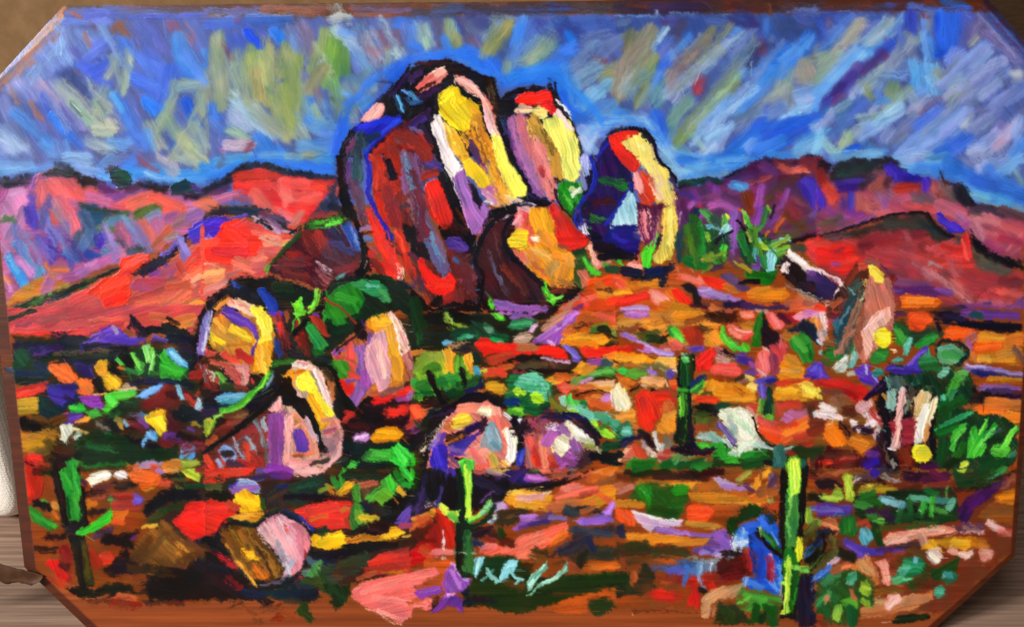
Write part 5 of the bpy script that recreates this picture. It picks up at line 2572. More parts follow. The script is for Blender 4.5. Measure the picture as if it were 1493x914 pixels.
a86828 24 530 640 560 680
c88060 50d 590 680 610 800
4a3a98 p70h 515 680 540 680 580 710 600 770 590 820 540 815 530 760
5a40a8 30 550 720 570 790
e0a090 12 560 690 610 800
d88070 30 610 760 640 820
d8704a 20 520 840 640 830
a85028 20 520 850 570 845
e89890 p0h 460 870 500 840 560 870 640 860 670 830 660 880 620 914 480 914
f0a0a0 30 510 880 620 890
2a1a1c 30d 660 780 700 850
3a2a28 30d 640 900 720 860
@boulder_pink_mid
b06038 p70 740 240 830 160 940 60 1060 10 1130 40 1190 200 1203 400 1100 470 960 490 880 560 800 440 780 330
14100c p60 880 80 920 60 960 140 950 170 900 160 870 120
2a2060 20 930 60 940 100
c84a40 50 840 180 850 260
c04838 50 790 270 870 300
d05040 40 830 300 870 330
8a50a0 p60h 875 200 940 190 960 120 1000 130 940 220 940 320 980 440 950 460 900 560 860 540 830 500 890 430 880 360 900 290
9a60b8 40h 910 220 920 330
8a4a98 50 940 360 940 430
a060a8 60 900 460 880 520
d8a0c0 p70h 930 240 960 190 1010 100 1030 130 1040 240 1090 330 1090 400 1030 460 980 420 950 340
e0a8a8 60h 990 220 1000 320
e8b0a8 50h 1040 340 1060 420
d8a0a0 40 960 220 980 380
f0a018 p70h 950 50 1000 20 1070 10 1110 40 1130 150 1150 260 1170 320 1160 420 1090 440 1090 330 1040 260 1030 130 960 100
f8b028 60h 1010 60 1070 60
f0a828 60h 1070 130 1110 240
e89428 50 1110 280 1130 380
c87030 60d 1000 450 1140 420
e8a868 40d 1080 70 1110 150
f0c8b8 p70h 1060 20 1100 0 1150 60 1180 140 1200 230 1160 270 1150 220 1130 120 1110 50
fff0e8 10h 1100 40 1135 140 1155 260
e0a098 30 1150 120 1180 210
d88080 40 1180 260 1203 330
e07070 20 1190 230 1203 260
e02820 p30 770 400 800 390 880 430 870 480 830 490 800 450
d04030 40 850 360 890 380
2a7a20 p60h 720 300 760 280 830 290 850 330 840 390 780 390 750 340
3a8a28 24 780 310 820 360
8a4a30 40d 720 380 750 450
b86038 30 740 410 750 500
7a50a0 30 840 410 880 400
7a4ab0 p-30h 750 250 770 220 830 210 810 240 770 265
b05030 40 980 480 1100 460
7a4a40 30d 1040 490 1150 450
0a0808 30 640 290 740 320 770 390 800 470 900 600
1a2018 40 670 270 740 280
3a3020 30 700 340 740 400
@ground
0a0c0c p60 800 480 830 490 890 570 930 610 860 640 820 580
0c0a10 60d 800 500 820 640
2a1018 p0 820 640 900 560 1000 470 1203 440 1203 700 840 720
d82820 40d 1000 520 1130 470
c82420 p0d 960 520 1090 480 1203 440 1203 480 1080 520 1000 550
e83028 40d 1140 470 1203 460
c82820 50d 1060 600 1130 600
d83028 p0d 1050 570 1203 540 1203 600 1100 630 1060 620
b82420 40 830 600 900 590
c82c24 30d 830 630 880 590
8a3a80 30 1130 510 1203 500
140c14 40d 920 590 1040 610
0c0810 50d 940 630 1050 640
1a0c14 50d 1080 650 1180 640
3a0c10 40 860 670 960 680
0c0a10 40d 900 560 960 500
5a2028 30 1180 740 1203 760
3a1a28 40 1170 690 1203 700
f0a010 p5h 970 740 1000 690 1060 670 1120 680 1170 710 1150 740 1080 760 1000 770
f8b020 30h 1020 710 1120 710
c07818 16 1000 760 1130 750
c080c8 p-30h 865 740 890 710 940 700 970 730 940 770 900 790 890 770
e0b0e8 20 890 740 950 720
b878b8 14 890 800 910 780
101428 60 800 740 850 830
1a1c20 80 820 780 960 800
0c1c24 60 880 830 1080 790
2a3a30 40 780 880 840 860
@bush_center
0c2a1c p0d 830 860 940 800 1100 760 1203 780 1203 914 830 914
38c838 p30h 1070 840 1080 800 1130 770 1190 800 1203 900 1150 914 1090 880
50e850 40h 1120 810 1170 880
40d040 30h 1140 780 1203 850
3aa838 p10h 940 860 970 800 1040 810 1090 800 1100 860 1040 880 990 890
58c848 24h 980 830 1060 840
48b840 p30h 830 900 860 865 910 880 910 914 840 914
2a6a30 40 930 860 960 830
0c1c1c 50d 920 900 1040 900
@bush_dark
103818 60 640 230 700 200
1a2014 p60d 500 0 1040 -20 900 80 720 230 640 300 520 280 480 60
101018 60 440 30 500 240
289030 p60h 580 70 620 60 680 130 720 180 700 220 660 220 620 150
38b048 30h 610 90 680 190
1a8a30 p60h 690 0 760 0 800 60 770 80 740 60 700 70
40b058 24 740 20 780 60
104818 60 760 110 840 80
20701c 40 860 40 900 20
0c5a18 40 920 30 1040 0
b02020 p55h 610 30 640 20 720 110 730 150 700 150 650 80
c83030 12 640 50 710 130
a01c18 24 790 0 870 70
8a1c18 50d 540 80 570 190
c82820 20 540 160 570 180
5a1814 60d 570 150 600 240
3a7a28 8 560 30 580 70
4030b0 30 400 10 440 10
3a48c0 30 440 40 430 120
a02a20 40 430 30 460 140
d83028 20 440 70 455 140
2a3078 50 420 180 440 240
5a2020 50d 470 150 500 240
1a1020 40 500 240 560 260
6030a8 24 640 20 660 30
70e838 p60h 530 0 600 0 570 20 550 40 530 30
50c838 12 550 20 530 60 520 120
0c6a18 60 660 230 690 250
#600 456
@ground
0c1a14 p0d -20 60 200 20 700 0 740 60 640 190 480 190 380 190 200 230 0 240
080c0a 80 60 40 300 40
1a0c0a 50d 90 100 200 90
0c1208 60 300 50 400 60
0a140c 50 640 0 740 20
7a9a30 16d 220 10 230 70 320 90
a0c050 8d 215 20 240 60
5a7a28 16d 240 90 270 110
0c4a1c 40d 30 20 50 160
103c28 80 260 140 360 120
0c4a24 60 400 90 420 150
0e4a30 60 440 130 560 160
1a5a40 50 430 90 470 110
2a7a48 p10h 570 90 600 50 680 40 730 50 700 90 640 110 590 110
3a9a60 20 600 70 700 60
5a8a70 20 440 100 480 110
30a868 30 290 160 360 145
50b8a0 20h 340 150 360 150
5aa8d8 p0h 190 180 215 155 245 170 235 195 205 205
18a048 30 480 160 540 180
90d0d0 10 510 185 535 180
58d028 p50h 470 0 540 0 560 50 520 55 490 30
80f048 14 490 10 540 40
a868b8 40h 540 5 740 0
8a50a0 20 600 20 700 20
0a0c0c p-20 730 40 780 0 860 0 800 40 750 50
b88060 p-30h 760 90 820 40 900 0 960 0 880 70 800 120 760 110
c89070 30 790 90 900 20
8a48a8 p-40h 710 190 740 150 800 120 880 60 940 0 990 0 980 50 920 100 880 190 820 190 760 195
a868c8 40h 760 160 860 100
b070d0 30 900 70 970 10
9048b0 40 840 170 890 110
e0c0f0 10 850 110 910 65
e0b8e8 12 810 180 840 195
d8b0e0 p-20h 680 120 710 80 750 65 750 90 720 120
f0d8f0 10 700 90 745 80
d8a890 p-10h 590 180 620 140 680 110 720 140 700 180 640 190
e8c0a8 16 620 160 680 160
d06018 p10 880 120 960 60 1000 0 1203 0 1203 90 1000 140 920 150
c85a18 60 1000 40 1120 50
e0503a p20h 1060 20 1100 0 1203 0 1203 80 1160 60
e07030 30 900 140 940 110
3a1a10 40d 980 100 1060 90
5a6a20 40 1080 100 1140 90
14200c 40 1110 100 1150 100
2a7a30 24 1060 100 1080 100
8a9a40 24 1180 110 1203 140
f02018 p0h 380 190 410 150 460 150 480 190 600 185 700 200 720 250 640 260 520 240 440 260 400 230
ff2a1c 40h 430 190 640 220
f02018 p0h 720 230 760 200 870 200 920 250 930 280 860 270 780 260 730 255
f82418 40h 760 230 880 235
f83020 p0h 980 210 1100 210 1203 200 1203 260 1100 270 1010 265
f02418 40 1040 235 1203 230
e89018 p-5h 870 180 900 140 1000 125 1120 130 1170 160 1140 190 1060 205 960 200 880 195
f0a028 20d 920 160 1100 150
e88018 30 920 185 1080 190
c87820 20 1170 160 1203 170
b86838 50 640 215 720 210
6a60d0 p50h 880 200 910 195 960 210 1000 270 990 300 960 290 940 250
8a88e8 20h 910 210 980 280
5a40b0 14 960 280 990 290
c83828 p-10d 440 260 520 240 600 240 660 260 640 300 560 330 480 320
b03a20 40d 460 290 560 270
100c0a p-5d 520 310 560 290 620 260 680 250 760 260 780 300 700 300 620 290 560 305
3a2a20 p0d 620 310 700 300 900 290 930 320 900 340 700 340 620 340
4a3a28 40d 660 320 780 310
140c08 20 620 350 760 345 920 350
6a5038 20d 780 300 880 320
a03048 20d 600 340 680 350
d8a8d0 10h 770 270 860 280 930 290
b058b8 30 1040 290 1120 290
8a3a90 50h 1050 310 1110 300
f0a028 p-20h 945 350 970 320 1000 290 1030 310 1030 350 980 365
e88028 40 1140 270 1203 260
e89028 40 1160 290 1203 320
384a58 40 1140 295 1160 310
386030 30 1100 340 1160 340
4a9838 p-15h 960 420 980 380 1050 350 1140 330 1203 320 1203 370 1100 380 1020 400 980 420
60b050 24 1060 370 1180 350
2a7a28 20 1120 370 1170 380
d08028 50 1020 350 1060 330
d86a28 p0h 440 340 520 320 620 310 600 340 500 350
d8582c 40 440 370 560 370
c83c28 40d 430 350 540 360
d09028 60 470 430 530 460
e8a020 p0h 440 420 500 405 550 420 550 480 500 480 450 460
c06020 30 400 470 440 470
d85a18 40 460 480 530 500
e8a020 p0h 780 390 860 370 910 390 910 420 850 430 800 420
f0a830 24 800 400 890 400
d06828 50 860 380 960 380
f05048 p0h 850 430 900 410 950 440 920 480 870 460
e06040 40 900 440 960 440
c87038 50 960 440 980 400
c88ac8 24 1000 410 1050 390
7a9a50 40 960 410 980 390
f0a860 p0h 1000 430 1080 400 1203 400 1203 440 1150 475 1090 460 1040 450
f8b888 30 1060 430 1180 420
e8a040 40 1060 445 1160 450
d06830 50 1010 450 1060 450
1a100c 12 970 490 1040 465 1100 460 1150 480
d86828 p10h 1020 500 1100 480 1150 500 1203 540 1203 580 1130 560 1060 550 1030 530
c85828 40 1060 530 1150 560
e88038 20 1060 500 1110 500
b878c8 p0h 1110 510 1140 480 1190 480 1180 520 1130 530
c890d8 14 1130 500 1170 490
a878a8 20 1190 540 1203 550
f8f0d0 50h 1195 470 1203 540
a86020 60 1160 600 1203 600
@agave_center
5a9a28 p80d 20 340 100 250 200 230 260 250 330 260 370 330 400 310 420 380 400 450 360 490 200 500 60 530 10 500 30 400
c87028 50d 40 250 90 240
d88a38 20d 80 260 110 250
90b028 60 60 300 120 330
a0b838 60d 110 270 150 330
8ac030 50 40 350 70 400
68b028 60 140 340 160 420
a8b030 50 160 260 200 340
f0a828 p80h 200 250 230 205 260 250 250 340 220 355 205 310
e8a020 40 240 260 230 320
f0b030 p75h 310 270 350 230 370 260 365 340 335 350 315 310
1c1c28 p0d 250 220 290 205 340 210 370 230 330 250 270 250
a07858 20d 230 200 330 190
14281c 40 380 250 400 300
3a9a30 p60h 280 350 340 270 300 400 260 430 200 440 190 400
1a6a28 60d 240 380 270 450
2a8a38 50 210 390 270 370
38a038 50 30 420 70 470
1a6a20 60 60 440 120 500
0c4a1c 50d 40 490 120 480
48a8d8 p60h 370 310 400 320 420 350 410 380 380 380 370 350
5ab8c8 30 330 450 390 400
3a88b0 30h 340 440 400 360
2a7070 40 310 480 340 450
2a9058 24 210 460 230 470
d8d060 12 430 330 445 350
a0d030 14 415 350 440 340
101418 40d 180 490 300 480
0e3018 60d 220 490 320 470
1a1a40 60 350 470 400 430
100c08 p65 95 350 120 340 150 400 190 500 170 520 140 460 115 400
181410 30 295 330 315 360 310 440
141010 50d 90 520 200 530
201810 40d 140 540 200 510
c06828 p0 380 470 430 460 440 480 400 490
@bush_teal
1a6a38 p0d 560 400 600 370 680 360 820 420 830 480 790 550 700 600 580 600 560 500
58b890 p5h 610 420 650 370 720 355 780 390 820 430 830 490 800 530 760 500 700 470 630 450
70c8b0 30h 660 385 740 400
58b888 30h 640 420 740 430
38a068 20d 680 450 790 450
88d8d0 24h 780 420 815 490
c0f030 p0h 600 450 630 440 690 470 660 495 620 490
d0f838 20 620 470 660 480
a8e828 p0h 700 490 740 470 770 490 800 520 760 545 720 530
b8f030 30 730 500 770 520
78c030 p0h 570 590 620 560 670 550 690 590 660 620 590 610
90e030 24 600 580 660 580
50a028 40 580 590 640 600
102060 p0d 540 510 590 500 640 520 640 560 590 570 550 540
0c5028 60d 660 530 720 590
0c5828 50 680 570 760 580
0c3a1c 40 780 560 820 540
3a5a20 50d 820 480 860 560
6a6820 40 830 520 890 580
#600 456
@bush_teal
98d0c0 p0h 870 500 910 490 920 530 900 560 880 540
80c8b8 24 890 510 895 540
40b848 40 930 520 980 530
58c850 50h 930 510 960 580
98d8b0 30 930 560 980 570
a0d040 30 920 590 970 590
70c8b0 p20h 960 560 1000 540 1060 570 1090 600 1060 640 1010 620
68c0b0 50 1090 620 1140 610
1a7a3a 40 1000 530 1020 540
50a878 60h 1100 610 1190 660
40a088 40d 1150 620 1203 680
90e038 p20h 1030 650 1080 630 1110 680 1160 690 1200 720 1180 750 1130 740 1080 690
b0f040 30 1050 660 1080 660
a8e838 30 1140 710 1180 730
2a7a38 30 1110 680 1160 650
0a2818 60 1150 780 1203 790
0c3a24 40 1130 800 1203 780
0a1418 80 1140 850 1203 860
@boulder_center_low
100c14 p0d 60 820 100 680 140 600 220 560 320 500 440 480 540 560 600 640 660 700 660 800 620 880 560 914 60 914
0a0a12 30 150 600 260 540 340 490 440 490 520 560
2a1a30 50d 120 600 240 560
e88078 p40 110 830 200 640 280 560 380 530 460 520 520 560 530 620 600 660 620 720 640 800 620 860 580 914 100 914
f09080 p0 280 560 340 530 400 540 420 580 340 600 290 600
f08878 60 300 570 400 560
e07868 60 520 590 560 650
f8a890 50h 500 570 510 600
f07068 p70 480 600 540 620 590 680 550 740 540 830 500 840 440 820 480 740
f8e8b0 p10h 390 580 420 545 470 550 480 590 470 620 430 610
fff8d8 30h 420 570 460 590
e8c8a0 16 390 590 440 600
f0c030 p0h 240 640 270 600 330 590 370 620 350 660 310 670 260 690 230 690
f8d840 40h 270 640 330 630
e8e090 16 240 690 300 680
a84820 30d 220 640 240 660
b06830 24d 215 680 240 690
1a1020 p0d 200 720 300 700 380 660 430 620 440 650 400 690 330 730 290 770 230 780 200 760
4a2a18 40d 220 730 280 760
b86818 16d 220 770 290 740
241448 50 340 690 400 660
3a2090 p-20 220 780 330 740 400 700 430 660 420 700 360 760 320 800 240 830
402898 40d 300 780 360 740
3020a8 p70h 110 850 140 780 190 750 220 800 220 870 220 914 120 914
4030c0 50h 150 800 170 880
8a68c8 40 130 770 170 730
a080d0 24 120 800 160 740
5a38a8 30 170 760 190 720
5030a0 50 250 830 330 820
3a2078 50d 230 860 280 900
9068b8 30 240 800 330 830
101018 14 270 850 320 870
e89080 60 350 830 450 790
f09888 60 380 880 450 840
e8706a 50 360 810 410 880
d85848 12d 370 900 450 900
88a0b0 p60h 410 750 450 650 490 640 520 710 540 780 520 820 480 820 440 790 410 790
98b8c8 30d 450 670 480 760
6a8898 30d 490 780 520 800
a8c0c8 16 500 690 530 760
2a1428 30d 420 700 440 640
fff0c8 p-80h 540 700 560 675 600 680 630 740 640 790 610 860 580 900 560 890 570 830 570 780
fffff0 40h 580 700 600 790 590 850
f8e8c8 16 620 720 630 800
d8a840 p60h 450 840 480 820 520 850 530 914 480 914
e8c050 30 480 840 510 890
f0c048 30 540 880 560 900
d85a50 20 450 860 460 900
38d038 p0h 290 880 330 855 360 870 370 914 290 914
60f050 14 310 880 350 900
181420 14 190 610 100 730 60 820 60 914
d8c8b0 10d 60 830 120 730 210 620
c0a890 8d 70 820 160 690
f0e0d0 20 60 810 90 790
0a0a10 24 640 740 640 850
2a3ab0 p70h 620 870 640 810 670 800 670 870 640 914 620 914
3a50c0 20 640 870 660 820
0c0c14 40 590 620 640 700
f0e8e0 20h 550 600 580 620
e0e0e0 12d 560 600 570 610
e8e8e8 16h 640 640 655 630
281820 50d 620 680 680 690
201418 50d 640 720 680 660
@boulder_center_right
2a1430 p0d 600 600 760 620 900 600 1000 640 1060 700 1110 800 1080 860 1000 914 640 914 660 760
8a4058 p80d 670 640 760 620 880 650 960 700 1010 790 980 914 670 914
7a3850 50d 700 640 800 670
5a2038 30d 740 630 740 720
9a5060 60 760 670 840 680
c87068 p80 670 730 720 700 780 720 830 800 840 914 680 914
e06058 60 700 740 730 830
b04a38 40d 740 690 750 820
e08060 50 770 780 790 900
f06050 30d 690 750 700 780
d03820 50 730 860 750 900
b83020 40d 720 810 750 880
c84838 50 820 860 860 900
a82820 40 830 900 900 890
8a4898 p70 780 720 860 670 940 700 1000 780 1000 860 940 900 860 880 830 800
9a58a8 60 800 760 840 690
a068a8 60 900 680 940 720
9050a0 60 880 880 960 820
9a60a8 40 960 760 980 820
7a4080 40 900 860 960 890
f8e8b0 p30h 820 790 850 740 900 720 940 740 930 800 880 850 850 820
fff8d8 50h 870 770 900 790
e8d890 16 830 790 840 810
e8e8d8 p50h 900 630 930 640 990 680 1040 720 1070 760 1050 790 1000 760 960 740 940 690
ffffff 24h 940 670 1020 730
b8b898 30d 1000 760 1050 770
d8d8b0 16d 920 650 960 720
90b838 p0h 1000 780 1040 760 1080 780 1070 810 1020 810
a8c850 14 1010 780 1040 790
8a7a58 50d 1040 790 1090 800
5a4030 50d 990 850 1030 830
3a2428 50d 1000 890 1060 850
c0b890 14 1090 800 1110 830
181020 30 980 620 1060 690 1100 780
0c1030 30 900 600 980 610 1060 670 1110 740
0c1040 p0d 740 590 790 560 860 590 960 600 1010 600 1000 640 920 630 820 620 760 610
e0d0d8 14d 810 665 850 670
c05060 40 680 640 720 650
0a0c10 50 1060 840 1140 850
@ground
f04838 p70h 0 540 60 550 100 580 90 640 40 660 0 650
e85838 50 20 570 60 620
d07038 40 80 580 130 570
c86838 40 100 600 150 570
a83a30 50 0 660 60 640
8a3a80 p0 0 680 60 650 70 690 30 720 0 710
140a10 70d 0 760 60 730
2a1428 60d 60 660 110 640
101c10 50 90 640 180 560
9a6ab0 30 0 500 10 480
d88068 p80 0 210 30 330 20 480 0 450
3a7a28 30 160 580 220 550
0c5018 20 20 640 90 700
28c028 p0h 0 820 20 830 30 900 0 914
100c18 60d 20 780 60 720
181008 60 430 490 540 530
3a2418 30 560 510 600 540
#900 456
@ground
b86a20 60 1000 140 1203 160
c87a28 90 40 60 240 60
d88838 p0 0 60 130 0 500 0 620 60 560 200 100 180
d09040 40d 0 100 140 60
8a50b0 p-10h 30 0 190 0 200 30 140 45 60 25
c078d0 20d 60 15 170 20
9a60c0 12 100 35 180 30
c87828 p0h 170 80 200 45 270 40 310 80 290 120 240 135 190 120
d88a28 40h 200 80 290 80
8a5030 20d 280 30 320 60
d08020 p0h 330 20 350 0 490 0 500 40 440 70 370 65
e08a20 40 360 40 460 30
704020 30d 430 60 500 40
4a1814 40d 120 100 170 120
7a3a28 60d 20 110 120 100
3a4a20 60d 140 150 230 140
1a2814 50d 200 160 280 170
20100c 40d 270 160 310 130
2a7a28 40 320 100 330 130
40c830 p50h 320 100 350 90 400 150 410 180 380 190 340 150
70e050 10h 340 120 395 175
30b838 14h 125 185 165 175
9a2818 p60 370 100 470 80 510 120 500 190 430 200 400 150
b83020 60d 420 100 460 170
a02c18 40 480 150 500 190
1a0c08 50d 500 90 540 110
e89028 p60h 510 170 550 120 600 110 630 190 590 210 530 210
e88a30 40 560 150 600 180
3a1a0c p0d 510 20 620 0 720 0 720 50 680 70 580 70
201008 60d 540 30 640 40
5a2a18 30d 560 60 640 60
c85048 20 640 5 680 5
f07060 p0h 720 0 800 0 810 40 760 50 730 30
f08878 20 740 20 790 20
d08028 p10h 720 80 780 50 850 70 830 110 760 110
1a6a14 p70 800 110 830 20 860 0 860 130 840 210 790 200
2a8020 40 810 140 830 60
48c830 p60h 600 90 620 80 640 140 680 170 700 200 730 200 740 180 780 190 785 240 760 250 730 220 690 230 640 190 610 150
70e850 12h 610 100 650 170 720 220
58d040 24h 690 190 720 220
f06858 p5h 640 90 680 70 720 100 780 105 810 120 770 165 720 170 670 140
ff8878 24h 670 100 730 150
ffb0a8 8h 690 80 720 110 790 115
e84838 20 740 160 790 130
141018 p70 860 0 900 100 960 200 880 250 850 200 850 60
201018 60 880 120 940 160
40102a 40 960 20 1010 60
f06868 p60h 880 0 920 0 960 40 990 80 970 110 930 110 890 50
f89088 24h 910 30 950 90
a01820 p60 990 10 1040 0 1080 60 1040 80 1010 50
e898b8 p0h 1030 30 1090 0 1140 30 1100 60 1060 60
d080c0 50 1110 10 1170 10
f0a0c0 30 1160 30 1203 10
d88838 50h 1160 60 1203 110
102030 p60d 1000 110 1100 50 1160 80 1203 160 1180 210 1140 170 1060 120
2a8a30 p70h 1010 170 1080 110 1130 150 1160 220 1150 300 1100 310 1060 240 1020 200
48a838 40 1050 160 1110 220
1a6a28 30 1120 200 1140 280
90c8d8 24h 1190 240 1203 230
c0c8e0 20 1180 170 1203 180
c04048 p60h 890 200 940 180 990 230 1010 290 980 310 940 310 910 250
e05058 p70h 950 170 990 180 1010 210 980 230 950 200
f08080 16h 960 140 970 200
f06868 p60h 810 300 830 240 870 205 910 250 930 310 920 340 880 370 850 390 820 380
f88888 40h 850 260 880 330
ffc8c0 8 870 210 890 230
e0b0b8 24d 840 360 870 380
e89020 p20h 940 330 1000 250 1060 260 1110 320 1100 390 1040 400 960 400 930 370
e0a040 40h 960 350 1060 350
d08028 50 1000 270 1050 300
4a38c0 p20h 1110 340 1150 300 1203 290 1203 400 1160 400 1130 370
6a58d0 20 1140 340 1190 320
2a1a90 30 1120 380 1170 390
d83828 p0h 930 410 1000 390 1080 400 1140 390 1130 420 1020 430 940 440
c83028 40 1170 420 1203 400
7a3a50 60 920 270 930 330
5a2a90 p20d 680 240 740 230 810 270 800 300 720 300
3a2080 40 700 260 780 290
8a4a90 40 780 300 810 330
9a5a58 50d 580 240 640 250
140a0c 40d 640 240 670 260
a06a50 50d 600 290 690 290
c0a090 30d 580 270 640 290
f05048 p5h 540 340 590 305 700 310 740 350 720 380 640 375 560 360
ff6858 24 590 330 710 345
6a3a80 p0 740 350 800 320 830 360 800 390 750 380
f02418 p70h 460 280 510 230 570 210 580 260 560 320 530 350 470 350
ff3020 40h 490 300 550 250
6a48a8 p0h 410 220 460 195 520 200 530 220 490 240 440 240
5a38a0 16 450 220 500 215
f02818 p0h 0 205 80 200 110 220 90 240 0 240
e89018 p0h 0 240 100 235 180 260 220 290 200 310 100 310 0 290
f0a028 40h 20 270 160 280
f0b048 p5h 210 300 260 270 350 270 360 340 300 330 240 320
f0a858 20 240 305 350 320
e8d0a0 10 260 330 355 345
a888d8 p20h 20 130 60 120 140 170 240 220 340 240 340 265 260 265 180 230 110 170
b8a0e8 16 160 190 240 240 330 255
8a68c8 20 40 135 110 165
c080d0 30 140 220 180 230
f06858 p0h 310 180 350 160 400 190 390 220 330 230
e05848 20 320 190 360 210
c85048 30 270 210 310 210
a03018 40 100 200 140 200
e8a0a0 16 280 230 310 220
6a5828 30d 20 320 100 320
b06828 24 60 310 200 320
68a028 50 80 360 160 360
38c040 p0h 5 340 50 320 70 350 50 370 20 370
48a038 24 60 370 120 390
6a6838 60d 160 340 300 340
b888b0 14 205 320 210 380
a070c8 24h 200 350 230 360
6a50b0 p20h 290 350 320 330 350 360 330 395 300 380
4a38a0 16 310 350 330 380
e89850 p0h 130 400 200 370 280 390 290 430 250 450 200 440 160 440
f0a868 30 160 400 260 420
e8e0c0 8 130 410 180 445
d8c8a0 6 290 400 300 430
e8c8c0 10d 150 390 210 380
e07018 p40h 0 370 60 390 120 420 80 460 20 420
d86820 50 40 420 100 430
e03820 12 5 360 30 380
7a3018 30d 100 450 150 430
140c0a 10 80 465 140 430
140a08 24 220 460 250 470
e86830 p0h 310 400 360 400 360 430 320 440
d83820 24 330 450 360 450
c83828 50d 250 480 330 490
f8e8c8 p80h 0 430 30 420 70 490 90 540 60 580 0 580
f8e098 40h 40 470 60 560
fff0c0 40 10 440 20 500
e8b860 16 70 560 40 570
f02c1c p70h 110 490 160 460 220 470 260 510 350 520 340 560 280 590 230 660 210 700 170 700 130 660 120 580
f83020 70h 160 520 200 620
d83828 50 280 540 340 530
c02a18 40 240 500 320 500
c86830 60d 300 560 340 600
e08a28 p0h 0 620 60 570 110 570 120 640 90 660 0 650
d89038 40 20 610 90 600
c06830 40 40 670 120 680
e08a28 p40h 240 680 290 600 350 580 360 690 340 730 280 720 240 700
e89830 40 280 640 330 690
d89038 30 290 610 350 590
7a5038 40d 300 740 340 740
2a7a58 50 0 690 60 660
1a5a38 60 20 720 90 720
68c0a8 p0h 20 710 40 670 80 670 100 710 70 740 40 730
88d8c8 16 40 695 80 700
101840 p-10 0 760 60 740 140 710 160 730 90 760 0 780
1c2a60 30 20 790 90 760
18101c p30d 140 750 180 710 210 720 260 800 220 810 180 780
141014 30 140 700 170 720
a08080 30d 150 760 180 810
f0f0f0 p70h 210 700 230 695 250 740 270 790 260 820 240 810 230 760
b0c0b8 20 270 780 250 830
687068 40d 290 740 310 790
807868 20d 300 800 270 830
e0c0b0 30d 190 820 240 860
f0d8d0 14d 220 830 250 870
e08858 p0h 30 850 60 790 100 790 120 830 80 870 40 870
d87058 50 50 840 100 830
c84830 60 120 800 160 850
e0a888 16d 10 860 60 810
c86058 40 260 840 310 830
a04038 40 290 820 330 810
a83a30 20 250 860 310 860
f06030 20 0 890 40 890
208a2a p0d 60 914 70 870 110 850 180 870 250 880 300 870 340 914
1a6a20 50 110 890 220 890
14501c 50 280 900 360 890
6a9a50 40d 340 860 420 850
489048 30d 340 870 360 830
70a070 16 360 870 440 880 520 870
0c4818 60 380 900 500 890
1c7a28 50 460 900 560 890
6a3018 50 460 680 520 660
a84028 50 480 680 520 670
3a5a20 50d 470 620 540 600
2a4018 50d 480 580 560 580
4a4820 50d 540 640 590 620
103828 p0d 560 590 560 550 640 540 700 540 740 530 680 560 620 590
100c10 p0d 450 550 520 530 560 540 580 590 520 580 460 570
241420 30 560 560 580 590
d88818 p5h 500 420 560 400 640 390 720 420 820 450 820 530 700 530 600 520 560 470
e09020 60 580 440 700 470
e89828 50 640 500 780 500
c87820 40d 640 450 760 460
7a3018 30d 590 390 700 400
8a4818 24d 700 440 750 480
e0c860 p20h 760 440 790 410 830 420 830 460 790 470
d0c050 30 770 390 790 400
e8d060 20 760 380 800 390
e09028 60 540 460 560 420
5a4a20 20 500 480 560 470
f03820 p0h 450 530 480 490 560 490 600 510 590 540 540 530 480 530
e85028 20 480 510 580 520
e07828 24 440 510 470 490
8a6878 30 720 400 760 400
382818 30 740 380 700 400
5a50c8 p0h 800 410 850 390 920 380 940 400 890 420 840 420
4a3aa0 20 840 400 910 390
5a48b8 p80h 830 420 850 410 890 430 880 500 850 515 830 490
7a68d0 20h 850 430 860 500
2a2890 30 890 410 920 400
e89a20 p5h 910 480 950 440 1040 420 1110 410 1170 440 1190 480 1150 510 1090 530 1000 530 930 520
f0a828 50h 960 470 1040 470
e8c040 p20h 1060 430 1130 405 1170 440 1190 480 1150 510 1100 490
f0d858 30h 1100 440 1150 470
d89020 40 980 510 1060 510
a84028 60 960 550 1060 540
b03828 60d 980 540 1110 560
c84838 50 930 560 950 600
a85868 50 1060 590 1110 580
c070b0 p30h 960 640 980 600 1030 570 1060 600 1030 640 990 650
a86088 40 1040 600 1100 620
5a2a18 60d 1120 540 1203 540
4a2818 60 1140 580 1150 600
f0e8e8 p0h 1150 590 1170 570 1203 570 1203 600 1180 640 1160 630
fff8f8 20 1170 590 1200 580
c8b0b0 16 1190 540 1203 540
e84828 p20h 820 650 880 640 960 670 1040 640 1060 660 1040 720 1000 780 940 780 880 740 840 700
f05830 60 870 680 960 700
e86828 p-30h 960 700 1040 640 1110 610 1140 640 1130 690 1060 740 1000 780 970 760
f08028 50 1000 700 1110 650
c83820 40d 940 660 1040 660
c84838 p20 750 540 820 530 840 570 840 640 820 650 790 600
d08070 20 770 560 830 620
c85050 60 850 620 920 650
b84028 60 1060 740 1140 720
a83020 50 1080 780 1140 770
8a2a1c 60 1140 700 1203 680
6a3020 60 1150 650 1203 640
183018 p0d 560 914 580 800 700 740 860 780 940 790 1040 780 1203 800 1203 860 1000 914
1a6a20 60 700 840 860 840
0c4a1c 60 760 890 860 870
1a2a14 60d 1040 820 1200 810
6a2a1c 60 1140 890 1203 870
c05830 16 1130 860 1140 900
c07020 24 880 900 900 905
0c1010 50 880 880 920 890
8a2a20 40 1010 820 1030 830
@cactus_small
3a8a28 p80h 830 510 880 510 880 610 860 610 840 580
7aa840 14 830 600 850 530
0c2a20 p90h 880 460 890 440 910 460 920 530 920 590 900 610 870 610 860 590 870 540
1a4030 16 900 470 900 590
60a838 p60h 850 610 900 600 930 610 920 640 890 640
3a7a28 16 920 540 925 600
@boulder_white
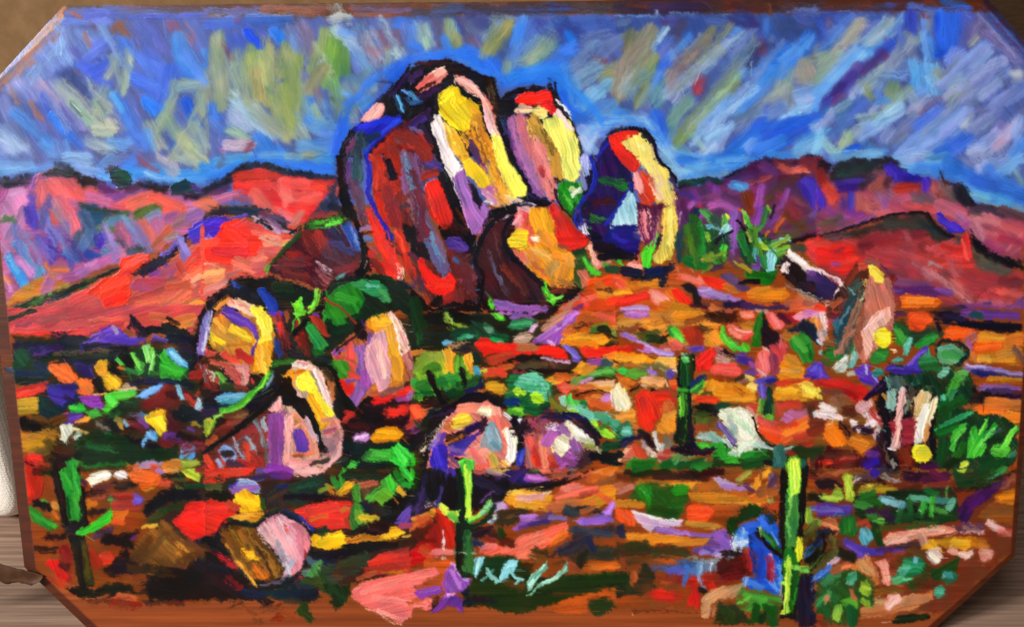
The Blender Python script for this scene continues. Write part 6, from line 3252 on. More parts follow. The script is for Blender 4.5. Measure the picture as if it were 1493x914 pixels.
d8e0c8 p40d 610 590 680 560 740 550 780 580 830 640 830 720 860 780 800 820 740 850 680 850 660 820 700 780 640 740
f8f8d8 p50h 680 570 720 550 780 590 820 650 820 720 780 760 740 740 720 690 700 640
fffff0 60h 740 610 780 700
f0f0d8 40h 660 580 720 600
e8f0d8 40d 620 600 680 620
98b0a8 30d 660 620 690 690
6a5090 p60h 580 670 600 640 630 660 680 690 710 760 690 800 660 780 640 720
7a60a8 20 610 660 680 760
e0e8d0 p-30h 680 840 720 790 760 770 780 800 740 840 700 850
fff8e8 20 720 820 760 790
90b0a0 30 820 780 840 800
a8c8c0 40 790 770 860 780
b0c0b8 12 850 770 920 800
68a0a0 p0d 470 740 520 700 580 710 620 740 620 790 560 770
98b8a8 40 490 720 540 730
78a898 40 560 720 610 760
c0d8c8 30 640 750 660 780
2a1410 12 800 620 830 700 880 770 960 800
2a9828 50 500 790 600 790
3aa830 40 470 780 500 780
58c838 24 500 780 540 785
1c7a20 60d 600 830 660 810
38b030 60 640 860 700 850
2a9a28 50 610 780 630 850
b0d0b8 24 660 830 700 830
208828 40 740 840 800 830
386858 p80h 920 790 950 770 990 790 1000 850 980 914 920 914
507a70 30 940 800 950 880
90a8a0 14 990 800 1030 790
68b830 p40h 990 890 1020 850 1060 840 1090 870 1100 914 1000 914
d0f048 p40h 1000 880 1040 850 1070 870 1060 900 1020 910
1a5a50 30 1090 880 1100 914
@cactus_mid
0a1a10 p80 360 260 400 235 460 240 460 320 450 400 440 480 440 600 440 720 460 790 420 800 390 770 360 740 360 640 370 520 355 400
0c3a1c 60h 400 290 400 420
1a5a28 24h 420 320 420 430
60c860 p0h 385 270 410 255 450 280 430 300 390 295
98e888 10 400 275 440 285
c0d8b8 12d 400 250 440 255
1a2a10 24 440 260 440 400
285a14 p80h 370 490 420 480 430 560 420 640 410 720 410 760 370 740 365 640
50a82c 30h 385 490 390 620
b0e840 10h 395 590 385 660 385 720
6ac038 14h 375 500 375 640
3a8a28 30 400 640 390 740
101820 24d 430 520 435 700
181028 30d 440 690 450 780
0c1c14 60 380 640 365 760
6a5020 16d 375 740 420 780
2a8a28 20h 370 460 410 460
100c20 30d 430 780 480 800
102858 p-30h 420 430 440 410 480 370 520 360 520 390 470 420 440 450
2a9030 p-40h 430 460 460 430 510 390 525 400 520 430 480 480 450 480
a8f048 14h 510 395 515 440 475 485
48b048 16 440 460 500 420
181020 p0d 320 790 420 800 500 810 560 790 580 820 500 840 420 840 340 820
100c1c 40d 360 800 440 810
@ground
#1193 456
@ground
c0a0a8 p70h 0 10 40 10 70 50 75 120 50 170 20 180 0 150
f0d0d0 40h 30 20 55 100
d88a48 24h 5 60 20 100
e8b8b0 20 20 130 30 170
183040 p60d 100 40 160 20 220 0 230 80 210 160 150 200 100 180
2a5a70 30d 110 60 130 120
3a6a70 16d 60 180 80 170
60a8a0 p0h 20 250 30 230 40 245 30 260
c8283a 20d 60 100 100 20
5a1424 50d 80 20 180 10
0e4a2a 60d 60 240 120 250
1a7a2c p0d 50 260 80 220 140 210 200 180 250 190 240 240 180 260 100 290
2a8a30 40 210 220 240 200
1a5a28 40d 20 290 70 310
c0c8b8 p30h 95 330 110 290 150 270 165 240 190 250 180 310 170 350 120 355
e0e0d8 24h 120 320 160 280
78b8a8 p70h 175 310 200 250 230 210 250 210 250 260 210 330 180 330
90c8c0 20 210 280 240 220
a8b0a8 24 180 370 220 360
4a38b8 p20h 0 310 20 310 60 360 80 390 20 390 0 400
6a58d0 24 10 340 30 370
5030c0 p30h 220 340 260 310 320 300 310 340 350 370 370 400 350 430 300 430 260 410 230 370
6a50d8 30h 250 340 290 370
c8c0f0 10h 290 310 295 360
a098e8 16 330 380 350 400
3a28a0 16 250 400 330 420
c02020 p15h 0 420 30 390 120 395 200 410 280 440 320 470 280 510 220 530 150 490 60 450
d83028 30h 40 410 180 430
8a1818 40d 160 470 240 500
e8d048 30 0 460 15 500
6a3a28 60d 40 480 120 490
8a6048 60d 100 510 180 530
4a2018 60d 180 570 240 580
e8e0e0 p20h 10 550 40 530 100 560 125 580 110 600 60 590 20 580
fff0f0 16h 30 550 100 575
e8d0d0 p20h 0 570 60 580 130 600 155 625 140 640 80 630 0 620
fff0f0 16h 20 595 130 620
c07818 p0 40 680 60 640 120 630 130 680 80 690
e87818 p60h 40 740 50 660 100 650 150 690 170 740 190 780 140 790 80 790
f08020 40h 70 700 120 760
d87018 p20h 200 730 240 710 290 740 350 770 320 800 260 830 220 800 180 780
e88828 40h 220 750 300 780
f0c8a8 10d 60 660 90 640
e8a8b0 p50h 220 560 250 530 310 510 330 540 310 580 270 600 230 590
f0c0c8 24h 250 560 300 540
f0e8e8 p60h 260 600 300 590 310 610 280 620
d8a8b0 p60h 310 580 330 570 360 620 350 670 310 670 290 640
fff0f0 40h 300 660 350 640
e8e8e8 p0h 185 660 200 630 240 640 240 665 210 680
c8a8b0 p50h 320 720 350 660 390 680 400 740 370 770 340 760
e0c8d0 30h 350 700 370 750
809890 40d 380 670 410 700
b02828 40d 330 590 370 630
281418 60d 360 540 390 600
300c28 60 240 690 300 700
20101c 50d 150 660 180 720
d8c8d0 14 245 690 255 700
3a0c14 p0d 0 830 60 800 180 800 260 840 250 914 0 914
c03024 14d 20 870 80 860
8a2a28 16d 120 830 200 860
d83a20 20 40 890 80 890
7a1818 50d 120 890 220 880
a84030 10d 140 870 240 850
300838 p-40 250 880 320 800 380 770 400 850 390 914 260 914
5a2a80 40 300 830 360 830
2a1890 40 290 900 340 870
2a0c18 60 380 720 400 860
@peak_right
9a6048 p75 220 20 260 -20 440 -20 450 60 430 200 320 240 290 300 260 260 210 180
b87858 40 240 100 270 0
d8806a 50 330 60 350 0
e09888 p60h 250 100 310 20 360 30 360 90 310 110 290 150 260 200 280 130
f0b8a8 24h 280 90 330 40
c86a58 50 400 60 420 20
e0a090 40 270 200 300 150
f0a8a0 p70 270 200 300 140 330 160 350 200 310 230
c87050 30 270 270 290 220
e87888 20 430 60 440 100
ffe820 p0h 325 150 340 100 380 80 420 110 435 160 410 200 370 205 335 190
fff840 50h 370 120 390 170
e8b840 16 330 170 350 190
2a7a2c p0h 310 260 350 220 390 200 420 220 415 270 380 300 340 310 315 290
3a9a38 30 350 250 390 260
f0d0a0 p10h 425 220 460 220 475 240 450 245
@stump_right
0e0a18 p80d 340 490 400 380 440 360 560 370 640 360 720 420 720 520 690 640 690 780 680 914 400 914 410 760 380 640
24145a p-40 280 500 330 450 390 400 370 460 320 500
140c30 40 290 500 380 430
4a6a60 p80d 400 390 440 370 540 380 540 440 500 440 470 480 410 440
6a9a90 50d 430 400 440 460
78a8a0 p80d 410 480 440 450 470 460 460 540 440 580 410 560
5a8a78 24d 560 440 600 390
4a7a60 40d 580 400 600 390
3a3a30 30d 530 400 550 480
a87838 20 390 490 400 510
c8b8a8 p-85h 480 470 500 440 520 450 520 520 500 580 490 640 480 720 485 790 430 800 440 740 450 660 470 560
f0c0b8 20h 495 470 480 580 465 700
f0e8e0 8d 500 450 505 490
e0a8a8 30h 460 700 465 780
f8e8e8 14 420 795 450 795
5a7068 40d 540 520 520 580
4a3a30 40 540 500 560 470
b8a070 p-75 560 600 590 480 640 430 670 450 660 540 640 620 600 700 570 760 550 760
f0c890 40h 640 450 610 530
d8a868 40d 590 520 580 620
fff0d8 p-80h 590 600 620 560 650 560 640 640 610 700 600 770 560 770 570 680
fff8e8 24h 620 600 590 730
f0d8a8 p-80h 670 530 700 480 705 520 690 590 660 640 640 640
fff0c8 16 695 500 680 580
c89050 40h 640 680 630 740
b88040 16 650 640 650 720
8a2838 p0d 420 640 470 620 550 630 560 680 550 750 490 760 450 740
a84850 14d 500 640 490 740
c07870 8d 520 650 500 750
5a1418 60 500 700 530 740
5a1810 p0d 480 800 550 780 560 860 600 880 540 914 480 914
7a2818 50 510 820 540 870
808078 30d 430 870 440 900
ffe828 p0h 555 800 580 770 630 770 660 800 670 840 640 880 590 880 560 840
fff848 50h 590 800 640 840
e8c840 16 600 880 640 875
120c14 40 680 440 700 560 680 700 690 860
241420 40d 690 420 700 520
3a0c38 50 620 900 700 890
4a3830 30d 400 760 410 860
@ground
5a2838 40 440 20 500 10
1a3a28 p0d 440 60 520 40 540 110 700 80 740 120 680 190 560 200 460 180
1a4a28 60 460 90 500 120
2a8a2c p60h 450 130 460 80 510 130 530 160 500 210 460 200
3a9a38 24h 470 110 510 170
2a9a38 p-30h 570 190 640 140 690 120 720 150 660 190 580 220
40a848 20 620 170 700 140
58b8a8 p60h 500 200 540 150 560 150 550 220 530 260 500 250
80d0c0 16 530 190 545 160
4ab0a0 p0h 440 290 470 260 500 270 510 290 460 300
f04818 p10h 530 20 570 0 640 10 685 50 650 80 600 120 550 110
ff5820 50h 570 40 640 50
c83810 14 560 90 600 110
ff5818 p0h 740 110 780 90 910 95 940 130 880 155 800 165 745 175
ff6a28 40h 770 130 900 120
1a1020 30 690 50 720 100
140c24 p0d 640 0 840 0 840 40 1203 80 1203 120 1000 110 900 80 720 60
1a1430 40 760 30 840 50
4a2a68 40 860 10 1160 20
6a3a90 p0 840 0 1180 0 1190 40 1100 50 900 40
1a4a48 40 910 20 960 30
0c0c1c p0 700 70 900 60 1203 70 1203 120 1050 125 940 100
c87818 p0d 940 150 980 120 1100 140 1203 120 1203 320 1000 300 900 290
d88828 40h 960 140 1100 150
c87028 60 1120 170 1203 160
b07038 60d 860 200 900 280
a86060 50 880 170 920 150
f05818 p0h 900 220 940 180 1020 180 1090 185 1080 220 1000 240 930 245
ff6a20 24h 940 210 1070 200
c88828 60 1000 270 1140 270
d89830 40h 960 270 1000 270
b87830 60 1080 250 1150 240
5a4050 50d 1160 220 1203 280
9a58a8 24 890 180 900 210
8a6ab8 p0h 850 330 900 310 1000 320 1100 340 1203 360 1203 380 1080 360 980 350 880 345
b8a8e0 16h 870 320 980 330
9088c8 16 1050 345 1203 370
2a2a78 40 920 350 1100 380
1a1c58 30 940 360 1040 380
3a3480 30 1060 380 1203 390
c87818 p5h 990 410 1010 380 1100 375 1203 390 1203 420 1080 410
e09828 16h 1010 400 1110 390
7a5098 p0h 940 450 980 420 1060 415 1203 440 1203 460 1080 465 980 460
8a70c0 16h 970 440 1100 450
3a2a58 30 1000 460 1180 470
14141c p0d 820 440 900 400 940 460 1060 480 1203 480 1203 520 1000 525 900 540 820 520
1a0c30 30 1080 490 1180 500
5a2428 20 1160 480 1203 470
4a2a38 24d 1080 520 1203 520
f06818 p0h 915 560 950 540 1050 540 1120 560 1110 610 1040 610 960 600 920 600
ff7820 40h 940 575 1080 580
d07030 60 1000 530 1203 550
e08828 p10h 1050 610 1120 580 1203 590 1203 640 1140 660 1080 650
d88028 50 1120 630 1203 620
c86028 50 1180 690 1203 800
b05020 80 1180 840 1203 900
a84838 40d 820 590 860 570
3a1418 4 975 490 978 590
@bush_right
143418 p60d 400 320 440 300 700 340 690 250 840 200 880 260 820 340 900 360 920 460 840 560 920 590 1100 620 1180 680 1170 840 1130 914 720 914 700 660 720 520
0c1a24 30 700 240 720 180 840 190 880 240 830 310
58a070 p30h 700 250 720 200 800 190 830 220 870 250 830 290 780 310 720 300
3a9a50 50h 740 250 830 260
60a888 30h 720 220 790 210
70b8a0 p20h 700 370 720 330 780 320 770 360 740 390 710 390
30906a 50 640 230 660 300
2a8048 60 620 290 690 290
1a5a30 50 600 330 700 320
30887a p0h 310 360 340 330 390 340 390 370 340 380
4a30b0 p-40h 500 330 560 270 620 210 650 195 650 230 600 270 590 320 620 350 540 350
6a50d0 20h 540 310 630 220
3a2890 p0h 400 330 440 310 520 330 620 345 600 365 480 360 400 350
5a48c0 14 420 330 500 335
386838 50d 840 350 850 400
489840 p30h 790 400 810 350 860 340 890 370 860 400 810 420
38902c 40 820 400 780 460
60a850 20 830 360 870 360
28a048 p-60h 740 500 790 440 820 460 780 540 770 560 740 530
58c898 20 740 490 745 510
2a7a50 30 800 460 760 520
0c5a20 70 760 600 740 540
14481c 60d 780 560 840 520
0c3a18 80d 740 600 720 700
38a868 p-20h 690 690 740 650 840 600 910 570 920 600 860 630 760 670 700 710
2a8a50 24 720 670 850 610
0c5818 60 720 700 800 680
0c4014 60d 740 780 720 860
48b838 p-50h 770 790 800 700 850 650 880 650 870 700 820 760 800 820
60d050 24h 810 740 860 680
1a5a18 40 860 780 820 840
48c038 p-60h 880 850 880 740 900 680 930 660 940 720 980 640 1000 620 1000 670 970 730 1010 680 1040 650 1060 660 1040 710 990 770 970 830 930 860
60d848 24h 910 760 900 700
58d040 24h 920 830 960 760
78e060 16h 960 780 1040 680
68d850 14 950 710 990 640
1a3a1c 16 940 690 975 640
0c2a14 40 1000 760 1060 740
48b830 p-50h 1010 830 1040 770 1080 770 1130 700 1180 655 1185 680 1140 740 1120 790 1140 830 1080 860 1060 880
68d848 24h 1060 820 1110 760 1170 680
58c040 40h 1040 810 1090 820
1a4a28 50 1120 870 1150 840
3a7a60 30 1130 850 1160 830
7ad050 8 1050 850 1060 880
3a5868 20d 1040 700 1080 690
0c4018 70d 980 880 1060 870
d8e848 p-20h 830 914 840 880 880 865 900 880 870 914
0c2a14 60 760 900 800 870
#0 684
@ground
b02018 p80h 145 0 240 0 270 60 250 160 180 220 155 180
c8241c 40 170 40 190 140
8a3a18 60 280 60 310 140
5a1810 50 220 20 260 20
0c2410 20 260 20 320 40
c08028 40 320 210 350 220
a86020 40 300 240 340 290
0c0806 p40d 190 200 230 185 270 190 300 220 300 245 260 250 230 220
30a838 12 255 185 280 195
2a8a24 p40h 165 240 190 225 240 260 300 310 350 330 340 355 290 360 230 330 190 290
3aa830 24h 190 250 240 290 320 340
180a06 p0d 255 410 290 385 390 380 400 420 320 420
2a100a 40d 220 470 330 470
7a1010 60 380 470 400 520
8a1a14 60d 380 520 400 640
d81814 p60h 270 560 300 530 350 530 370 570 350 640 330 600
c81c18 50 350 600 380 640
4a0c0c 30d 370 570 400 580
b03a18 40 300 640 380 690
803810 60 520 420 600 450
c06818 p0h 490 190 560 160 580 200 560 225 510 210
a85a18 40 510 230 540 210
d0641c p-20h 660 250 760 240 740 300 720 330 680 310
c85020 40 640 320 720 310
a83a28 60 680 220 800 210
8a3c20 50 560 160 660 150
6a3028 40 640 180 760 160
5a2a3c 40d 560 110 660 100
4a2040 30 490 70 510 90
fff8d8 p10h 520 60 560 20 640 10 660 40 640 70 580 90 545 105
fffff0 40h 550 50 630 35
f0f0f8 p20h 665 40 690 15 740 10 760 40 730 70 690 60
ffffff 24h 690 30 740 45
e05818 p0h 760 30 800 5 900 10 950 50 950 90 880 110 840 125 800 90
e8682a 60h 800 50 900 60
e85030 p0 930 80 970 60 1020 80 1000 110 940 110
e89030 20 860 130 900 110
120a12 p0d 670 70 760 80 820 90 810 120 740 130 690 140 680 110
1a1018 30d 490 140 620 135
5a4ac0 p20h 760 150 800 145 850 185 840 210 800 215 780 190
6a5ad0 20 790 170 830 195
8a2a1c 50 700 170 780 170
c84a30 40 900 5 940 15
a878b8 20 930 10 960 30
d08840 30 980 10 1040 10
180c14 p-30d 510 260 560 240 640 230 630 250 580 265 540 290
1a100c 16d 500 280 560 255
4a2a58 40 560 400 640 360
3a1c30 40d 560 370 640 380
5a2a68 40 740 420 800 400
160a12 p10d 590 420 620 390 700 400 770 380 840 340 820 390 770 420 780 470 740 470 660 450 620 450
100810 50d 640 420 740 410
b82c18 p0h 580 540 600 500 660 490 690 520 670 560 610 570
c83820 30 600 520 670 530
8a1c10 60 540 500 570 560
0e0810 p0d 600 600 660 560 700 500 740 480 780 530 830 570 830 620 740 620 660 640 610 620
120a18 60d 680 590 780 580
0c0a0c p0d 400 700 470 680 560 720 640 680 720 660 820 720 880 660 930 570 1000 580 1203 560 1203 760 1000 750 880 760 760 720 620 760 520 760 420 740
0a1408 60d 490 730 620 740
0c1a0c 50d 640 690 740 700
14080c 60d 860 700 1060 680
180810 60d 940 600 1080 620
8a4020 30 620 750 640 740
c05a28 40 700 750 800 770
8a3a18 40 700 640 780 640
6a3018 50 800 640 880 600
8a4818 60 840 590 920 620
5a2010 14d 520 790 640 780 800 800
7a2010 40d 660 790 820 800
4a2010 50d 880 780 1060 780
6a2a10 30 1000 790 1120 770
703414 p40d 780 470 840 370 980 340 1100 420 1160 480 1100 560 980 540 880 560 800 540
a86820 60d 900 400 1000 480
c87820 20d 960 440 1040 520
8a5018 60d 860 460 940 510
d08a28 30d 1060 470 1140 480
b87020 24d 1060 520 1120 500
7a4a18 60d 960 340 1000 400
c8a030 20 850 350 920 330
4a3014 60d 820 520 860 460
6a3a70 24 840 550 870 560
5a3018 40 990 550 1080 580
3a2010 60 1000 540 1150 530
e02420 p0h 1010 310 1080 260 1100 210 1150 195 1203 195 1203 400 1150 410 1120 420 1080 390 1060 350
f02c24 70h 1080 310 1180 290
e82420 50 1140 240 1200 240
1a1c30 40 1170 430 1203 420
1c1018 50 1160 540 1203 580
0e1018 p-30d 830 260 880 190 940 130 1020 110 1160 130 1203 190 1100 190 1000 200 920 250 860 310
2a3a14 p-20d 870 290 960 220 1060 190 1080 220 1000 260 920 310 860 320
1a4a20 40d 940 250 1040 210
12100c 60d 980 60 1060 60
3a5a20 40d 1040 60 1080 80
0c3818 30 1100 110 1203 110
a8c838 p30h 1060 10 1100 0 1150 0 1180 50 1170 80 1130 60 1100 40
c0e048 12 1080 20 1150 60
80a030 16 1040 110 1080 120
8a2a30 30 1160 10 1203 0
5a6a40 14 640 190 660 170
4ab030 20 650 185 660 180
@cactus_far_left
0c0a06 p80d 310 30 350 0 470 0 480 120 500 250 510 340 470 350 400 320 370 300 360 200 340 120
1a8a28 p80h 350 20 380 0 440 0 490 40 480 80 450 130 470 220 480 310 420 320 400 260 390 160 370 80
28a838 40h 390 40 430 120
30b848 20h 440 30 470 60
208028 40d 430 180 450 290
0c3a14 20 400 180 415 290
0a2810 14 400 160 480 150
0c0c08 30 330 30 350 120 380 250 400 320
0a0a08 30 480 120 490 240 500 320
18141c p0d 370 330 430 310 470 330 480 390 400 390
0e0a08 p80 400 390 500 390 520 500 540 600 560 690 480 700 460 620 440 520
2c2a0c p80 480 420 510 420 540 560 560 690 510 690 490 560
3a3410 20d 500 470 530 640
1a1a08 20d 440 450 480 660
30b828 p-25h 450 380 480 340 530 330 580 290 630 260 655 240 660 280 620 320 570 350 510 375 460 388
48d038 30h 520 350 620 300 650 265
28a020 20 470 370 560 345
0a0806 40 470 340 510 320
28702a 6 640 240 655 190
#300 684
c83028 p20 0 0 300 0 260 40 100 60 0 90
d84030 50 40 30 200 20
b83020 50 20 70 100 60
6a4a88 40 320 20 360 20
8a3ab0 60h 380 0 500 10
5a2a78 60 400 40 480 40
3a2458 40 280 60 360 50
f0a0a0 p0h 510 0 720 0 700 20 640 30 590 45 550 35
f8b8b0 30 550 10 660 10
24281c 60d 90 80 140 100
8a98c8 p-5h 180 100 230 60 300 80 330 120 320 150 260 140 160 150
c8c8e8 16h 200 80 260 75 310 100
8a60b0 50 190 120 300 120
2a38b0 16 150 100 190 80
9a58b0 30 150 130 190 140
281c20 50d 40 130 120 160
14100c p0 0 140 140 130 170 180 100 200 0 170
4a4a28 40 20 110 80 110
1c1c20 p60d 340 140 420 90 480 120 480 200 420 240 360 230
3a2a20 60d 400 180 470 140
1a2a50 40 440 110 480 110
f8b810 p60h 175 150 240 115 270 140 320 150 330 200 340 240 280 260 230 260 190 240 170 200
ffc820 60h 220 180 290 200
e8b030 20 180 200 240 240
b88020 p10 160 280 240 260 360 250 300 320 220 305
c89838 30d 180 280 300 280
e02a20 p20h 0 190 40 180 130 210 190 230 180 270 130 290 60 380 0 390
e83028 60h 20 250 120 250
b83a28 40 150 210 190 230
0c0c10 50 10 420 50 430
1a2a24 p20d 480 140 560 60 700 40 720 120 700 170 600 190 540 220 480 200
143a28 50 520 110 640 80
1a4a30 30d 560 120 680 100
0c1420 40 480 170 700 170
2a4a20 30 340 180 350 230
e03028 p0h 530 250 600 210 740 185 860 190 850 290 850 350 740 360 650 350 580 290
e83a30 70h 620 250 780 230
d82c24 60 680 310 800 310
d86828 30 620 300 720 280
c86028 30 800 250 840 230
a03828 30 830 300 850 340
101014 p0d 560 220 700 170 760 160 760 190 640 210
3a1414 20 700 180 860 170
2a6a28 p60h 860 100 900 80 920 160 940 260 930 330 870 360 850 300 870 200
389030 50d 890 110 900 220
68a038 p70 880 240 930 240 980 300 920 340 880 300
c0a828 40 920 290 1000 300
f0a820 p-20h 760 150 800 110 830 80 880 80 860 130 830 155 780 160
f8b828 24 800 140 860 100
b86820 16 730 120 760 150
48b030 p80h 780 60 800 0 830 0 820 80 800 120 780 110
2a8028 40 750 70 770 100
7a8a30 30 680 130 720 110
8a8028 24 720 100 750 110
d85840 p0h 850 70 900 60 1020 55 1010 80 940 85
c06040 40 930 100 1000 90
1a2a1c 60 830 40 1010 40
78502a p60d 900 140 960 110 1060 90 1050 160 980 180 920 180
3a3a20 60d 1000 150 1080 100
101830 p60d 910 210 960 170 990 220 980 270 940 260
48a030 60d 980 180 1060 130
68b830 p30h 960 200 1020 130 1100 120 1140 170 1060 200 1040 220 1000 190
3aa030 60h 1060 80 1110 110
48d838 40h 1080 60 1100 120
282820 50d 1010 240 1060 270
0e0c10 p-30d 1060 200 1120 150 1203 130 1203 200 1100 260
d8a030 30 1140 120 1160 150
e09028 16 1100 170 1130 200
1a6a20 40 1130 30 1160 80
38c840 50h 1160 10 1203 60
28a830 40 1170 90 1203 100
5a3aa0 p-50 1120 300 1160 250 1203 220 1203 310 1150 340 1110 320
6a48b0 30 1140 300 1190 250
8a3a58 40 1160 340 1203 330
100c14 p-20d 800 400 860 360 980 320 1100 270 1140 260 1120 310 1040 360 1000 400 880 390
1a0c14 60d 1000 330 1060 340
f0b010 p-10h 625 410 640 380 680 375 730 380 800 360 830 400 830 450 770 490 700 480 630 450
f8c020 60h 680 430 790 420
1a2a20 p0d 640 360 700 340 740 370 700 400 680 380
c88020 50d 840 430 940 400
b87020 40 940 410 1010 410
f0b018 p-15h 1010 430 1040 390 1070 380 1090 340 1140 350 1180 380 1140 400 1080 420
f8c028 24 1060 400 1150 375
d8a838 24 1160 400 1203 390
0c0c14 p-5 620 480 700 490 840 440 1000 420 1140 430 1130 460 1000 480 860 520 720 540 640 520
14101c 50 680 510 820 500
14203a 60 640 550 740 560
40586a 60d 620 540 660 560
507a60 50 590 610 640 600
4a8a40 p60h 590 630 640 560 680 540 690 600 650 640 610 640
2a3a28 p0d 680 560 760 560 860 520 960 490 960 560 900 600 800 640 740 700 690 650
1a4018 60d 680 620 720 690
3a2818 60d 780 610 860 590
8a4828 40d 770 630 800 640
b8302a p-10 960 540 1060 490 1203 460 1203 610 1000 620 930 610 960 580
c8342a 60 1040 530 1180 520
a02820 50d 960 590 1120 580
283018 60d 820 560 920 540
b0502a 40 900 640 980 620
a8681c 14d 1040 610 1180 610
0c2a14 p60d 680 680 760 680 850 680 850 720 810 800 760 830 740 760
143818 50d 740 700 810 760
101c2c p0d 0 540 60 500 160 540 300 680 440 780 480 800 640 780 660 740 640 680 560 640 480 640 420 700 300 700 260 640 100 520 40 480 0 520
100c10 p30d 0 480 100 500 160 560 220 620 280 680 330 720 400 780 360 800 300 760 120 770 0 760
1c0c14 70d 40 640 200 700
400c14 20d 60 500 160 570
c02024 24d 90 520 170 560
a02028 30d 140 550 190 580
5a1018 30d 140 620 220 700
801820 14d 130 650 200 690
101428 60 40 580 120 600
141c34 70d 440 740 560 730
0c1424 60d 580 740 640 730
1c2838 50 560 680 640 680
1a2040 50 240 720 330 740
28401c 50d 600 660 660 660
8a4018 30 200 780 300 860
3a1c10 16d 150 810 200 780
5a2410 30d 340 820 440 800
6a2410 p0d 390 890 400 850 440 840 460 870 420 895
4a2410 30d 290 890 340 890
1a3012 p60d 530 850 560 800 600 790 630 850 650 890 630 910 580 870
203a18 40d 570 820 620 880
8a3a18 40d 460 850 520 880
@boulder_heart
12161a p40d 40 480 80 380 150 290 290 330 380 270 460 240 560 290 640 370 610 540 560 640 500 680 420 700 300 690 160 560
4a3010 p60 90 420 150 330 290 340 360 430 460 570 460 620 400 660 320 660 240 600 160 520
6a4414 40d 120 410 290 620
7a5018 40d 160 370 330 600
8a5c20 50d 220 370 380 590
5a3a14 40d 300 380 440 600
a06820 20d 150 460 280 640
b87830 16d 190 540 290 660
8a6828 40d 380 560 430 630
3a2410 14 260 370 390 600
c06018 p60h 260 570 280 545 340 590 380 630 360 655 320 640
e07820 24h 290 570 350 640
f8a818 p0h 205 480 215 460 260 480 280 465 300 510 325 530 320 545 290 525 260 545 225 530
ffb828 24h 230 500 280 500
f0a020 16h 245 540 240 510
e0a038 12h 195 545 240 600 300 690
c88a30 14d 180 540 240 620
d08898 p70 300 340 380 270 460 250 560 310 620 400 610 480 560 590 500 650 460 640 470 570 380 440
c02838 14d 310 330 380 280 440 255
e0a8b0 70d 380 340 460 480
d898a8 60d 460 300 520 400
e8b8c0 50d 340 350 400 430
f0c8d0 30d 440 420 500 540
c87888 50d 540 340 580 480
a84048 24d 590 380 590 500
8a2830 20 600 400 580 560 540 620
9090a8 50d 430 440 480 560
a8a8c0 40d 490 600 520 540
d8c0d0 30d 480 570 500 620
c83838 16d 470 340 490 380
d8504a 16d 480 370 485 400
f0f0e0 10h 460 310 480 325
ffe8f0 8 500 420 530 470
e898a8 50d 530 450 550 520
b06878 30d 520 330 560 360
0c1424 16 40 470 70 390 140 300 290 335 370 270 430 240
1c2a18 16 140 300 210 300 290 330 380 260 440 240
141c48 20 470 250 560 300 630 360
2038a0 30h 560 290 620 350
5a5a68 24 340 680 440 670 500 630
3a1a20 20 600 560 540 630 480 680
6a5a28 p-45h 390 750 410 710 460 690 490 685 460 720 410 750
808038 8 400 740 470 690
b03048 24 490 700 560 640
e07890 8 490 715 510 690
8a2838 16 520 690 570 650
@pink_splash
f07068 p0h 860 720 920 680 970 660 980 645 1000 660 1060 640 1203 620 1203 860 1160 900 1080 870 1000 840 930 810 880 770
ff8880 60h 920 720 1100 670 1203 650
ff9890 30h 960 730 1203 700
e85a58 24h 930 780 1080 800 1180 860
f88078 40h 900 730 1040 790 1180 830
d05048 14d 990 690 1160 680
b85048 10d 1060 790 1180 800
ffb8b0 10h 940 820 1000 840 1080 890 1150 905
f8a8a0 16h 880 700 970 680
#600 684
@ground
0a0a0c p80d 80 0 160 0 260 130 260 240 140 220 80 180
1a1a2c 60 40 120 100 200
3a2a70 40d 10 200 40 240
0c3008 60 20 40 30 120
28b828 p80h 0 0 20 0 25 60 0 120
3a2a9a p70h 150 0 280 0 260 50 210 105 180 70
5040b8 40h 200 10 210 80
1a1030 40 260 80 240 150
2a2048 8 90 0 60 100 30 180
b05048 50 390 20 440 10
c8a0a0 50 450 10 520 40
c05048 40 380 30 420 20
a87878 40d 440 60 490 60
d8b040 30 500 0 560 5
1a1058 60 580 40 680 80
2a1c60 50 600 60 660 10
9a50b0 p5h 660 80 680 40 720 30 800 50 820 70 760 85 700 85
b070c0 24 700 50 780 65
1a8028 10 720 20 750 15
e8706a p0h 740 0 830 0 820 30 780 35
c05038 40d 800 40 900 40
8a5048 40d 860 40 960 30
a84838 30 900 10 960 0
607080 20 940 5 980 0
160c18 p-10 580 120 720 90 860 80 960 50 1080 0 1060 40 960 80 860 110 700 130
0c0810 60d 460 140 540 160
1a1018 p0d 400 100 460 70 560 100 560 150 500 190 440 160
d8884a 60 1060 40 1160 20
c86020 50 1060 60 1160 60
e8781c 40 1130 20 1203 0
b85030 60d 950 90 1040 60
8a4828 40 1110 80 1180 70
e89818 p5h 550 180 570 140 640 120 780 140 840 160 800 240 720 240 620 220 570 210
f0a828 40h 620 210 760 220
f0b850 30d 580 150 760 130
e8a8a0 p0h 610 180 640 155 740 150 800 150 780 190 700 195 640 195
d890a0 20d 640 170 780 170
f0e0c0 14 780 145 820 140
e86858 p-15h 840 160 900 100 960 80 1040 100 1100 110 1080 160 980 160 920 180 860 190
e88878 40h 900 120 1000 110
c87048 60 840 220 980 190
d88838 60 1040 200 1140 160
e89020 p-20h 1000 200 1100 140 1203 90 1203 200 1100 230 1020 240
e08828 50 1120 130 1203 110
d07030 60d 900 210 1060 210
b84838 30 1000 160 1100 140
b8603a 60d 820 230 900 240
6a3a20 20 760 240 840 280
e06038 40 1110 160 1203 220
c88ad0 p0h 480 210 520 190 570 210 560 240 510 245
b8a0d0 30 500 240 540 220
90a0b8 p60 440 310 500 260 520 290 480 330
c8c8d8 14d 460 300 500 270
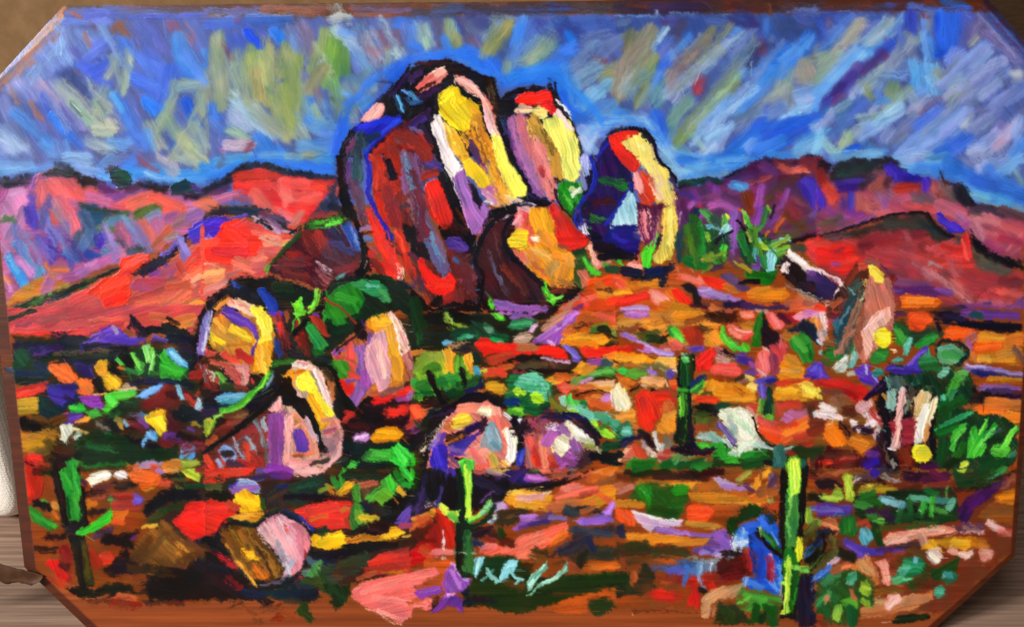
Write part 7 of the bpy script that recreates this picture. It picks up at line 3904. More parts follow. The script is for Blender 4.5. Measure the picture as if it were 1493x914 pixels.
2a2018 p0d 500 260 580 240 700 240 680 270 640 320 560 330 500 340
3a2818 60d 540 280 640 260
5a4028 8d 560 290 640 290
8a50b0 p-10h 600 360 640 330 640 290 700 270 740 280 720 310 660 340 620 370
a868c0 40 660 290 720 290
5a3a90 30 640 350 740 310
4a3880 40d 740 310 820 280
6a60a8 30 820 290 900 290
3a2870 30 700 330 800 310
9a60d0 p0h 960 310 1000 290 1060 280 1120 260 1160 210 1190 190 1190 310 1100 330 1000 330
8a58c8 40h 1020 310 1140 300
a878e0 24h 1150 260 1185 210
2a2838 p0d 880 270 900 235 950 230 970 280 950 300 900 290
282c3a 50d 920 250 960 260
1c241c p0d 960 240 1010 220 1080 225 1130 260 1060 270 990 260
b05838 40 1000 260 1060 240
d08030 24 730 250 800 250
f06050 p-20h 400 500 420 440 460 420 540 460 640 400 760 360 840 330 920 320 930 370 860 430 760 480 700 530 640 520 560 500 460 510
f87868 60h 560 470 760 390
f88070 40h 420 470 500 460
f08068 24d 600 480 800 400
e87058 50 640 510 720 490
e8601c p-20h 800 470 840 400 900 350 925 360 930 400 880 440
f06a28 30h 840 430 910 380
241c2c p-20d 800 520 860 480 940 420 960 340 1080 350 1203 340 1203 380 1080 400 1000 460 900 500
3a3448 40d 860 480 1000 400
343c50 60d 960 360 1160 380
2a2430 60d 900 510 1040 440
3a2c1c p0d 840 560 960 500 1100 450 1203 460 1203 530 1080 540 960 570
30301c 60d 1060 500 1190 490
202014 60d 1000 560 1020 500
1c2040 40 1040 420 1060 470
8a3c20 30d 960 580 920 560
c05818 p0 1020 560 1100 540 1203 540 1203 600 1080 600 1010 600
c8641c 40 1060 570 1203 570
2c2c10 50d 730 490 780 500
604018 40d 720 510 780 540
18101c 60 380 380 440 370
1a1a28 60d 400 400 480 360
401818 60 470 400 540 400
8a2c20 40 440 410 490 430
103818 p80h 500 350 530 340 560 380 560 430 540 450 520 400
1a2848 40 380 440 400 450
4a1c10 40d 540 430 600 440
d06028 p-20h 0 320 60 280 110 260 110 310 60 330 0 370
e88838 30 20 300 100 280
e89828 p30h 100 250 150 230 160 290 120 290
c84a20 50d 60 320 120 310
9a1c14 p80d 150 230 190 220 240 300 270 340 270 450 220 460 140 450 90 440 100 370 160 320
b82418 50d 200 300 240 440
8a1810 50d 130 350 160 450
c02c18 20 165 240 180 260
e8c0d0 10d 140 210 170 200
c0a0b0 24d 90 210 110 200
4a1c10 50d 30 390 110 350
6a1810 40 60 420 140 430
c01410 p0h 0 490 60 430 130 440 140 480 90 560 0 580
d81818 60h 20 500 80 490
b84020 60 80 470 120 500
e8706a p0h 115 510 140 480 200 465 260 480 260 510 200 510 150 525
f08880 24h 150 500 240 490
f8e8f0 16h 190 525 200 530
e8e8f0 6 190 420 197 470
d8c8d8 6 192 360 196 430
b04a1c 80 120 560 200 600
b8501c p0 90 560 200 530 250 540 380 520 380 640 300 660 130 720 90 640
a84820 50 180 700 180 740
e8706a p-20h 0 640 60 590 140 580 165 600 150 640 90 680 40 690 0 680
f88880 30h 20 650 140 605
e86a68 p10h 0 740 40 760 100 750 120 790 100 820 50 800 0 790
f88a80 24 20 760 100 790
7a3a98 p-5h 15 720 60 690 150 680 180 700 140 730 60 750 30 750
9a50b8 24 40 720 150 700
8a48b0 p60h 200 610 240 550 270 570 300 640 350 650 330 700 290 720 260 690 230 690 210 740 190 700
a060c8 40h 240 590 270 680
e0c0f0 10h 240 555 280 600 310 660
6a3090 p-50h 120 840 150 810 190 750 240 730 290 760 310 820 290 840 250 790 210 780 170 830
9a58c0 24h 210 760 250 740
c890d8 12 225 740 250 735
8040a8 24 260 780 290 830
5a2a70 14 130 830 180 780
28100c 40d 120 800 160 780
0c1c0e p0d 310 700 380 660 480 520 580 510 640 540 700 600 760 640 900 620 1040 630 1203 600 1203 690 1060 690 900 720 800 720 760 780 660 850 520 830 440 780 320 810
12420e p0d 440 540 500 510 600 515 640 550 600 600 480 600
16380c 60d 460 620 540 660
0c2410 80d 560 780 640 790
282408 60d 640 580 700 580
0c1828 60d 330 740 420 760
101a2c 50 320 790 400 790
3a5020 50d 380 690 480 680
6a7a58 16d 400 720 480 730
5a4a14 30d 420 700 500 690
b04c18 40d 640 640 680 720
a85828 20d 620 680 640 740
16300c 70d 860 670 1060 650
1a3810 60 1040 650 1200 640
201a10 50d 760 780 860 770
18142c 40d 800 790 960 780
241830 16d 900 780 970 800
1c3810 p0d 1040 790 1060 760 1150 740 1160 780 1203 800 1180 830 1100 860 1050 830
b85018 p0 780 760 880 730 1060 700 1203 700 1203 780 1160 740 1040 760 1040 850 900 860 820 830
a84a18 40 840 820 1000 800
#900 684
4a3010 40d 100 60 400 50
20240c 40 60 30 300 20
1a5a1c 30 100 10 200 5
3a1810 60 240 60 520 50
1c0c10 40d 380 30 620 30
6a3018 40 20 50 60 60
a85838 40d 10 110 90 100
c87870 40 20 140 120 100
b87020 60 140 100 480 100
d88a28 p0h 80 190 120 150 300 90 500 80 560 120 420 110 200 140 180 220 80 230
c07820 50 20 200 150 210
d08020 p5h 420 150 520 140 700 150 880 180 950 200 940 240 800 220 560 210 440 190
e09028 24h 460 165 720 175
d89030 20 620 200 860 210
b86020 50 600 120 760 150
a85a20 60 480 110 620 100
8a4a20 60d 420 240 700 240
a8501c 60 580 250 760 240
c06828 50 800 180 940 140
a84018 80 880 240 960 230
1a5014 p0d 80 170 120 100 200 90 280 100 420 100 430 190 400 280 330 300 240 290 190 260 180 200 110 190
1a7a1c p70h 110 110 150 85 210 110 220 170 200 240 180 200 140 180
2a9030 30h 150 110 200 150
a0c0a0 10 160 145 165 148
2a9a20 p0h 320 130 350 95 420 100 420 150 360 165 330 150
1c8018 24 350 130 410 120
144a14 60d 240 140 300 220
286018 50 330 220 390 220
1a3a10 60d 220 250 320 270
803018 24 410 230 430 200
f04818 p0h 410 280 420 230 470 210 540 220 575 240 570 280 540 310 470 320 420 310
ff5a28 60h 450 260 540 260
c83010 8 465 305 470 308
e8501c p70h 0 230 50 240 100 260 120 310 110 340 60 330 0 300
f06030 40h 20 260 80 290
c07828 p0 380 340 440 310 600 330 640 350 560 360 460 350
c88a38 20 420 320 600 345
d8b8d8 p15h 95 260 120 255 180 280 260 300 340 310 385 300 380 340 320 350 240 340 210 370 160 360 130 320
f8f0f8 12h 105 265 180 275 250 300 350 310
c8a0d8 24h 140 300 240 330
e0c0e8 16 260 315 370 325
8a58b0 p5h 210 370 230 340 330 350 440 370 560 380 640 355 660 400 560 410 440 400 320 390
9a68c0 20h 240 355 420 380
7a4aa8 p10h 540 420 580 370 650 360 680 430 690 480 640 500 560 490 500 500 440 490 460 460 530 450
8a5ab8 50h 600 400 640 440
9070c0 40 500 490 660 490
c0a8e0 14d 580 510 680 500
5a3a90 30 520 460 560 480
d08020 p0h 40 400 80 380 280 385 460 405 545 410 520 450 360 440 240 440 190 470 140 430 60 430
e09028 24h 80 400 400 410
c87820 24 340 440 500 430
1c2040 p0 0 340 30 330 60 360 50 400 0 390
242848 30 10 370 40 390
3a3014 p0d 0 430 180 440 200 470 340 440 420 470 430 510 340 520 180 540 80 560 0 520
2c2c10 60d 80 460 180 460
3a3a18 60d 220 490 400 490
704018 40 60 530 200 530
6a4020 60d 180 570 300 560
9a4a20 40d 260 540 360 540
1a2418 p0d 0 600 60 600 120 640 160 560 240 580 220 660 240 710 160 740 60 740 0 760
283418 60d 20 640 60 700
b8582a p70 70 620 110 590 130 640 100 700 80 690
6a381c 20 40 530 50 560
b0481c 60 300 660 460 640
882018 p0d 240 640 330 600 440 620 560 600 600 580 740 560 740 650 640 680 540 700 480 660 360 670
a82418 40d 420 680 480 640
c02820 p0d 180 740 240 710 310 720 390 730 370 760 330 790 260 770
c82a20 50d 230 740 320 750
d02820 p80d 420 790 430 740 440 690 490 690 490 750 460 800 430 810
b81c14 50d 450 700 460 780
d02018 30d 550 690 560 710
8a1818 40d 370 640 440 660
3a4868 40d 220 590 360 580
4a5ab0 40d 300 600 420 590
30487a 60d 400 560 480 570
4a70b0 60d 420 600 460 590
688ab8 p80d 460 600 480 540 580 530 585 590 540 600 500 620
3a68c0 50d 420 590 410 650
90b8e0 14d 500 540 480 640
c8d8f0 14d 560 540 550 600
6a98d8 24d 490 620 510 690
707870 24d 340 540 460 520
8090a0 20d 460 540 680 520
a0b0d0 16d 600 520 690 500
3a1010 p0d 590 560 660 530 720 500 800 480 800 600 740 650 620 640 590 610
4a1414 60d 620 580 720 560
6a1414 60d 640 640 720 620
a82018 p85h 760 480 790 460 820 490 820 590 790 610 760 560
c02820 24d 790 490 800 590
901c18 40d 740 520 760 620
1c1014 30 620 500 720 490
0c1810 30 490 710 520 720
1858d0 p0 680 400 700 350 780 320 860 280 910 270 940 350 960 420 970 500 980 700 940 740 870 720 780 700 740 650 760 640 820 640 830 520 780 460 690 460
2a68e8 60d 860 290 920 400
1848c0 60d 820 420 880 500
88b0e8 p85d 690 470 700 380 720 350 780 390 780 440 740 470
d0e8f8 10d 695 380 690 470
c8e0f8 8d 710 440 760 440
3a80e0 50 720 380 760 400
2a60d0 50 750 340 820 320
1a40b8 50d 850 480 850 640
2a68e0 40d 900 620 950 520
4a88f0 20d 890 660 960 720
60a0f0 14d 960 580 960 700
70a8e8 10 910 380 950 440
1038b0 40 920 480 960 540
3a78e0 50d 770 670 850 690
80b0f0 12d 760 640 760 670
6a1828 30 890 560 900 640
e0a0c0 14 905 510 915 600
0c3a18 p60d 860 360 900 390 950 460 990 480 960 510 910 470 880 430
2a8a28 24 830 380 890 400 930 450
d8f060 10 840 345 842 380
2a9a40 14 860 380 910 430
100c14 20 820 380 870 430 920 490
0c2a0c p0d 650 380 650 300 690 280 720 310 720 250 800 210 850 230 850 270 760 310 700 350 690 390
0a3410 50d 680 320 690 360
0c3410 60d 750 270 820 240
102410 50d 880 250 920 300
c0a8d8 p10h 560 60 590 45 640 70 700 100 790 105 800 130 720 130 640 135 610 110 590 80
e0d0f0 12h 570 60 620 65
a070b8 24h 620 100 760 120
5a2a48 20 750 100 810 130
909038 p-40h 700 70 760 20 790 10 800 30 760 70 730 90
b0a848 10 720 70 780 25
e8a030 p-50h 790 110 820 50 850 20 900 0 915 20 880 60 850 60 840 130 810 130
f0a838 16 830 80 890 20
8a5028 20 840 30 840 70
f09818 p80h 875 80 890 70 895 150 885 180 870 150
706090 40 910 50 920 100
9aa058 p70h 880 180 910 170 920 200 900 200
80502a 60 850 140 930 120
5a3a50 40 900 100 940 40
c89068 p-30h 495 860 500 760 560 710 660 690 750 675 740 720 680 760 600 770 560 800 540 880 510 870
d8a880 12d 510 850 530 770 600 730 740 690
b07850 16d 550 840 570 790 680 740
e0b890 6 520 760 640 710
c89070 20 530 870 550 830
183010 p0d 570 860 600 790 690 800 760 860 800 914 580 914
243a14 50d 640 830 680 880
389028 p10d 700 780 740 690 800 700 860 720 960 740 970 800 880 820 800 830 740 820
4aa838 40 760 750 860 770
68c038 24 720 790 780 760
50a030 40 780 820 820 790
0c3a14 p90d 790 830 810 780 850 790 850 860 940 790 960 840 960 914 780 914
0c4818 50d 880 820 930 850
102a10 50 840 890 860 850
a04818 50 1120 890 1203 890
6a2a10 8d 100 830 500 830
f8d8c8 8 100 845 102 850
a06018 30 1110 130 1180 150
6a2020 50 1130 40 1203 40
3a1a14 40 1140 20 1203 60
101810 50 1140 160 1203 170
d0e8b0 12 1190 160 1203 170
6a50a8 50 1150 230 1203 220
7aa030 p60h 1100 320 1110 220 1140 230 1150 290 1203 300 1203 330 1140 340
a8d040 16 1120 240 1115 310
50602a 60d 1110 400 1160 350
2a3a14 60d 1120 430 1180 380
302010 50 1110 480 1140 440
2050c8 p-40h 1090 500 1120 460 1203 400 1203 440 1150 480 1100 520
3a68d8 14 1110 500 1180 440
0c3a18 50d 1120 530 1190 450
70a038 p0 1080 580 1120 560 1160 580 1120 630 1080 610
2858d0 p-30h 1130 660 1150 630 1203 590 1203 640 1170 660
80b0f0 12 1140 650 1200 620
101028 p90d 1060 640 1150 620 1170 700 1160 880 1080 914 1040 880 1050 740
1a1c48 50d 1090 680 1110 860
48586a 20d 1150 700 1150 860
80a0d0 8d 1160 680 1155 780
2c4418 60 1180 780 1190 860
8a3c18 40 1150 820 1203 740
b0501c 40 1180 700 1203 720
@cactus_right
08100a p85 960 40 1000 0 1110 0 1110 140 1100 260 1080 400 1060 470 1080 540 1060 620 1060 760 1050 880 960 880 970 700 970 520 970 420 960 260
0a1c0a p85 1000 180 1050 180 1050 300 1040 420 1000 430 990 330
308030 p85h 1005 170 1050 180 1055 260 1040 330 1000 320
5aa858 14d 1020 180 1030 320
1a4a1c 60d 1010 330 1020 420
90b070 16d 990 420 1040 410
68c038 p90h 1005 140 1005 60 1000 0 1070 0 1080 60 1070 150 1040 180 1015 170
c0f848 50h 1040 10 1045 130
d8ff60 20h 1030 30 1035 120
a8e038 14h 1060 60 1055 160
d8e830 p85h 1040 540 1050 440 1050 400 1090 390 1095 440 1080 520 1060 560
f0e828 24h 1070 410 1060 520
c0c828 16 1050 260 1050 370
88c038 10 1060 220 1045 380
1a6a18 p80h 970 530 1000 440 1060 500 1070 600 1060 740 1030 850 990 850 980 700
0c4a18 40 1040 600 1030 760
2a8a20 14 1050 700 1040 790
c0f048 p88h 1000 510 1010 515 1020 600 1010 720 1005 800 1000 820 980 830 990 700 990 580
e0ff70 10h 1003 520 1000 640 992 800
d8f850 p0h 960 850 985 800 1010 820 1010 845 980 858
e8ff90 10 970 850 1000 830
b0e050 8d 970 675 1010 665
a89878 8 960 690 970 790
58a838 p10h 1030 590 1040 570 1120 570 1130 600 1110 620 1060 595
88c050 14 1050 580 1120 580
0a1808 p-40h 1090 540 1120 510 1203 470 1203 520 1160 590 1130 610 1130 560
3a4a20 30 1150 570 1203 500
080c08 40 1090 200 1070 380
@cactus_center
#600 684
0c2018 p88 270 0 370 0 370 180 340 300 370 340 360 400 370 530 360 640 300 640 265 540 270 420 260 300 280 160
68c838 p85h 300 0 360 0 360 120 350 200 350 280 320 300 325 160 310 60
c8ff48 30h 335 20 340 130 335 280
e0ff68 10h 345 30 345 240
98e038 14h 310 10 325 70
a8f050 10h 340 290 400 280 450 200
38a838 p-40h 330 310 360 300 420 260 460 180 475 200 460 250 400 300 350 320
80d0b8 16h 430 260 470 200
60b8a0 20 400 280 460 220
0c2818 p-30h 320 340 380 320 440 290 490 240 480 290 420 330 340 360
1a4a2c p85h 310 360 350 360 360 480 360 600 330 640 310 560
3a7038 30d 335 400 340 600
2a5a30 24d 350 440 350 560
6a8a70 8d 270 490 380 500
0a1a10 24 280 260 280 600
98d048 p60h 215 275 250 250 290 240 280 300 260 320 235 300
60a838 16 230 280 270 310
e0f850 p60h 160 210 180 195 220 220 235 260 215 275 190 250
f0ff78 16 180 210 215 260
#600 456
50b840 p85h 300 880 330 860 365 880 370 930 300 930
@signature
#600 684
80d0d8 p-70h 370 580 380 530 400 515 430 515 430 550 410 600 380 640 372 620
a0e0e8 20h 405 530 390 610
58b0b8 8 420 560 400 620
88c8c0 p50h 440 620 450 575 465 580 480 620 520 650 520 670 480 660 450 640
70c0b8 14h 420 650 450 630 490 590
a0e0d8 8 460 600 490 640
90d8d0 14 500 670 540 650
80d0e0 p-60h 520 640 550 560 580 530 625 535 625 570 600 600 570 640 530 655
a0e8f0 24h 560 580 600 560
88d8e0 20h 540 640 580 600
70c0c8 20h 590 605 620 640 650 650
a0e0e0 10h 600 610 645 650
80d0c8 12 620 670 650 650
78c0a8 p-55h 680 670 720 610 780 565 805 540 800 570 760 630 720 690 690 720
a8e8d0 14h 700 680 790 570
5a9a80 12 730 640 790 580
98d0b8 8 690 720 720 690
80c0a8 p-40h 750 680 830 640 890 590 920 540 930 530 915 600 860 650 790 680 740 695
a0e0c8 14h 780 670 870 630 915 570
608870 10 880 610 920 550
78b090 20d 700 740 760 690
#1193 684
@ground
a84828 40d 20 40 120 30
6a2c20 50d 20 60 160 70
20101c 60 20 90 120 100
b05a3a 20 100 30 200 10
1a1014 50d 220 60 380 80
4a3848 40d 220 60 340 50
c0b8b8 8d 220 70 240 60
281890 p60 310 20 340 0 380 0 380 40 350 60 320 50
3a28a0 24 340 40 360 10
2a2a30 60d 400 20 460 20
808888 20d 390 40 460 60
a0a0a8 10d 450 70 500 70
240c24 60d 520 40 700 60
4a1430 60 640 70 740 50
581840 50 680 30 740 60
8a3828 p0 520 90 600 80 660 95 650 115 560 120
7a2c20 50 660 110 780 110
4a2018 40 480 130 600 110
a8c838 p80h 150 40 170 20 205 40 215 100 225 180 205 205 170 190 160 110
c8e850 24h 180 50 190 170
90b830 p10h 15 180 30 150 90 160 100 120 140 130 160 180 120 200 60 190
b8d850 16 40 170 140 180
c88830 16 110 100 130 115
2a2808 40d 240 110 330 90
a08820 p0d 230 120 270 100 350 100 450 110 490 140 400 150 320 140 250 150
c8a838 14d 260 110 320 105
d8c858 10 300 100 330 100
0c1814 40 420 150 520 150
0c2814 p0d 230 160 360 170 500 130 640 120 780 110 820 160 820 300 700 320 480 320 340 340 230 280 220 200
1a6a28 60h 270 170 320 160
2a7a30 60h 240 210 290 220
14501c 60 320 190 360 200
6aa8b8 p20h 360 170 400 155 450 175 520 190 510 230 460 230 400 210 370 190
80c0d0 24 390 180 460 205
5a98a8 p0h 470 220 490 190 520 190 510 240 480 245
a0c8b8 14 470 250 490 245
48a070 p40h 520 180 540 150 620 160 700 170 800 180 800 210 720 200 640 200 560 190
60a898 30 560 170 620 175
387a70 40 700 190 800 200
58a890 40h 770 230 800 190
50a058 10 690 160 670 190
68a848 10 770 110 760 170
2a7a30 40 640 130 700 150
208038 p70h 600 250 610 200 640 180 640 230 620 280
40a838 24h 620 200 615 250
d0f0b0 8 590 250 600 270
48b030 p80h 650 230 660 170 690 170 690 220 680 280 650 285
68d050 12 660 190 670 250
0c140c 40 570 230 580 290
3a8a40 40d 700 240 740 260
1a5a28 40 540 200 550 250
0c4a20 60d 500 290 580 270
14381c 60 700 300 800 290
2a1838 40 390 290 440 300
1a5020 50d 480 300 500 260
50389a p0h 0 210 60 200 140 220 200 210 215 240 190 270 130 280 60 280 0 290
6a50b0 30 20 240 140 240
4a38a0 24 140 230 200 230
7a8aa8 10 60 285 150 265
3a1840 40d 300 250 400 270
1a4a20 30 200 280 200 340
1a5a24 p80h 110 330 150 280 220 280 250 340 220 400 160 390 130 370
207a28 50h 180 310 180 360
34702a 50d 320 300 380 330
68b048 16 370 300 390 295
48a030 14 340 310 380 320
c86c40 p20h 10 320 80 290 110 300 130 360 120 390 80 370 40 340
d8845a 30 40 325 110 360
a84028 40 250 320 290 310
50a0b8 p80h 240 410 250 360 290 335 320 360 330 400 300 450 270 455
78c0d0 24h 270 370 300 410
c03a24 24 310 340 315 350
0e3818 50 340 360 370 430
1c2030 40 10 370 60 370
0a1828 40 0 440 20 400
24141c 60d 30 420 80 400
58401c 50d 80 420 120 430
4a38a8 p15h 150 460 170 410 220 430 280 460 380 470 390 510 320 510 260 530 200 490
5a48b8 30h 190 450 260 490
402a80 30 360 480 460 470
4a3880 p0 440 490 460 450 520 460 500 500 460 505
3a2430 50 470 450 580 450
e09080 p-5h 380 420 420 380 540 360 680 340 800 340 820 370 720 390 620 400 500 440 400 455
f0a890 30h 420 410 600 370 740 360
f8b8a0 16h 400 435 520 410
d88878 16d 480 380 680 370
503048 p5d 780 350 860 330 960 330 970 370 900 370 840 370
c89890 10d 760 390 860 370 960 365
b88078 8d 880 330 960 350
8a6060 14d 860 350 950 360
2a4a18 20d 360 360 480 340 700 330
3a0c50 p-45 820 240 860 180 960 130 1040 80 1120 60 1060 120 1000 180 920 240 880 320 840 310
4a1468 40 860 260 960 180
2a0840 40 850 290 870 230
4a2450 30d 1020 110 1120 80
101410 60d 820 120 980 90
3a2818 60d 840 50 1000 40
1a3c1c p0d 800 0 1100 0 1040 60 900 110 820 100 790 40
307a28 60 1040 20 1090 0
1a4018 60d 960 80 1040 50
b8d040 p0h 810 10 850 0 870 0 850 25 820 25
40a878 p-30h 980 70 1040 40 1100 0 1120 0 1050 50 1000 80
2c180c 20d 940 90 1060 60 1180 20
c06c1c p0 1030 200 1060 150 1180 110 1180 210 1100 210
d07818 40 1080 170 1180 160
7a4438 50d 1100 90 1180 60
8a4818 p0 940 280 1000 210 1180 220 1170 330 1000 320
804820 60d 1000 250 1100 240
e8b0a8 p20h 985 330 1000 300 1050 320 1100 350 1090 380 1030 370 1000 350
f0d0c8 14h 1000 310 1050 340
a85048 40d 1080 370 1150 370
c87870 16 1060 360 1120 390
c08020 p0 640 420 780 400 900 400 860 460 780 470 700 450
b87818 60 900 430 980 440
e0a020 p40h 605 470 640 420 680 420 720 470 730 490 680 480 640 470 620 490
e8a890 50h 610 400 625 440
f0c8b8 p30h 630 500 650 470 720 470 740 520 720 550 690 575 660 550
f8dcd0 40h 670 500 700 530
e8a020 p0h 770 430 800 405 900 420 905 460 870 480 800 460
f0b030 24h 800 430 880 440
e09888 p0h 760 490 780 450 820 470 820 500 780 505
e8b8b0 p0h 820 500 860 480 910 480 915 510 870 540 840 530
f0c8c0 30h 840 500 890 510
d08878 p10h 940 480 980 460 1030 480 1035 510 1000 530 970 550 950 510
d8a090 24 970 490 1010 500
c07028 30 960 450 990 460
904018 8 965 570 970 570
c8703a p60 190 580 260 520 300 510 350 600 370 680 330 690 280 620
d8905a 50h 250 550 310 590
e0a070 24d 280 520 350 640
a85a30 16d 320 530 370 680
e88878 p70h 340 550 400 530 420 560 430 620 445 670 410 690 380 660 370 600
f0a090 40h 390 560 410 650
b04a28 40 430 520 520 500
9a4020 50 450 660 500 680
5a3818 p20d 460 530 560 460 640 490 640 620 560 680 480 640
1a7a48 p0h 450 640 500 560 520 520 600 520 640 560 610 610 560 650 500 680 450 670
2a9060 50h 520 550 600 560
50b090 p-10h 465 600 480 580 540 565 550 590 510 620 480 620
70c8b0 24h 490 595 535 585
70b0b8 p60h 560 550 570 520 595 530 590 560
38a070 50 460 650 500 640
70c090 14h 510 650 550 645
0c3a14 60d 640 600 700 620
204018 60d 560 680 620 660
184014 p-30 690 590 760 560 830 510 820 600 740 650 680 650 660 620
1a6a44 p0h 720 650 730 600 790 590 820 620 810 660 760 675
3a8a88 40h 750 620 780 630
a8d8d0 8h 735 625 745 630
5a2410 30d 580 680 700 690
40a080 p0h 680 740 690 700 730 685 755 710 740 750 710 765
58b898 24 700 710 730 720
c07848 p-10 320 770 480 750 680 720 680 760 560 830 440 850 260 880 250 830
c8845a 40d 420 800 640 760
d89868 24d 340 780 500 770
b06838 30 300 850 440 850
e8a8a0 p-50h 390 810 410 780 420 740 450 715 490 740 500 780 460 800 430 830 400 830
f0bcb4 40h 420 800 470 760
904818 50 340 720 480 710
0c1c08 p-5h 440 890 460 855 560 850 650 850 650 880 560 900 440 914
142a10 24 470 880 630 870
e0a080 6 380 905 430 900
204818 p40d 0 660 100 600 160 590 240 600 330 650 340 720 320 810 260 800 240 914 0 900
307a48 50d 40 660 120 620
1c6030 60d 60 720 110 760
4a9a78 p-60h 170 680 190 620 230 600 240 640 220 690
389060 30 180 640 220 620
90b830 p60h 240 720 260 660 300 640 330 700 320 740 280 740
a8d048 24h 270 690 310 710
88b030 p60h 250 780 270 750 310 770 320 810 290 810
58a030 p30h 140 780 190 750 240 780 240 820 190 830
70a838 p70h 90 880 110 800 150 790 160 840 120 900
90c048 24 100 870 120 830
0c4820 50 200 820 210 890
185a28 60 20 780 50 840
388a48 40 10 790 60 740
e09068 p50h 30 770 50 740 80 740 80 770 50 790
c86a4a 24 200 710 220 760
2060d8 p-35h 0 630 40 590 80 560 90 590 40 640 0 660
70a8f0 12h 10 630 80 580
c0a8b8 50d 80 560 120 510
a05030 50 100 600 180 570
d87850 24 160 580 200 570
5a2414 60d 80 490 180 480
1a1814 60 140 490 190 520
7a3014 50 0 890 40 914
902a14 30 0 870 20 870
20180c 50d 0 470 40 500
3a3a14 50d 10 560 110 440
#250 380 2.855
@boulder_yellow_left
141018 p80d 90 400 95 320 125 210 160 160 210 130 260 110 330 100 330 160 250 160 200 190 175 230 150 330 140 410
8a78c8 p80 108 385 115 300 140 225 168 205 165 260 150 340 140 405
c8c8e8 10 160 215 150 300 142 370
e8e8f0 6 168 215 158 290
e88a30 16 195 200 240 165
f0b8a8 22h 250 172 290 195 330 225
e06858 14d 245 165 330 200
f8e848 30h 345 205 380 230 405 280
b03028 20d 110 440 160 390
8a2420 30d 90 480 140 460 150 520
b0b0b8 8d 150 440 165 500
c84038 14d 170 420 240 440
203028 20d 200 530 300 540
@boulder_large_left
14100c 26 480 520 410 590 320 670 220 740 130 800
14100c 40 480 500 500 560
0c0808 26 500 560 560 600 600 680 620 760 640 790
e8a0a0 p80h 470 700 490 650 510 645 500 730 495 830 470 850
4a3498 p70h 512 700 540 698 572 745 575 790 550 802 525 795
d89880 16h 520 690 560 680 600 760 615 810
a07888 50s 690 740 660 800
e8a8a8 12 705 760 690 820 640 870 610 888
f0b0b0 40h 500 870 590 880
8a4898 p85 400 640 450 630 470 660 470 760 455 840 470 890 420 890 410 760
7a3a88 30 430 680 430 860
c8a0a8 8d 560 660 600 740
@boulder_pink_mid
d09aa8 p70h 830 330 870 290 895 300 900 380 920 470 905 530 870 545 850 500 820 440
e8b0a8 24h 860 340 890 480
2a1a20 20 800 280 770 310 700 370
@bush_dark
0c2014 p40d 660 100 760 70 860 70 960 100 1010 180 1030 300 990 230 920 200 840 230 780 280 700 350 640 380 600 360 640 280 650 180
1a7a1c p60h 650 150 690 110 740 95 790 110 805 160 780 220 720 240 660 240 640 200
2a8a28 40 700 150 760 170
2a8a4a p0h 740 95 800 80 850 85 900 110 915 170 890 180 850 150 800 130
60b0a0 20h 820 105 860 110
4aa060 24h 870 120 905 170
b03020 14h 655 165 720 210 770 265
2a9438 p60h 555 280 590 260 640 330 655 360 630 380 600 370
1a7a28 p60 640 220 690 200 730 240 740 260 680 270
a82a20 p55h 580 235 610 230 650 290 665 320 640 320 610 280
70e030 8h 512 185 525 225 540 260 525 285
70e030 14h 535 160 548 215
80e838 14h 620 130 605 180 575 215
60d030 30h 525 210 550 215
0a0c10 30 560 260 520 300
#600 380 2.855
@agave_center
2a6a28 40 30 520 130 500
3a7a28 50 60 460 100 440
1a4a20 40 200 520 270 500
8a9a38 40s 60 400 140 400
5a8a30 50s 30 440 60 400
f0a828 24 150 380 170 460
e8a028 20 235 400 250 460
100c08 22 75 465 95 520 130 590
141010 16 205 450 220 520
@ground
f8f0c0 p60h 835 535 860 525 900 560 920 600 895 628 850 600
fff4d8 20 860 560 890 610
@bush_dark
0c2c18 60 20 180 40 270
123a20 30 260 270 300 300
#1000 380 2.856
@peak_right
3a4a48 p70d 620 350 650 260 690 170 740 120 750 160 725 250 700 330 680 400 630 390
203a48 20d 690 170 660 240 640 330
5a8a98 8d 680 190 650 260
304048 20d 720 160 700 250
b0b890 8d 745 130 730 200
b87060 p75d 740 130 760 60 850 70 870 180 870 250 840 290 760 400 740 430 710 400 720 300 740 200
8a4838 30d 730 200 720 370
d8806a 20d 770 90 760 190
f0b0a0 p65h 735 290 790 220 850 190 865 240 830 280 790 290 780 370 750 410 740 340
f8c0b8 20h 750 290 820 230
e07868 20d 820 100 850 190
ffe048 p50h 762 32 795 25 828 60 825 95 795 90 775 65
ffe828 p0h 780 315 795 285 830 280 858 310 860 345 830 362 795 352
fff248 24 805 310 840 330
@stump_right
f0d0a0 p-75h 955 570 995 535 1028 520 1022 570 992 640 960 650
d8a868 14d 980 560 970 640
fff4e0 p-78h 962 670 985 600 1022 590 1002 680 985 760 948 768
fffaf0 16h 990 620 968 740
f8e0b0 p-78h 1032 570 1052 560 1042 620 1018 690 1004 660
d09858 14 1010 690 1000 770
e0a8a8 p-82h 893 545 920 533 915 600 898 680 892 782 852 786 870 740 880 640
f0c0b8 8h 905 560 885 700 878 770
8a2a38 p0d 900 660 955 650 950 760 900 770
ffe828 p0h 948 790 975 768 1015 775 1028 815 1000 842 965 830
#0 600 2.91
@ground
e02420 p20d 735 470 780 430 830 390 900 378 1000 378 1000 440 930 510 870 530 815 550
e82c24 50d 800 450 960 420
0c1810 40d 560 560 620 640
100c10 p10d 620 700 700 660 860 680 940 700 1060 760 1120 790 1060 800 860 800 640 800
5a2810 50d 600 600 680 620
0e2a18 p0d 330 130 420 90 520 100 600 160 760 140 760 200 560 215 360 220
1a5a28 30d 380 140 480 160
@cactus_far_left
140c08 20 275 470 262 340 232 250 250 210 300 195
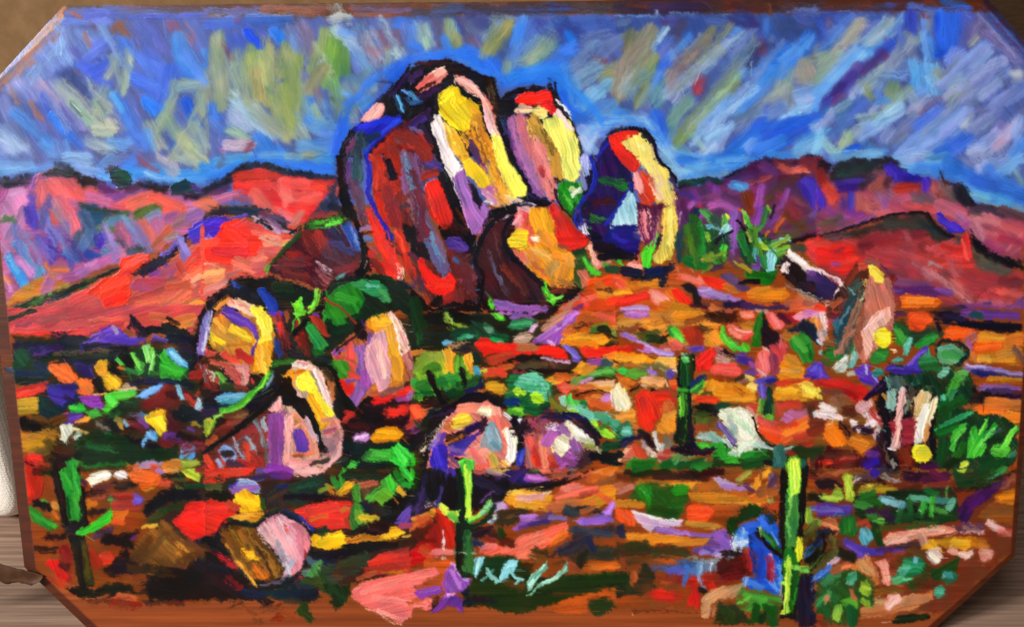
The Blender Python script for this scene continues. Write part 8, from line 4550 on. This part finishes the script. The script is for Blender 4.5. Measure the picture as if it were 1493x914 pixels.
0c0806 18 150 390 200 395 215 415
28902c 30d 310 250 330 440
3ab044 14d 300 230 330 330
100a08 14 355 330 365 440 370 480
38c830 p-25h 330 515 400 480 460 430 480 425 475 465 430 500 350 528
#450 600 2.91
@ground
120c18 p0d 700 270 840 270 850 330 780 370 740 410 700 440
0c0a14 p80d 480 250 600 260 640 300 640 400 560 400 480 380 440 420 430 380 470 320
1c2c10 p0d 690 700 760 640 860 615 930 680 960 760 1100 700 1360 690 1360 740 1140 780 960 840 880 860 800 840 700 820
103614 p0d 700 650 760 620 850 615 900 640 850 690 760 690
5a3a14 30d 830 720 900 740
26300f 40d 980 740 1080 720
14142a 30d 700 790 780 800
@pink_splash
f07068 p-12h 188 765 240 735 290 712 400 690 470 675 540 665 560 690 500 712 430 730 470 760 530 800 520 838 450 830 440 860 400 897 330 870 270 845 215 800
ff8880 24h 230 770 330 735 520 690
f88078 24h 280 790 360 800 500 825
ff9890 14h 300 840 400 875 440 860
d85850 8d 330 770 430 760
b05028 p0d 420 800 470 790 510 800 470 815 430 815
b05028 p0d 460 730 560 705 570 760 500 790 455 770
7a3aa0 p-5h 445 765 500 745 560 738 568 760 540 780 470 792
9050b8 14h 470 765 550 752
8a48b0 p60h 578 700 600 660 622 640 650 690 690 715 670 750 640 770 610 760 590 770
a868c8 24h 610 680 640 740
e0c0f0 6h 615 645 640 690 680 715
6a3090 p-50h 525 850 570 800 620 775 660 800 655 855 630 830 590 820 555 850
@cactus_center
0c2818 18 690 492 750 462 788 400
a8f050 12h 688 464 740 430 772 372
80d0b8 10h 735 440 778 395
e0f850 30h 566 408 584 424
68b840 20h 600 440 632 460
c8ff48 16h 668 230 682 330 684 440
2a6a30 24d 682 500 690 680
#950 600 2.75
@cactus_right
08100a 18 528 240 522 330 520 430 528 540
08100a 18 618 230 612 330 606 430 600 500
3a8034 p88h 540 330 588 330 592 440 576 545 534 545
70b850 8d 556 340 552 500
c0f848 p88h 548 210 560 190 590 190 600 230 595 320 560 345 555 260
d8ff60 12h 576 210 575 310
e0e830 p85h 582 590 585 520 600 505 612 540 604 590 592 605
100c10 14 428 470 462 530 520 578
3a8a38 10h 440 468 500 540
c8e050 5 436 465 440 500
0a0c10 14 690 495 694 555 640 612
4a5028 22d 722 500 730 570 665 640
60903a 12 600 630 650 625
c0f048 p88h 540 680 548 590 560 590 562 680 552 760 556 800 530 812 528 790 540 750
@ground
2858d0 14 618 582 690 505
3a70e0 20h 645 680 720 622
90c0f8 6 650 672 712 630
14142c p88d 590 660 640 645 662 860 590 863
90b8f0 6d 342 490 338 560
a8c8f0 5d 368 465 362 550
70a8f0 5d 480 600 500 720
5a98f0 5d 510 590 515 730
102878 10d 400 500 420 640
a02030 18d 470 590 482 670
1038a0 20d 440 560 430 660
#480 80 2.405
@boulder_main
8a2420 50d 210 320 230 420
c02c1c 50d 180 380 225 560
a82c20 40d 300 300 350 340
6a5070 44d 275 350 320 520 400 740
6a3a40 30d 250 300 300 300
141020 p70h 195 372 215 360 242 420 235 440 210 442
5a98b8 10d 265 355 290 450 325 560
5a90b0 8d 330 560 400 720
7ab0c8 6d 300 480 330 540
140c18 p70d 258 602 305 595 350 690 355 720 310 690 280 650
2020a8 9 215 265 138 345 150 440 140 490 200 610 222 645
2a4858 26d 112 280 100 420
5a3858 18d 88 480 130 590
e84038 20d 140 540 200 660 240 770
f0a890 6d 235 740 255 780
5a2028 40d 470 740 500 830
@boulder_main_face
fff0ec p65h 360 238 385 225 410 310 465 385 442 430 418 408 395 340 370 285
f0b028 26d 440 280 500 400
e09828 34d 540 290 610 470
d89020 24d 500 270 540 370
b87020 8d 530 270 600 430
8a5020 6d 515 260 560 370
503058 p70 488 295 505 298 538 370 526 392 500 345
ffd828 p60h 470 382 500 365 545 410 572 450 540 472 500 432
fff060 p65h 572 282 605 300 640 400 692 458 692 492 640 505 612 450 588 370
e8a840 14d 560 420 610 500
c080b0 16d 540 470 580 520
a868b8 p65h 440 425 470 405 500 470 560 540 560 570 520 630 500 630 470 530
1c1028 p70h 488 450 510 455 538 512 530 545 510 515
f0b0a8 14h 455 90 520 130 560 200 590 285
@boulder_second
0c0a18 36 615 300 640 380 690 470
18142c 26 690 505 765 522
9a6098 20d 640 230 680 350 730 460
c87080 26d 665 220 720 380 765 490
e08080 30d 725 310 765 420 790 500
b88838 36d 720 235 785 330 800 420
6a4a20 14d 748 260 790 345
a03038 14 745 405 755 425
fff478 p75h 752 232 800 215 842 230 872 300 888 420 852 450 822 432 815 350 780 292
f8d8d0 14h 800 205 850 260
@boulder_front
3a1820 p60d 520 720 560 620 590 580 640 580 620 650 660 720 740 800 770 860 600 872 540 860
5a2420 30d 620 740 690 830
5a5068 8d 560 690 600 800
6a3030 16d 580 620 590 700
14101c 18 645 570 612 640 650 720 745 805
0c0a14 16 640 548 570 590 512 710 540 780 530 880
9a60b8 20 590 868 680 895 755 890
#820 160 3.0475
@sky
98d0f8 22s 105 110 190 70 300 40 400 70 460 170 520 270 600 295
b0c8f0 20s 110 180 150 120
@boulder_arch
2a1048 p75d 200 150 240 190 310 310 315 360 260 420 230 500 190 560 130 540 80 500 130 380 160 280 170 200
1a6a28 44d 180 320 270 340
1a7028 40d 130 490 170 500
3a1420 40d 150 420 220 400
2028a8 15 200 150 150 230 152 320 75 440 90 515
2028a0 14 312 330 255 430 190 510
98c8d8 p80 300 368 318 400 330 505 232 515 262 440
b8d8e0 10 300 400 300 490
1a1070 p0d 205 530 260 508 330 515 352 560 335 640 250 615 200 580
2020a0 20 230 560 280 590
140a18 p10d 150 600 200 610 330 645 330 672 200 655
e02820 p40h 208 122 260 95 335 95 340 115 260 140 290 190 345 230 322 282 270 245 218 180
f8e070 p70d 260 142 340 110 392 150 412 220 472 270 500 400 470 420 420 330 370 240 300 190
fff0a0 14d 300 130 370 180
e8c8a0 16d 400 240 450 340
f0a0a0 p80h 320 285 342 280 370 370 345 382 325 335
c03828 p50d 345 270 400 310 422 380 390 430 345 412 370 370
f8d0b0 20d 400 310 440 390
5a2048 p80d 330 445 440 445 445 520 400 640 360 570
d88088 18d 360 460 378 560
4a1838 13 355 442 420 436 472 425
e8c858 p85h 460 440 500 420 518 520 502 620 445 688 408 680 440 590 455 520
f0d870 20 485 450 480 600
50d830 p-70h 360 650 385 620 420 548 430 556 405 640 395 705 365 700
0c0814 14 200 112 260 86 350 88 408 150 420 210 480 270 512 330
#480 80 2.405
@boulder_main
7a2420 44d 250 285 300 300 340 350
6a2424 44d 230 560 250 500
5a2830 40d 290 420 340 640
7a2a28 40d 200 470 240 590
6a88a0 8d 280 420 300 470
4a80a8 8d 350 640 380 700
d82820 p70h 345 450 375 440 400 470 435 570 425 600 385 595 355 530
5a2028 30d 450 690 500 720
#450 600 2.91
@ground
2a1c3c 30d 500 280 480 420
3a2a70 20d 560 330 540 400
3a2a60 20d 480 330 440 420
4a3890 18 440 400 390 462
1c1830 40d 720 300 800 330
3a2860 16d 800 290 830 260
5a3a80 14d 740 380 780 350
#0 600 2.91
@ground
7a4a1c p40d 560 590 640 490 760 500 860 590 800 650 640 660
8a5a22 26d 640 520 760 640
b07828 10d 700 540 780 630
5a3414 30d 600 600 700 650
c88a30 14d 760 560 830 610
@boulder_heart
e0a8b4 40s 1170 480 1240 600
e8b8c4 24d 1180 460 1230 560
c07080 16d 1290 480 1300 580
#0 0 1
@sky
281830 13 1441 2 1490 55 1539 108
4a2a24 5d 1446 2 1500 62
5a3a5a 5d 1432 12 1500 86
c87038 8d 3 117 92 13
d88850 4d 5 122 90 20
7a78b8 4d 10 106 80 26
8a8a70 13d 1060 40 985 130
7a8a90 13d 1100 60 1000 190
98a8c0 10d 1080 50 975 140
6a88b8 12d 1140 60 1060 170
5a98e8 15d 1180 55 1080 160
4a88e8 13d 1160 90 1090 150
88a878 8d 1075 110 990 210
a0c8f0 10d 1100 130 1010 210
6ab0f0 13d 1250 75 1195 140
98b8d8 11d 1290 30 1225 90
b0a890 13d 1255 35 1215 75
9098d0 13d 1440 70 1370 130
8088c0 11d 1460 90 1390 160
b0b8e8 11d 1450 85 1400 130
7a80b8 11d 1480 130 1420 190
88a0e0 15d 1400 160 1320 220
2a78f0 14d 508 152 560 106 620 84 700 82 735 122
1a6af0 14d 502 165 490 230
2a88f8 18d 748 112 800 106 850 150 872 175
2a70e8 14d 1090 190 1150 180 1190 170
98a0a0 9d 130 120 180 190
b8b898 11d 95 120 150 180
8a98d0 9d 60 130 100 190
4a78e0 11d 180 60 240 140
5a90f0 11d 260 70 300 120
a0b090 11d 250 150 230 200
a8a870 13d 390 60 400 130
7a90c8 9d 150 40 190 100
5a68b8 9d 210 40 240 90
38509c 9d 780 40 820 60
8a8c70 12d 950 60 925 120
98986c 12d 720 40 708 80
@mountain_left
6a70b8 13d 60 310 80 350
5a58a8 13d 90 330 110 370
7a80c0 10d 40 340 60 380
4a4a98 11d 75 290 60 330
8a78b8 11d 150 330 170 370
3a5a80 13d 120 310 140 350
5a6aa8 10d 20 330 30 370
403080 8d 100 350 120 380
7a6aa0 10d 200 330 220 365
#820 160 3.0475
@boulder_arch
a8d4e4 p80 300 360 326 400 336 510 222 518 258 432
c0e0ea 10 302 400 300 500
2a1a70 10 222 522 330 518
b06070 16d 348 455 352 560
7a4a78 14d 425 500 400 600
e8b0a0 16d 395 455 400 540
c88a60 12d 445 450 430 560
@yucca_left
3a6a1c 28d 560 520 600 680
2a4a1c 28d 660 600 700 660
6a8a24 22d 640 665 720 640
1c4a20 24d 590 480 600 600
@yucca_right
4a7a24 24d 850 540 880 640
2a5a20 28d 800 560 830 670
7a9a30 14d 940 605 1000 580
3a7a28 20d 900 590 960 660
#1000 380 2.856
@peak_right
8a5a50 26d 660 330 720 180
9a6a58 20d 640 380 690 300
#0 600 2.91
@boulder_heart
101418 9 905 600 935 520 970 468 1080 488 1110 458 1185 430 1270 468 1322 520 1315 610 1270 690 1200 742 1110 752
@ground
5a3414 40s 600 640 700 520
4a2a12 30s 760 640 850 600
#0 0 1
@sky
a0a478 20s 345 80 360 150
98a070 22s 420 80 440 170
a0a880 22s 318 60 326 150
a8ac88 20s 290 165 255 230
98a088 18s 370 170 400 190
8c98a8 16s 1130 120 1080 190
98a4b8 16s 1330 60 1280 120
a0a8c0 14s 1420 130 1350 190
#1000 380 2.856
@boulder_white
c8dcc0 24d 200 640 270 720
a8c4b0 20s 180 700 210 740
d8e8d0 18d 230 780 280 740
b0c8b8 16s 290 730 330 770
#0 600 2.91
@ground
4a2a14 40s 570 620 640 540
2a1a10 40d 560 660 720 690
6a3818 30s 800 560 860 600
@boulder_heart
6a4418 30d 960 520 1060 660
8a5a20 12d 1060 500 1180 680
#0 0 1
@sky
2a80f8 10d 880 178 930 182 965 205
2a78f0 12d 300 268 360 240 400 232 480 250
3a90f8 9d 120 262 170 272 250 274
3a88f0 10d 1000 262 1080 238 1150 228
"""

# ---------------------------------------------------------------- materials
def oil_paint():
    m, ns, ln, b = mat_new('oil_paint')
    a = node(ns, 'ShaderNodeAttribute', attribute_name='pigment')
    ln.new(a.outputs['Color'], b.inputs['Base Color'])
    tc = node(ns, 'ShaderNodeTexCoord')
    n1 = node(ns, 'ShaderNodeTexNoise', Scale=38.0, Detail=4.0)
    ln.new(tc.outputs['Object'], n1.inputs['Vector'])
    mr = node(ns, 'ShaderNodeMapRange'); mr.inputs[1].default_value = .35; mr.inputs[2].default_value = .65
    mr.inputs[3].default_value = .26; mr.inputs[4].default_value = .46
    ln.new(n1.outputs['Fac'], mr.inputs[0]); ln.new(mr.outputs[0], b.inputs['Roughness'])
    b.inputs['Specular IOR Level'].default_value = .27
    n2 = node(ns, 'ShaderNodeTexNoise', Scale=1500.0, Detail=2.0)
    ln.new(tc.outputs['Object'], n2.inputs['Vector'])
    bp = node(ns, 'ShaderNodeBump', Strength=.25, Distance=.0002)
    ln.new(n2.outputs['Fac'], bp.inputs['Height']); ln.new(bp.outputs[0], b.inputs['Normal'])
    return m
def stained_wood():
    m, ns, ln, b = mat_new('stained_wood')
    a = node(ns, 'ShaderNodeAttribute', attribute_name='pigment')
    tc = node(ns, 'ShaderNodeTexCoord')
    mp = node(ns, 'ShaderNodeMapping'); mp.inputs['Scale'].default_value = (6, 120, 160)
    ln.new(tc.outputs['Object'], mp.inputs[0])
    n1 = node(ns, 'ShaderNodeTexNoise', Scale=2.0, Detail=6.0, Roughness=.6)
    ln.new(mp.outputs[0], n1.inputs['Vector'])
    cr = node(ns, 'ShaderNodeValToRGB')
    cr.color_ramp.elements[0].position = .3; cr.color_ramp.elements[0].color = (.62, .58, .55, 1)
    cr.color_ramp.elements[1].position = .7; cr.color_ramp.elements[1].color = (1, 1, 1, 1)
    ln.new(n1.outputs['Fac'], cr.inputs[0])
    mx = node(ns, 'ShaderNodeMix', data_type='RGBA', blend_type='MULTIPLY'); mx.inputs[0].default_value = 1
    ln.new(a.outputs['Color'], mx.inputs[6]); ln.new(cr.outputs[0], mx.inputs[7])
    ln.new(mx.outputs[2], b.inputs['Base Color'])
    b.inputs['Roughness'].default_value = .5; b.inputs['Specular IOR Level'].default_value = .3
    bp = node(ns, 'ShaderNodeBump', Strength=.15, Distance=.0004)
    ln.new(n1.outputs['Fac'], bp.inputs['Height']); ln.new(bp.outputs[0], b.inputs['Normal'])
    return m
def noise_mat(name, c0, c1, scale, stretch=(1, 1, 1), rough=.8, bump=.2, dist=.001, p0=.35, p1=.65, detail=6.0):
    m, ns, ln, b = mat_new(name)
    tc = node(ns, 'ShaderNodeTexCoord'); mp = node(ns, 'ShaderNodeMapping')
    mp.inputs['Scale'].default_value = stretch
    ln.new(tc.outputs['Object'], mp.inputs[0])
    n1 = node(ns, 'ShaderNodeTexNoise', Scale=scale, Detail=detail, Roughness=.6)
    ln.new(mp.outputs[0], n1.inputs['Vector'])
    cr = node(ns, 'ShaderNodeValToRGB')
    cr.color_ramp.elements[0].position = p0; cr.color_ramp.elements[0].color = (*c0, 1)
    cr.color_ramp.elements[1].position = p1; cr.color_ramp.elements[1].color = (*c1, 1)
    ln.new(n1.outputs['Fac'], cr.inputs[0]); ln.new(cr.outputs[0], b.inputs['Base Color'])
    b.inputs['Roughness'].default_value = rough; b.inputs['Specular IOR Level'].default_value = .2
    bp = node(ns, 'ShaderNodeBump', Strength=bump, Distance=dist)
    ln.new(n1.outputs['Fac'], bp.inputs['Height']); ln.new(bp.outputs[0], b.inputs['Normal'])
    return m
PAINT = oil_paint(); WOOD = stained_wood()
CARD = noise_mat('cardboard', (.19, .102, .042), (.245, .137, .06), 60, (1, 1, 1), .85, .15, .0006)
SHADECARD = noise_mat('shaded_cardboard', (.030, .015, .006), (.048, .024, .009), 60, (1, 1, 6), .85, .15, .0006)  # darkened cardboard tone, the shade of the right corner is in the colour
FLOORM = noise_mat('grey_oak', (.125, .07, .046), (.33, .215, .155), 3.0, (1.6, 70, 40), .55, .25, .0008, .3, .7)
KRAFT = noise_mat('kraft_paper', (.06, .024, .010), (.105, .044, .019), 90, (1, 1, 1), .7, .3, .0008)

# ---------------------------------------------------------------- surface and backdrop
def grid_sheet(name, fn, nu, nv):
    co = []; q = []
    for j in range(nv + 1):
        for i in range(nu + 1): co.append(fn(i / nu, j / nv))
    for j in range(nv):
        for i in range(nu):
            a = j * (nu + 1) + i; q.append((a, a + 1, a + nu + 2, a + nu + 1))
    return mesh_np(name, np.array([tuple(c) for c in co]), np.array(q))
fl = obj('floor', grid_sheet('floor', lambda u, v: (-1.6 + 3.2 * u, -1.2 + 2.2 * v, 0.0), 4, 4), FLOORM)
tag(fl, 'grey brown wooden floor under the painting', kind='structure')

# brown cardboard behind the panel: two slightly bowed sheets with real thickness, the right one added further back, shade put into its dark colour
def card_sheet(name, x0, x1, y0, lean, top):
    bm = bmesh.new(); nu, nv = 20, 10; rows = []
    for k in (0, 1):
        g = []
        for j in range(nv + 1):
            r = []
            for i in range(nu + 1):
                u, v = i / nu, j / nv
                x = x0 + (x1 - x0) * u
                y = y0 + lean * v + .012 * math.sin(x * 5.1 + .6) * v + .006 * k
                r.append(bm.verts.new((x, y, .002 + top * v)))
            g.append(r)
        rows.append(g)
    for k in (0, 1):
        for j in range(nv):
            for i in range(nu):
                g = rows[k]; f = (g[j][i], g[j][i + 1], g[j + 1][i + 1], g[j + 1][i])
                bm.faces.new(f if k == 0 else f[::-1])
    for i in range(nu):
        for j in (0, nv):
            f = (rows[0][j][i], rows[1][j][i], rows[1][j][i + 1], rows[0][j][i + 1]); bm.faces.new(f)
    for j in range(nv):
        for i in (0, nu):
            bm.faces.new((rows[0][j][i], rows[0][j + 1][i], rows[1][j + 1][i], rows[1][j][i]))
    bmesh.ops.recalc_face_normals(bm, faces=bm.faces)
    me = bpy.data.meshes.new(name); bm.to_mesh(me); bm.free()
    for p in me.polygons: p.use_smooth = True
    return me
CY = .40
xr = ray_to_depth(945, 4, CY + .02).x
cs = obj('cardboard_sheet', card_sheet('cardboard_sheet', -1.15, xr, CY, .03, .95), CARD)
tag(cs, 'plain tan cardboard sheet standing behind the upper left of the painted panel', 'cardboard')
cs = obj('cardboard_sheet', card_sheet('cardboard_sheet', xr - .12, 1.25, CY + .16, .03, .95), SHADECARD)
tag(cs, 'added brown sheet, coloured dark for the unlit corner behind the upper right of the panel', 'cardboard')

# ---------------------------------------------------------------- white woven cushion at the left
def cushion_mat():
    m, ns, ln, b = mat_new('white_weave')
    tc = node(ns, 'ShaderNodeTexCoord')
    vo = node(ns, 'ShaderNodeTexVoronoi', Scale=420.0, Randomness=.35); ln.new(tc.outputs['Object'], vo.inputs['Vector'])
    n1 = node(ns, 'ShaderNodeTexNoise', Scale=30.0, Detail=5.0); ln.new(tc.outputs['Object'], n1.inputs['Vector'])
    cr = node(ns, 'ShaderNodeValToRGB')
    cr.color_ramp.elements[0].position = .1; cr.color_ramp.elements[0].color = (.88, .84, .76, 1)
    cr.color_ramp.elements[1].position = .55; cr.color_ramp.elements[1].color = (.78, .72, .63, 1)
    ln.new(vo.outputs['Distance'], cr.inputs[0]); ln.new(cr.outputs[0], b.inputs['Base Color'])
    b.inputs['Roughness'].default_value = .95; b.inputs['Specular IOR Level'].default_value = .1
    bp = node(ns, 'ShaderNodeBump', Strength=.45, Distance=.0008); bp.invert = True
    ln.new(vo.outputs['Distance'], bp.inputs['Height'])
    bp2 = node(ns, 'ShaderNodeBump', Strength=.12, Distance=.003)
    ln.new(n1.outputs['Fac'], bp2.inputs['Height']); ln.new(bp.outputs[0], bp2.inputs['Normal'])
    ln.new(bp2.outputs[0], b.inputs['Normal'])
    return m
def cushion():
    cy = ray_to_floor(0, 784).y + .030
    right = ray_to_depth(25, 690, cy - .02).x
    low = .0
    W, Hc, T = .30, .36, .085
    cx = right - W / 2 + .004; cz = low + Hc / 2
    bm = bmesh.new(); n = 40; front = {}; back = {}
    def se(a, e): return math.copysign(abs(a) ** e, a)
    rings = []
    for k in range(0, n // 2 + 1):
        ph = -math.pi / 2 + math.pi * k / (n // 2)
        r = []
        for i in range(2 * n):
            th = 2 * math.pi * i / (2 * n)
            cr_ = se(math.cos(ph), .12)
            x = cr_ * se(math.cos(th), .3) * W / 2; z = cr_ * se(math.sin(th), .3) * Hc / 2
            y = se(math.sin(ph), .32) * T / 2
            wv = .004 * mnoise.noise((x * 9, z * 9, y * 9 + 3))
            r.append(bm.verts.new((x + wv, y + wv, z + wv)))
        rings.append(r)
    for a, b_ in zip(rings, rings[1:]):
        for i in range(2 * n):
            j = (i + 1) % (2 * n)
            bm.faces.new((a[i], a[j], b_[j], b_[i]))
    bmesh.ops.remove_doubles(bm, verts=bm.verts, dist=1e-5)
    bmesh.ops.recalc_face_normals(bm, faces=bm.faces)
    me = bpy.data.meshes.new('cushion'); bm.to_mesh(me); bm.free()
    for p in me.polygons: p.use_smooth = True
    o = obj('cushion', me, cushion_mat())
    a = .38; o.rotation_euler = (0, 0, -a)      # turned a little to the left
    o.location = (right - W / 2 * math.cos(a) + T / 2 * math.sin(a) + .004, cy + W / 2 * math.sin(a), cz + .004)
    tag(o, 'off-white woven cushion standing at the left behind the painting', 'cushion')
cushion()

# ---------------------------------------------------------------- torn kraft paper at the lower left corner
def paper_strip():
    top = [(-150, 770), (-80, 792), (-30, 808), (0, 816), (20, 823), (38, 828), (52, 832), (66, 838)]
    bot = [(-150, 862), (-80, 852), (-30, 843), (0, 845), (12, 849), (30, 846), (50, 850), (63, 843)]
    bm = bmesh.new(); F = []; B = []
    nv = 6
    def lerp(p, q, t): return (p[0] + (q[0] - p[0]) * t, p[1] + (q[1] - p[1]) * t)
    def along(L, u):
        s = u * (len(L) - 1); i = min(int(s), len(L) - 2); return lerp(L[i], L[i + 1], s - i)
    nu = 42
    for k, G in ((0, F), (1, B)):
        for i in range(nu + 1):
            u = i / nu; a = along(top, u); b_ = along(bot, u); col = []
            for j in range(nv + 1):
                v = j / nv
                p = lerp(a, b_, v)
                e = 1.6 * mnoise.noise((p[0] * .16, j * 2.0, 5.0)) * (1.2 if j == nv else .5)
                P = Vector(ray_to_panel([p[0]], [p[1] + e])[0])
                lift = .0022 + .0035 * math.sin(v * 2.6 + u * 4) * .5 + .004 * (1 - u) * math.sin(v * 3.1)
                if j == nv: lift += .0012
                P += PN * (lift + .0006 * (1 - k))
                col.append(bm.verts.new(P))
            G.append(col)
    for i in range(nu):
        for j in range(nv):
            bm.faces.new((F[i][j], F[i][j + 1], F[i + 1][j + 1], F[i + 1][j]))
            bm.faces.new((B[i][j], B[i + 1][j], B[i + 1][j + 1], B[i][j + 1]))
    for i in range(nu):
        for j in (0, nv): bm.faces.new((F[i][j], F[i + 1][j], B[i + 1][j], B[i][j]))
    for j in range(nv):
        for i in (0, nu): bm.faces.new((F[i][j], F[i][j + 1], B[i][j + 1], B[i][j]))
    bmesh.ops.recalc_face_normals(bm, faces=bm.faces)
    me = bpy.data.meshes.new('paper_scrap'); bm.to_mesh(me); bm.free()
    for p in me.polygons: p.use_smooth = True
    o = obj('paper_scrap', me, KRAFT)
    tag(o, 'torn strip of dark brown kraft paper at the lower left corner of the panel', 'paper')
paper_strip()

# ---------------------------------------------------------------- the painting
def lin(c): return np.where(c <= .04045, c / 12.92, ((np.maximum(c, 0) + .055) / 1.055) ** 2.4)
def build_painting():
    R = paint(STROKES)
    X, Y, own, part = R['X'], R['Y'], R['own'], R['part']
    root = bpy.data.objects.new('painting', None); COL.objects.link(root)
    root.empty_display_size = .05
    tag(root, 'oil painting of bright desert boulders and cacti on a wooden panel with cut corners', 'painting')
    sdo = poly_sd(X, Y, OUTER)
    XX, YY = X.copy(), Y.copy()
    # bring the outermost samples onto the outline
    near = (sdo < 0) & (sdo > -2.2)
    qx, qy = XX[near], YY[near]; bd = np.full(qx.shape, 1e9); nx, ny = qx.copy(), qy.copy()
    for i in range(len(OUTER)):
        x0, y0 = OUTER[i]; x1, y1 = OUTER[(i + 1) % len(OUTER)]
        ex, ey = x1 - x0, y1 - y0
        t = np.clip(((qx - x0) * ex + (qy - y0) * ey) / (ex * ex + ey * ey), 0, 1)
        ax, ay = x0 + t * ex, y0 + t * ey; d = (qx - ax) ** 2 + (qy - ay) ** 2
        m = d < bd; bd[m] = d[m]; nx[m] = ax[m]; ny[m] = ay[m]
    XX[near], YY[near] = nx, ny
    def bevel(sd): return np.minimum(sd, 0) * .14
    H = R['H'] * .85 + bevel(np.minimum(R['sdi'], 0)) * 1.0
    P = ray_to_panel(XX.ravel(), YY.ravel()) + np.outer(H.ravel() * UNIT, np.array(PN))
    Cl = (lin(np.clip(R['C'], 0, 1)) * ALB).reshape(-1, 3)
    Cl = np.clip(Cl, .003, .92)
    ok = (sdo > -2.2)
    cell = ok[:-1, :-1] & ok[1:, :-1] & ok[:-1, 1:] & ok[1:, 1:]
    cell &= (sdo[:-1, :-1] > 0) | (sdo[1:, :-1] > 0) | (sdo[:-1, 1:] > 0) | (sdo[1:, 1:] > 0)
    ii = np.arange(GH * GW).reshape(GH, GW)
    quads = np.stack([ii[:-1, :-1], ii[1:, :-1], ii[1:, 1:], ii[:-1, 1:]], -1)[cell]
    co = own[:-1, :-1][cell]; cp = part[:-1, :-1][cell].astype(np.int64)
    # strokes that show as one clear patch become pieces of their own, the largest ones first
    cnt = np.bincount(co[co >= 0], minlength=len(R['strokes']) + 1)
    big = [s for s in np.argsort(-cnt)[:420] if cnt[s] > 60]
    meta = {t[1]: t for t in R['strokes']}
    big = [s for s in big if cnt[s] < 9000 and meta[s][2] != 'signature'][:300]
    isbig = np.zeros(len(cnt), np.int64) - 1
    for n, s in enumerate(big): isbig[s] = n
    # a stroke keeps only its largest connected patch, scraps stay with the painted thing
    keep = np.ones(co.shape, bool); cellmap = np.full(cell.shape, -1, np.int64); cellmap[cell] = np.arange(len(co))
    omap = np.where(cell, own[:-1, :-1], -1)
    for s in big:
        xy = meta[s][7]; pad = 6 if meta[s][3] else meta[s][4] / 2 + 6
        a0 = max(int((xy[:, 1].min() - pad + OY) * KS), 0); a1 = int((xy[:, 1].max() + pad + OY) * KS) + 2
        b0 = max(int((xy[:, 0].min() - pad + OX) * KS), 0); b1 = int((xy[:, 0].max() + pad + OX) * KS) + 2
        m = omap[a0:a1, b0:b1] == s; left = m.copy(); best = None; bn = 0
        while left.sum() > bn:
            sy, sx = np.argwhere(left)[0]
            cur = np.zeros_like(m); cur[sy, sx] = True; n0 = 0; n1 = 1
            while n1 != n0:
                n0 = n1
                for _ in range(4):
                    g = cur.copy(); g[1:] |= cur[:-1]; g[:-1] |= cur[1:]; g[:, 1:] |= cur[:, :-1]; g[:, :-1] |= cur[:, 1:]
                    cur = g & m
                n1 = int(cur.sum())
            left &= ~cur
            if n1 > bn: best, bn = cur, n1
        lost = cellmap[a0:a1, b0:b1][m & ~best]; keep[lost[lost >= 0]] = False
    gid = np.where(keep & (co >= 0) & (isbig[co] >= 0), 1000 + isbig[co], cp)
    order = np.argsort(gid, kind='stable'); gs = gid[order]
    cuts = np.flatnonzero(np.diff(gs)) + 1
    groups = {int(gs[a[0]]): order[a[0]:a[-1] + 1] for a in np.split(np.arange(len(gs)), cuts)}
    def piece(name, idx, mat, parent):
        q = quads[idx]; u, inv = np.unique(q, return_inverse=True)
        return obj(name, mesh_np(name, P[u], inv.reshape(-1, 4), Cl[u]), mat, parent)
    panel = piece('wooden_panel', groups[-1], WOOD, root)
    tag(panel, 'brown stained wooden panel with bevelled rim, bare along the lower edge')
    objs = {}
    for pid, key in enumerate(PKEYS):
        if pid not in groups: continue
        o = piece(PARTS[key][1], groups[pid], PAINT, root)
        o['label'] = PARTS[key][2]; objs[pid] = o
    for n, s in enumerate(big):
        g = 1000 + n
        if g not in groups: continue
        pid = PKEYS.index(meta[s][2])
        piece('brush_stroke', groups[g], PAINT, objs.get(pid, root))
    # the panel's edge and back
    ring = []
    for i in range(len(OUTER)):
        a = np.array(OUTER[i], float); b = np.array(OUTER[(i + 1) % len(OUTER)], float)
        k = max(int(np.hypot(*(b - a)) / 10), 1)
        for j in range(k): ring.append(a + (b - a) * j / k)
    ring = np.array(ring)
    hz = bevel(poly_sd(ring[:, 0], ring[:, 1], INNER))
    base = ray_to_panel(ring[:, 0], ring[:, 1])
    f = base + np.outer(hz * UNIT, np.array(PN)); bk = base - np.outer(np.full(len(ring), .019), np.array(PN))
    n = len(ring); co_ = np.vstack([f, bk, bk.mean(0)[None]])
    q = [(i, (i + 1) % n, n + (i + 1) % n, n + i) for i in range(n)]
    me = bpy.data.meshes.new('panel_edge')
    me.from_pydata(co_.tolist(), [], q + [(n + i, n + (i + 1) % n, 2 * n) for i in range(n)])
    at = me.attributes.new('pigment', 'FLOAT_COLOR', 'POINT')
    at.data.foreach_set('color', np.tile((.13, .045, .016, 1), len(co_)).astype(np.float32))
    bm = bmesh.new(); bm.from_mesh(me); bmesh.ops.recalc_face_normals(bm, faces=bm.faces); bm.to_mesh(me); bm.free()
    obj('panel_edge', me, WOOD, root)
ALB = .88
build_painting()
